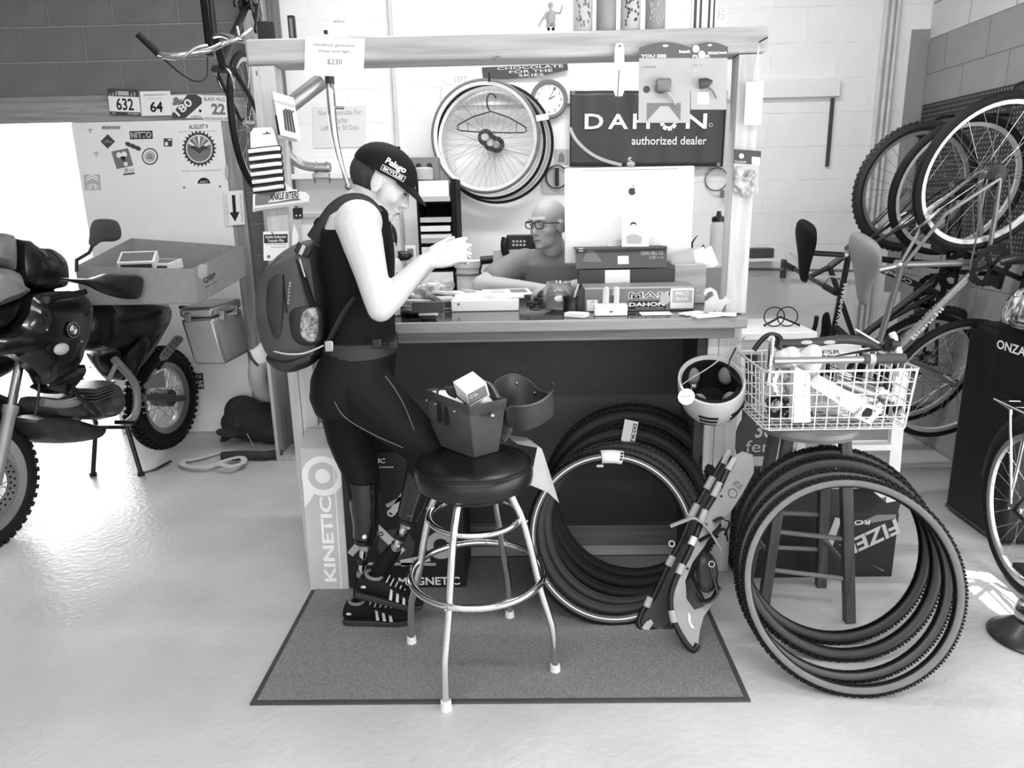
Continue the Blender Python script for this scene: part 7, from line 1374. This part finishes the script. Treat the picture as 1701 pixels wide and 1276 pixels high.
cap_text('Pelago', -.006, .052, .062, .078, .03); cap_text('BICYCLES', -.002, .036, .064, .047, .03)
for pts in ([(-.008, .033), (.070, .033)], [(-.008, .050), (.070, .050)], [(-.008, .033), (-.008, .050)], [(.070, .033), (.070, .050)]):
    o_ = [HL((X, -.089*sqrt(max(1-((X+.008)/.112)**2-((Z-.03)/.088)**2, .02))-.0025, Z)) for X, Z in [(pts[0][0]+(pts[1][0]-pts[0][0])*k/6, pts[0][1]+(pts[1][1]-pts[0][1])*k/6) for k in range(7)]]; G().tube(o_, .0009, 4).build('logo_frame', m_white, cap)
G().tube([HL((.092, -.020, -.0725)), HL((.096, 0, -.0725)), HL((.092, .020, -.0725))], .0022, 6, k=3).build('mouth_line', M('lip_line', 96, .6), wo)
for s in (-1, 1): G().tube([HL((.086, .020*s, .001)), HL((.0925, .030*s, -.005)), HL((.084, .044*s, .000))], .0018, 6, k=3).build('eyelashes', m_hair, wo); G().tube([HL((.094, .014*s, .020)), HL((.093, .034*s, .026)), HL((.078, .052*s, .020))], .003, 6, k=3, flat=.5).build('eyebrow', m_hair, wo)
G().tube([w(612, 328, YW-.06), w(600, 330, YW-.085), w(590, 332, YW-.06), w(585, 330, YW)], .004, 6, k=3).build('neck_cord', m_dgrey, wo)
# prosthetic legs
def prosth(pts_s, rs, pyl0, pyl1, foot, nm):
    s_ = G().tube(pts_s, rs, 20, k=3).build('prosthetic_socket', m_moto, wo); e = V(pts_s[-1]); d = (V(pyl1)-V(pyl0)).normalized()
    G().cyl(V(pyl0)-d*.012, V(pyl0)+d*.004, .036, n=20).build('socket_plate', m_blackp, s_)
    G().cyl(pyl0, pyl1, .0145, n=16).build('pylon', m_chrome, s_)
    for t in (.12, .5, .85): c = V(pyl0).lerp(V(pyl1), t); G().cyl(c-d*.011, c+d*.011, .021, n=16).build('clamp', m_steel if t != .5 else m_blackp, s_)
    c = V(pyl0).lerp(V(pyl1), .12); G().box(c+V((.012, -.018, 0)), (.012, .012, .02)).build('clamp_bolt', m_steel, s_)
    G().tube(foot, [.026, .032, .034, .030], 14, k=2).build('foot_shell', m_blackm, s_)
    b_ = e+V((.01, -.042, .025)); G().cyl(b_, b_+V((0, -.006, 0)), .008, n=14).build('valve', m_white, s_)
prosth([w(605, 800, 2.475), w(606, 840, 2.465), w(608, 870, 2.46), w(606, 893, 2.455)], [.058, .054, .048, .043], w(605, 900, 2.455), w(601, 962, 2.45), [w(601, 958, 2.45), w(601, 978, 2.445), w(602, 992, 2.44), w(606, 1000, 2.44)], 'left')
prosth([w(706, 765, 2.33), w(698, 800, 2.335), w(688, 832, 2.345), w(680, 856, 2.352)], [.060, .055, .049, .043], w(677, 864, 2.355), w(655, 915, 2.365), [w(656, 912, 2.365), w(643, 930, 2.37), (w(632, 945, 2.375)), w(628, 962, 2.375)], 'right')
def shoe_at(heel, toe_dir, L, lab, tilt=0.0):
    f = V(toe_dir).normalized(); u = V((0, 0, 1)); s = u.cross(f).normalized(); H = V(heel); u = f.cross(s)
    o = thing('trail_shoe', lab, 'shoe', H); P = lambda a, b, c: H+f*(a*L)+s*b+u*c; rg = []; sl = []
    for t, wd, zt, zb, off in ((0, .026, .060, .022, 0), (.03, .034, .078, .018, 0), (.12, .037, .088, .016, 0), (.25, .037, .086, .016, 0), (.38, .038, .090, .016, 0), (.50, .041, .076, .016, .002), (.66, .046, .058, .016, .004), (.80, .047, .048, .018, .005), (.92, .040, .042, .020, .005), (.985, .022, .034, .024, .004)):
        m_ = (zt+zb)/2; h_ = (zt-zb)/2; rg.append([P(t, off+wd*(abs(cos(q))**.8)*(1 if cos(q) > 0 else -1), m_+h_*(abs(sin(q))**.8)*(1 if sin(q) > 0 else -1)) for q in [2*pi*i/18 for i in range(18)]])
        zz = .006*max(0, (t-.8)/.2); sl.append([P(t*1.015-.005, off+(wd+.004)*sg, z) for sg, z in ((-1, zz), (1, zz), (1, .020+zz), (-1, .020+zz))])
    up = G().loft(rg).build('upper', m_blackm, o); G().loft(sl).build('sole', m_rub2, o, bevel=.003)
    G().torus(P(.20, 0, .086), u, .029, .0065, 24, 8).build('collar', m_grey, o)
    for k, t in enumerate((.50, .60, .70)):
        for sg in (-1, 1): y0 = (.042+.004*k)*sg; G().prism([P(t, y0, .03), P(t+.045, y0*1.03, .03), P(t+.02, y0*.80, .062-.008*k), P(t-.015, y0*.80, .066-.008*k)], s*(.004*sg)).build('side_panel', m_lgrey, o)
    for k in range(5): t = .40+.065*k; z = .092-.010*k; G().tube([P(t, -.026, z-.010), P(t+.02, 0, z+.004), P(t+.01, .026, z-.010)], .0028, 6, k=2).build('lace', m_lgrey, o)
    G().ell(P(.10, -.037, .05), (.010, .003, .006), None, 10, 6).build('badge', m_lgrey, o); return o
hl = PZ(576, 1030, .0); shoe_at(V((hl.x, 2.425, .010)), (1, -.03, 0), .262, 'dark trail shoe planted flat on the mat under the straight prosthetic leg')
hl2 = PY(592, 984, 2.355); tl2 = PY(690, 1007, 2.352); shoe_at(hl2, tl2-hl2, .250, 'dark trail shoe with pale laces resting on the other shoe')
# phone
R = rot_basis((.86, 0, .5), (-.5, 0, .86)); o = thing('smartphone', 'slim white smartphone held in both hands', 'phone', PH); pc_ = PH+V((.004, .0, .004)); G().box(pc_, (.075, .150, .009), R).build('case', m_whiteplastic, o, bevel=.003); G().box(pc_+R @ V((0, 0, .0052)), (.066, .13, .001), R).build('screen', m_glass, o)
# backpack
YP = 2.47; q = lambda x, y, Y=YP: PY(x, y, Y); m_pack = M('pack_fabric', 62, .6, var=.12, scale=9, bump=.25, bscale=30); m_packd = M('pack_dark', 36, .55, var=.08, scale=12)
bp = thing('backpack', 'dark grey trekking backpack worn on the person with the black cap', 'backpack', q(490, 600))
out = [q(x, y) for x, y in ((449, 446), (470, 422), (499, 404), (524, 398), (534, 420), (541, 470), (546, 525), (545, 562), (536, 590), (509, 606), (478, 604), (453, 578), (440, 530), (438, 478))]
G().pillow(out, V((0, .27, 0)), k=3, inset=.90, inset2=.6).build('main_body', m_pack, bp)
G().pillow([q(x, y) for x, y in ((455, 580), (480, 586), (510, 584), (538, 575), (536, 592), (509, 608), (478, 606), (458, 590))], V((0, .285, 0)), k=3).build('base_pocket', m_packd, bp)
G().tube([q(453, 583, YP-.12), q(475, 588, YP-.143), q(505, 587, YP-.147), q(538, 574, YP-.135)], .003, 6, k=3).build('reflective_piping', m_lgrey, bp)
G().pillow([q(x, y, YP-.125) for x, y in ((482, 520), (500, 508), (528, 510), (536, 530), (536, 560), (522, 572), (500, 572), (486, 558))], V((0, .05, 0)), k=3).build('side_pocket', m_packd, bp)
G().pillow([q(x, y, YP-.142) for x, y in ((504, 518), (526, 512), (529, 540), (524, 566), (506, 564), (498, 548))], V((0, .04, 0)), k=3).build('foil_pouch', M('pocket_foil', 60, .35, kind='speckle', g2=190, scale=46, bump=.5, bscale=60), bp)
G().tube([q(470, 455, YP-.137), q(473, 490, YP-.142), q(476, 520, YP-.142)], .002, 5, k=2).build('seam', m_blackm, bp)
G().pillow([q(x, y, YP-.128) for x, y in ((446, 470), (470, 455), (474, 500), (468, 560), (455, 560), (444, 520))], V((0, .03, 0)), k=3).build('side_panel', m_packd, bp)
G().tube([q(496, 430, YP-.118), q(503, 455, YP-.134), (q(512, 485, YP-.138)), q(520, 508, YP-.136)], .011, 8, k=3, flat=.35).build('zipper', m_blackm, bp)
G().tube([q(498, 430, YP-.13), q(503, 448, YP-.145), q(507, 460, YP-.148)], .0028, 6, k=2).build('zip_cord', m_lgrey, bp)
G().pillow([q(x, y) for x, y in ((449, 452), (455, 440), (500, 405), (520, 400), (530, 408), (520, 420), (470, 460))], V((0, .24, 0)), k=3).build('top_flap', M('pack_flap', 74, .6, var=.1, scale=9), bp)
bk = q(504, 415, YP-.125); G().box(bk, (.05, .016, .035), Matrix.Rotation(.5, 3, 'Y')).build('buckle', m_blackp, bp, bevel=.004); G().box(bk+V((.0, -.01, 0)), (.012, .008, .032), Matrix.Rotation(.5, 3, 'Y')).build('buckle_bar', m_steel, bp)
for sg in (-1, 1):
    G().tube([q(520, 398, YP+.09*sg), q(538, 372, YP+.10*sg), q(556, 348, YP+.10*sg), q(580, 334, YP+.095*sg), q(606, 337, YP+.09*sg), q(628, 358, YP+.09*sg)], .024, 10, k=4, flat=.32, up=(0, 1, 0)).build('shoulder_strap', m_packd, bp)
    G().tube([q(543, 574, YP+.13*sg), q(556, 548, YP+.160*sg), q(572, 518, YP+.172*sg), q(590, 494, YP+.175*sg)], .0125, 8, k=3, flat=.3).build('lower_strap', m_packd, bp)
G().tube([q(527, 392, YP-.09), q(522, 372, YP-.09), q(530, 362, YP-.09), q(540, 366, YP-.09), q(534, 395, YP-.09)], .006, 8, k=3, flat=.4).build('haul_loop', m_blackm, bp)
b2 = q(547, 575, YP-.15); G().box(b2, (.03, .016, .038)).build('buckle', m_steel, bp, bevel=.004)
pc2 = Card(q(480, 505, YP-.146), q(484, 467, YP-.146), q(477, 505, YP-.146)); txt(pc2, 'KLATTER', 0, 0, 1, 1, m_lgrey, bp)
cl = thing('white_rag', 'crumpled pale rag with dark edge dangling from the backpack', 'rag', q(435, 585)); G().pillow([q(x, y, 2.44) for x, y in ((455, 563), (442, 562), (424, 578), (414, 584), (420, 598), (428, 607), (440, 604), (458, 590))], V((0, .05, 0)), k=3).build('cloth', M('rag', 190, .8, var=.06, scale=14, bump=.6, bscale=18), cl); G().tube([q(413, 584, 2.415), q(419, 597, 2.415), q(429, 608, 2.415)], .005, 6, k=2).build('edge', m_black, cl)
# ---------------------------------------------------------------- the seated man
YM = 3.60
v = lambda x, y, Y=YM: PY(x, y, Y)
mo_ = thing('person', 'bald man in glasses and grey t-shirt sitting behind the counter', 'person', V((v(900, 480).x, YM+.05, 0)))
fR = rot_basis((-.66, -.75, -.02)); fC = v(910, 372, 3.50)
g = G(); FL = head_geo(g, fC, fR, .98, jaw=1.08)
sh = v(905, 455, 3.62); X0 = sh.x+.055
def ring3(z, cx, hw, hd, cy=3.64): return [V((cx+hw*(abs(cos(q_))**.85)*(1 if cos(q_) > 0 else -1), cy+hd*(abs(sin(q_))**.85)*(1 if sin(q_) > 0 else -1), z)) for q_ in [2*pi*i/28 for i in range(28)]]
TM = [(1.325, X0-.005, .062, .056, 3.60), (1.30, X0, .105, .072, 3.61), (1.275, X0+.005, .160, .090, 3.62), (1.235, X0+.01, .205, .115, 3.63), (1.18, X0+.02, .195, .125, 3.65), (1.05, X0+.03, .175, .125, 3.68), (.92, X0+.03, .17, .13, 3.72), (.80, X0+.03, .185, .15, 3.74)]
g.loft([ring3(*r) for r in TM]); limb(g, [FL((-.022, 0, -.06)), FL((-.03, 0, -.11)), V((X0-.005, 3.59, 1.31))], [.054, .054, .060])
S1 = V((X0-.180, 3.60, 1.245)); E1 = v(800, 478, 3.48); E1.z = CZ+.050; W1 = v(905, 487, 3.33); W1.z = CZ+.036
limb(g, [S1, S1.lerp(E1, .5), E1], [.058, .052, .045]); limb(g, [E1, E1.lerp(W1, .35), W1], [.047, .046, .030]); hand_geo(g, W1+V((.01, -.002, 0)), V((.93, -.05, -.05)), V((0, -.1, -1)), 1.0, curl=((.1, .3, .3), (.12, .35, .3), (.15, .4, .3), (.2, .4, .3)), side=1)
S2 = V((X0+.185, 3.60, 1.245)); E2 = V((X0+.26, 3.50, CZ+.05)); W2 = V((X0+.02, 3.34, CZ+.04)); limb(g, [S2, S2.lerp(E2, .5), E2], [.064, .056, .046]); limb(g, [E2, E2.lerp(W2, .4), W2], [.046, .044, .030]); hand_geo(g, W2+V((-.01, 0, .01)), V((-.93, -.1, -.05)), V((0, -.1, -1)), 1.0, side=-1)
for sg in (-1, 1): limb(g, [V((X0+.03+.09*sg, 3.72, .80)), V((X0+.03+.10*sg, 3.84, .80)), V((X0+.03+.10*sg, 4.10, .80))] if False else [V((X0+.03+.09*sg, 3.74, .80)), V((X0+.03+.12*sg, 3.70, .60)), V((X0+.03+.13*sg, 3.72, .30)), V((X0+.03+.13*sg, 3.70, .08))], [.09, .075, .055, .045]); 
mbody = g.build('body', m_skin2, mo_, remesh=.006, smooth_it=4)
g = G(); g.loft([ring3(z, cx, hw+.012, hd+.012, cy) for z, cx, hw, hd, cy in TM[1:]]); limb(g, [S1+V((.03, 0, 0)), S1.lerp(E1, .3), S1.lerp(E1, .62)], [.068, .066, .066]); limb(g, [S2, S2.lerp(E2, .3), S2.lerp(E2, .62)], [.068, .066, .066]); g.loft([ring3(1.318, X0-.005, .072, .064, 3.60), ring3(1.30, X0, .108, .080, 3.61), ring3(1.28, X0, .14, .10, 3.62)])
g.build('t_shirt', m_tee, mo_, remesh=.007, smooth_it=3)
tcd = None and Card(V((X0-.09, 3.500, 1.165)), V((X0+.09, 3.500, 1.165)), V((X0-.09, 3.500, 1.205)))
g = G()
for sg in (-1, 1): limb(g, [V((X0+.03+.09*sg, 3.74, .80)), V((X0+.03+.12*sg, 3.70, .60)), V((X0+.03+.13*sg, 3.72, .30)), V((X0+.03+.13*sg, 3.70, .10))], [.105, .088, .068, .06])
g.build('trousers', m_dgrey, mo_, remesh=.012, smooth_it=3)
for sg in (-1, 1): G().ell(V((X0+.03+.13*sg, 3.66, .045)), (.045, .12, .045)).build('shoe', m_blackm, mo_)
for s in (-1, 1):
    e = G().ell(FL((.0805, .031*s, .0015)), (.0115, .0115, .0095), fR, 14, 10).build('eye', m_eye, mo_); G().ell(FL((.0905, .0335*s, .0015)), (.0028, .0050, .0050), fR, 12, 8).build('iris', m_dgrey, e)
    G().tube([FL((.094, .014*s, .022)), FL((.094, .032*s, .026)), FL((.080, .050*s, .021))], .003, 6, k=3, flat=.6).build('eyebrow', M('brow', 120, .7), mo_)
    rr = [FL((.106-abs(y_)*.12, y_*s+.0*s, z_)) for y_, z_ in ((.010, .014), (.034, .016), (.054, .012), (.053, -.010), (.036, -.016), (.014, -.013))]
    gl = G().tube(rr, .0026, 8, closed=True, k=3).build('glasses_rim', m_black, mo_); G().tube([FL((.098, .056*s, .010)), FL((.05, .074*s, .008)), FL((.0, .082*s, .006)), FL((-.02, .081*s, -.004))], .0024, 8).build('glasses_temple', m_black, gl)
G().tube([FL((.106, -.010, .008)), FL((.108, 0, .010)), FL((.106, .010, .008))], .0022, 6).build('glasses_bridge', m_black, mo_)
G().tube([FL((.090, -.021, -.0725)), FL((.0955, 0, -.0725)), FL((.090, .021, -.0725))], .0026, 6, k=3).build('mouth_line', M('lip_line', 96, .6), mo_)
g = G(); g.ell(FL((-.036, 0, -.006)), (.075, .0772, .050), fR, 20, 14); g.build('hair', M('stubble', 150, .8, var=.1, scale=80), mo_)
sk = thing('tall_stool', 'plain dark stool under the seated man behind the counter', 'stool', (X0+.03, 3.86, 0)); G().lathe(V((X0+.03, 3.86, 0)), (0, 0, 1), [(.17, .66), (.18, .67), (.18, .70), (.16, .715)], 28).build('seat', m_blackp, sk)
for a in range(4): e = V((cos(a*pi/2+.78), sin(a*pi/2+.78), 0)); G().cyl(V((X0+.03, 3.86, .66))+e*.12, V((X0+.03, 3.86, 0))+e*.2, .014, n=10).build('leg', m_blackp, sk)
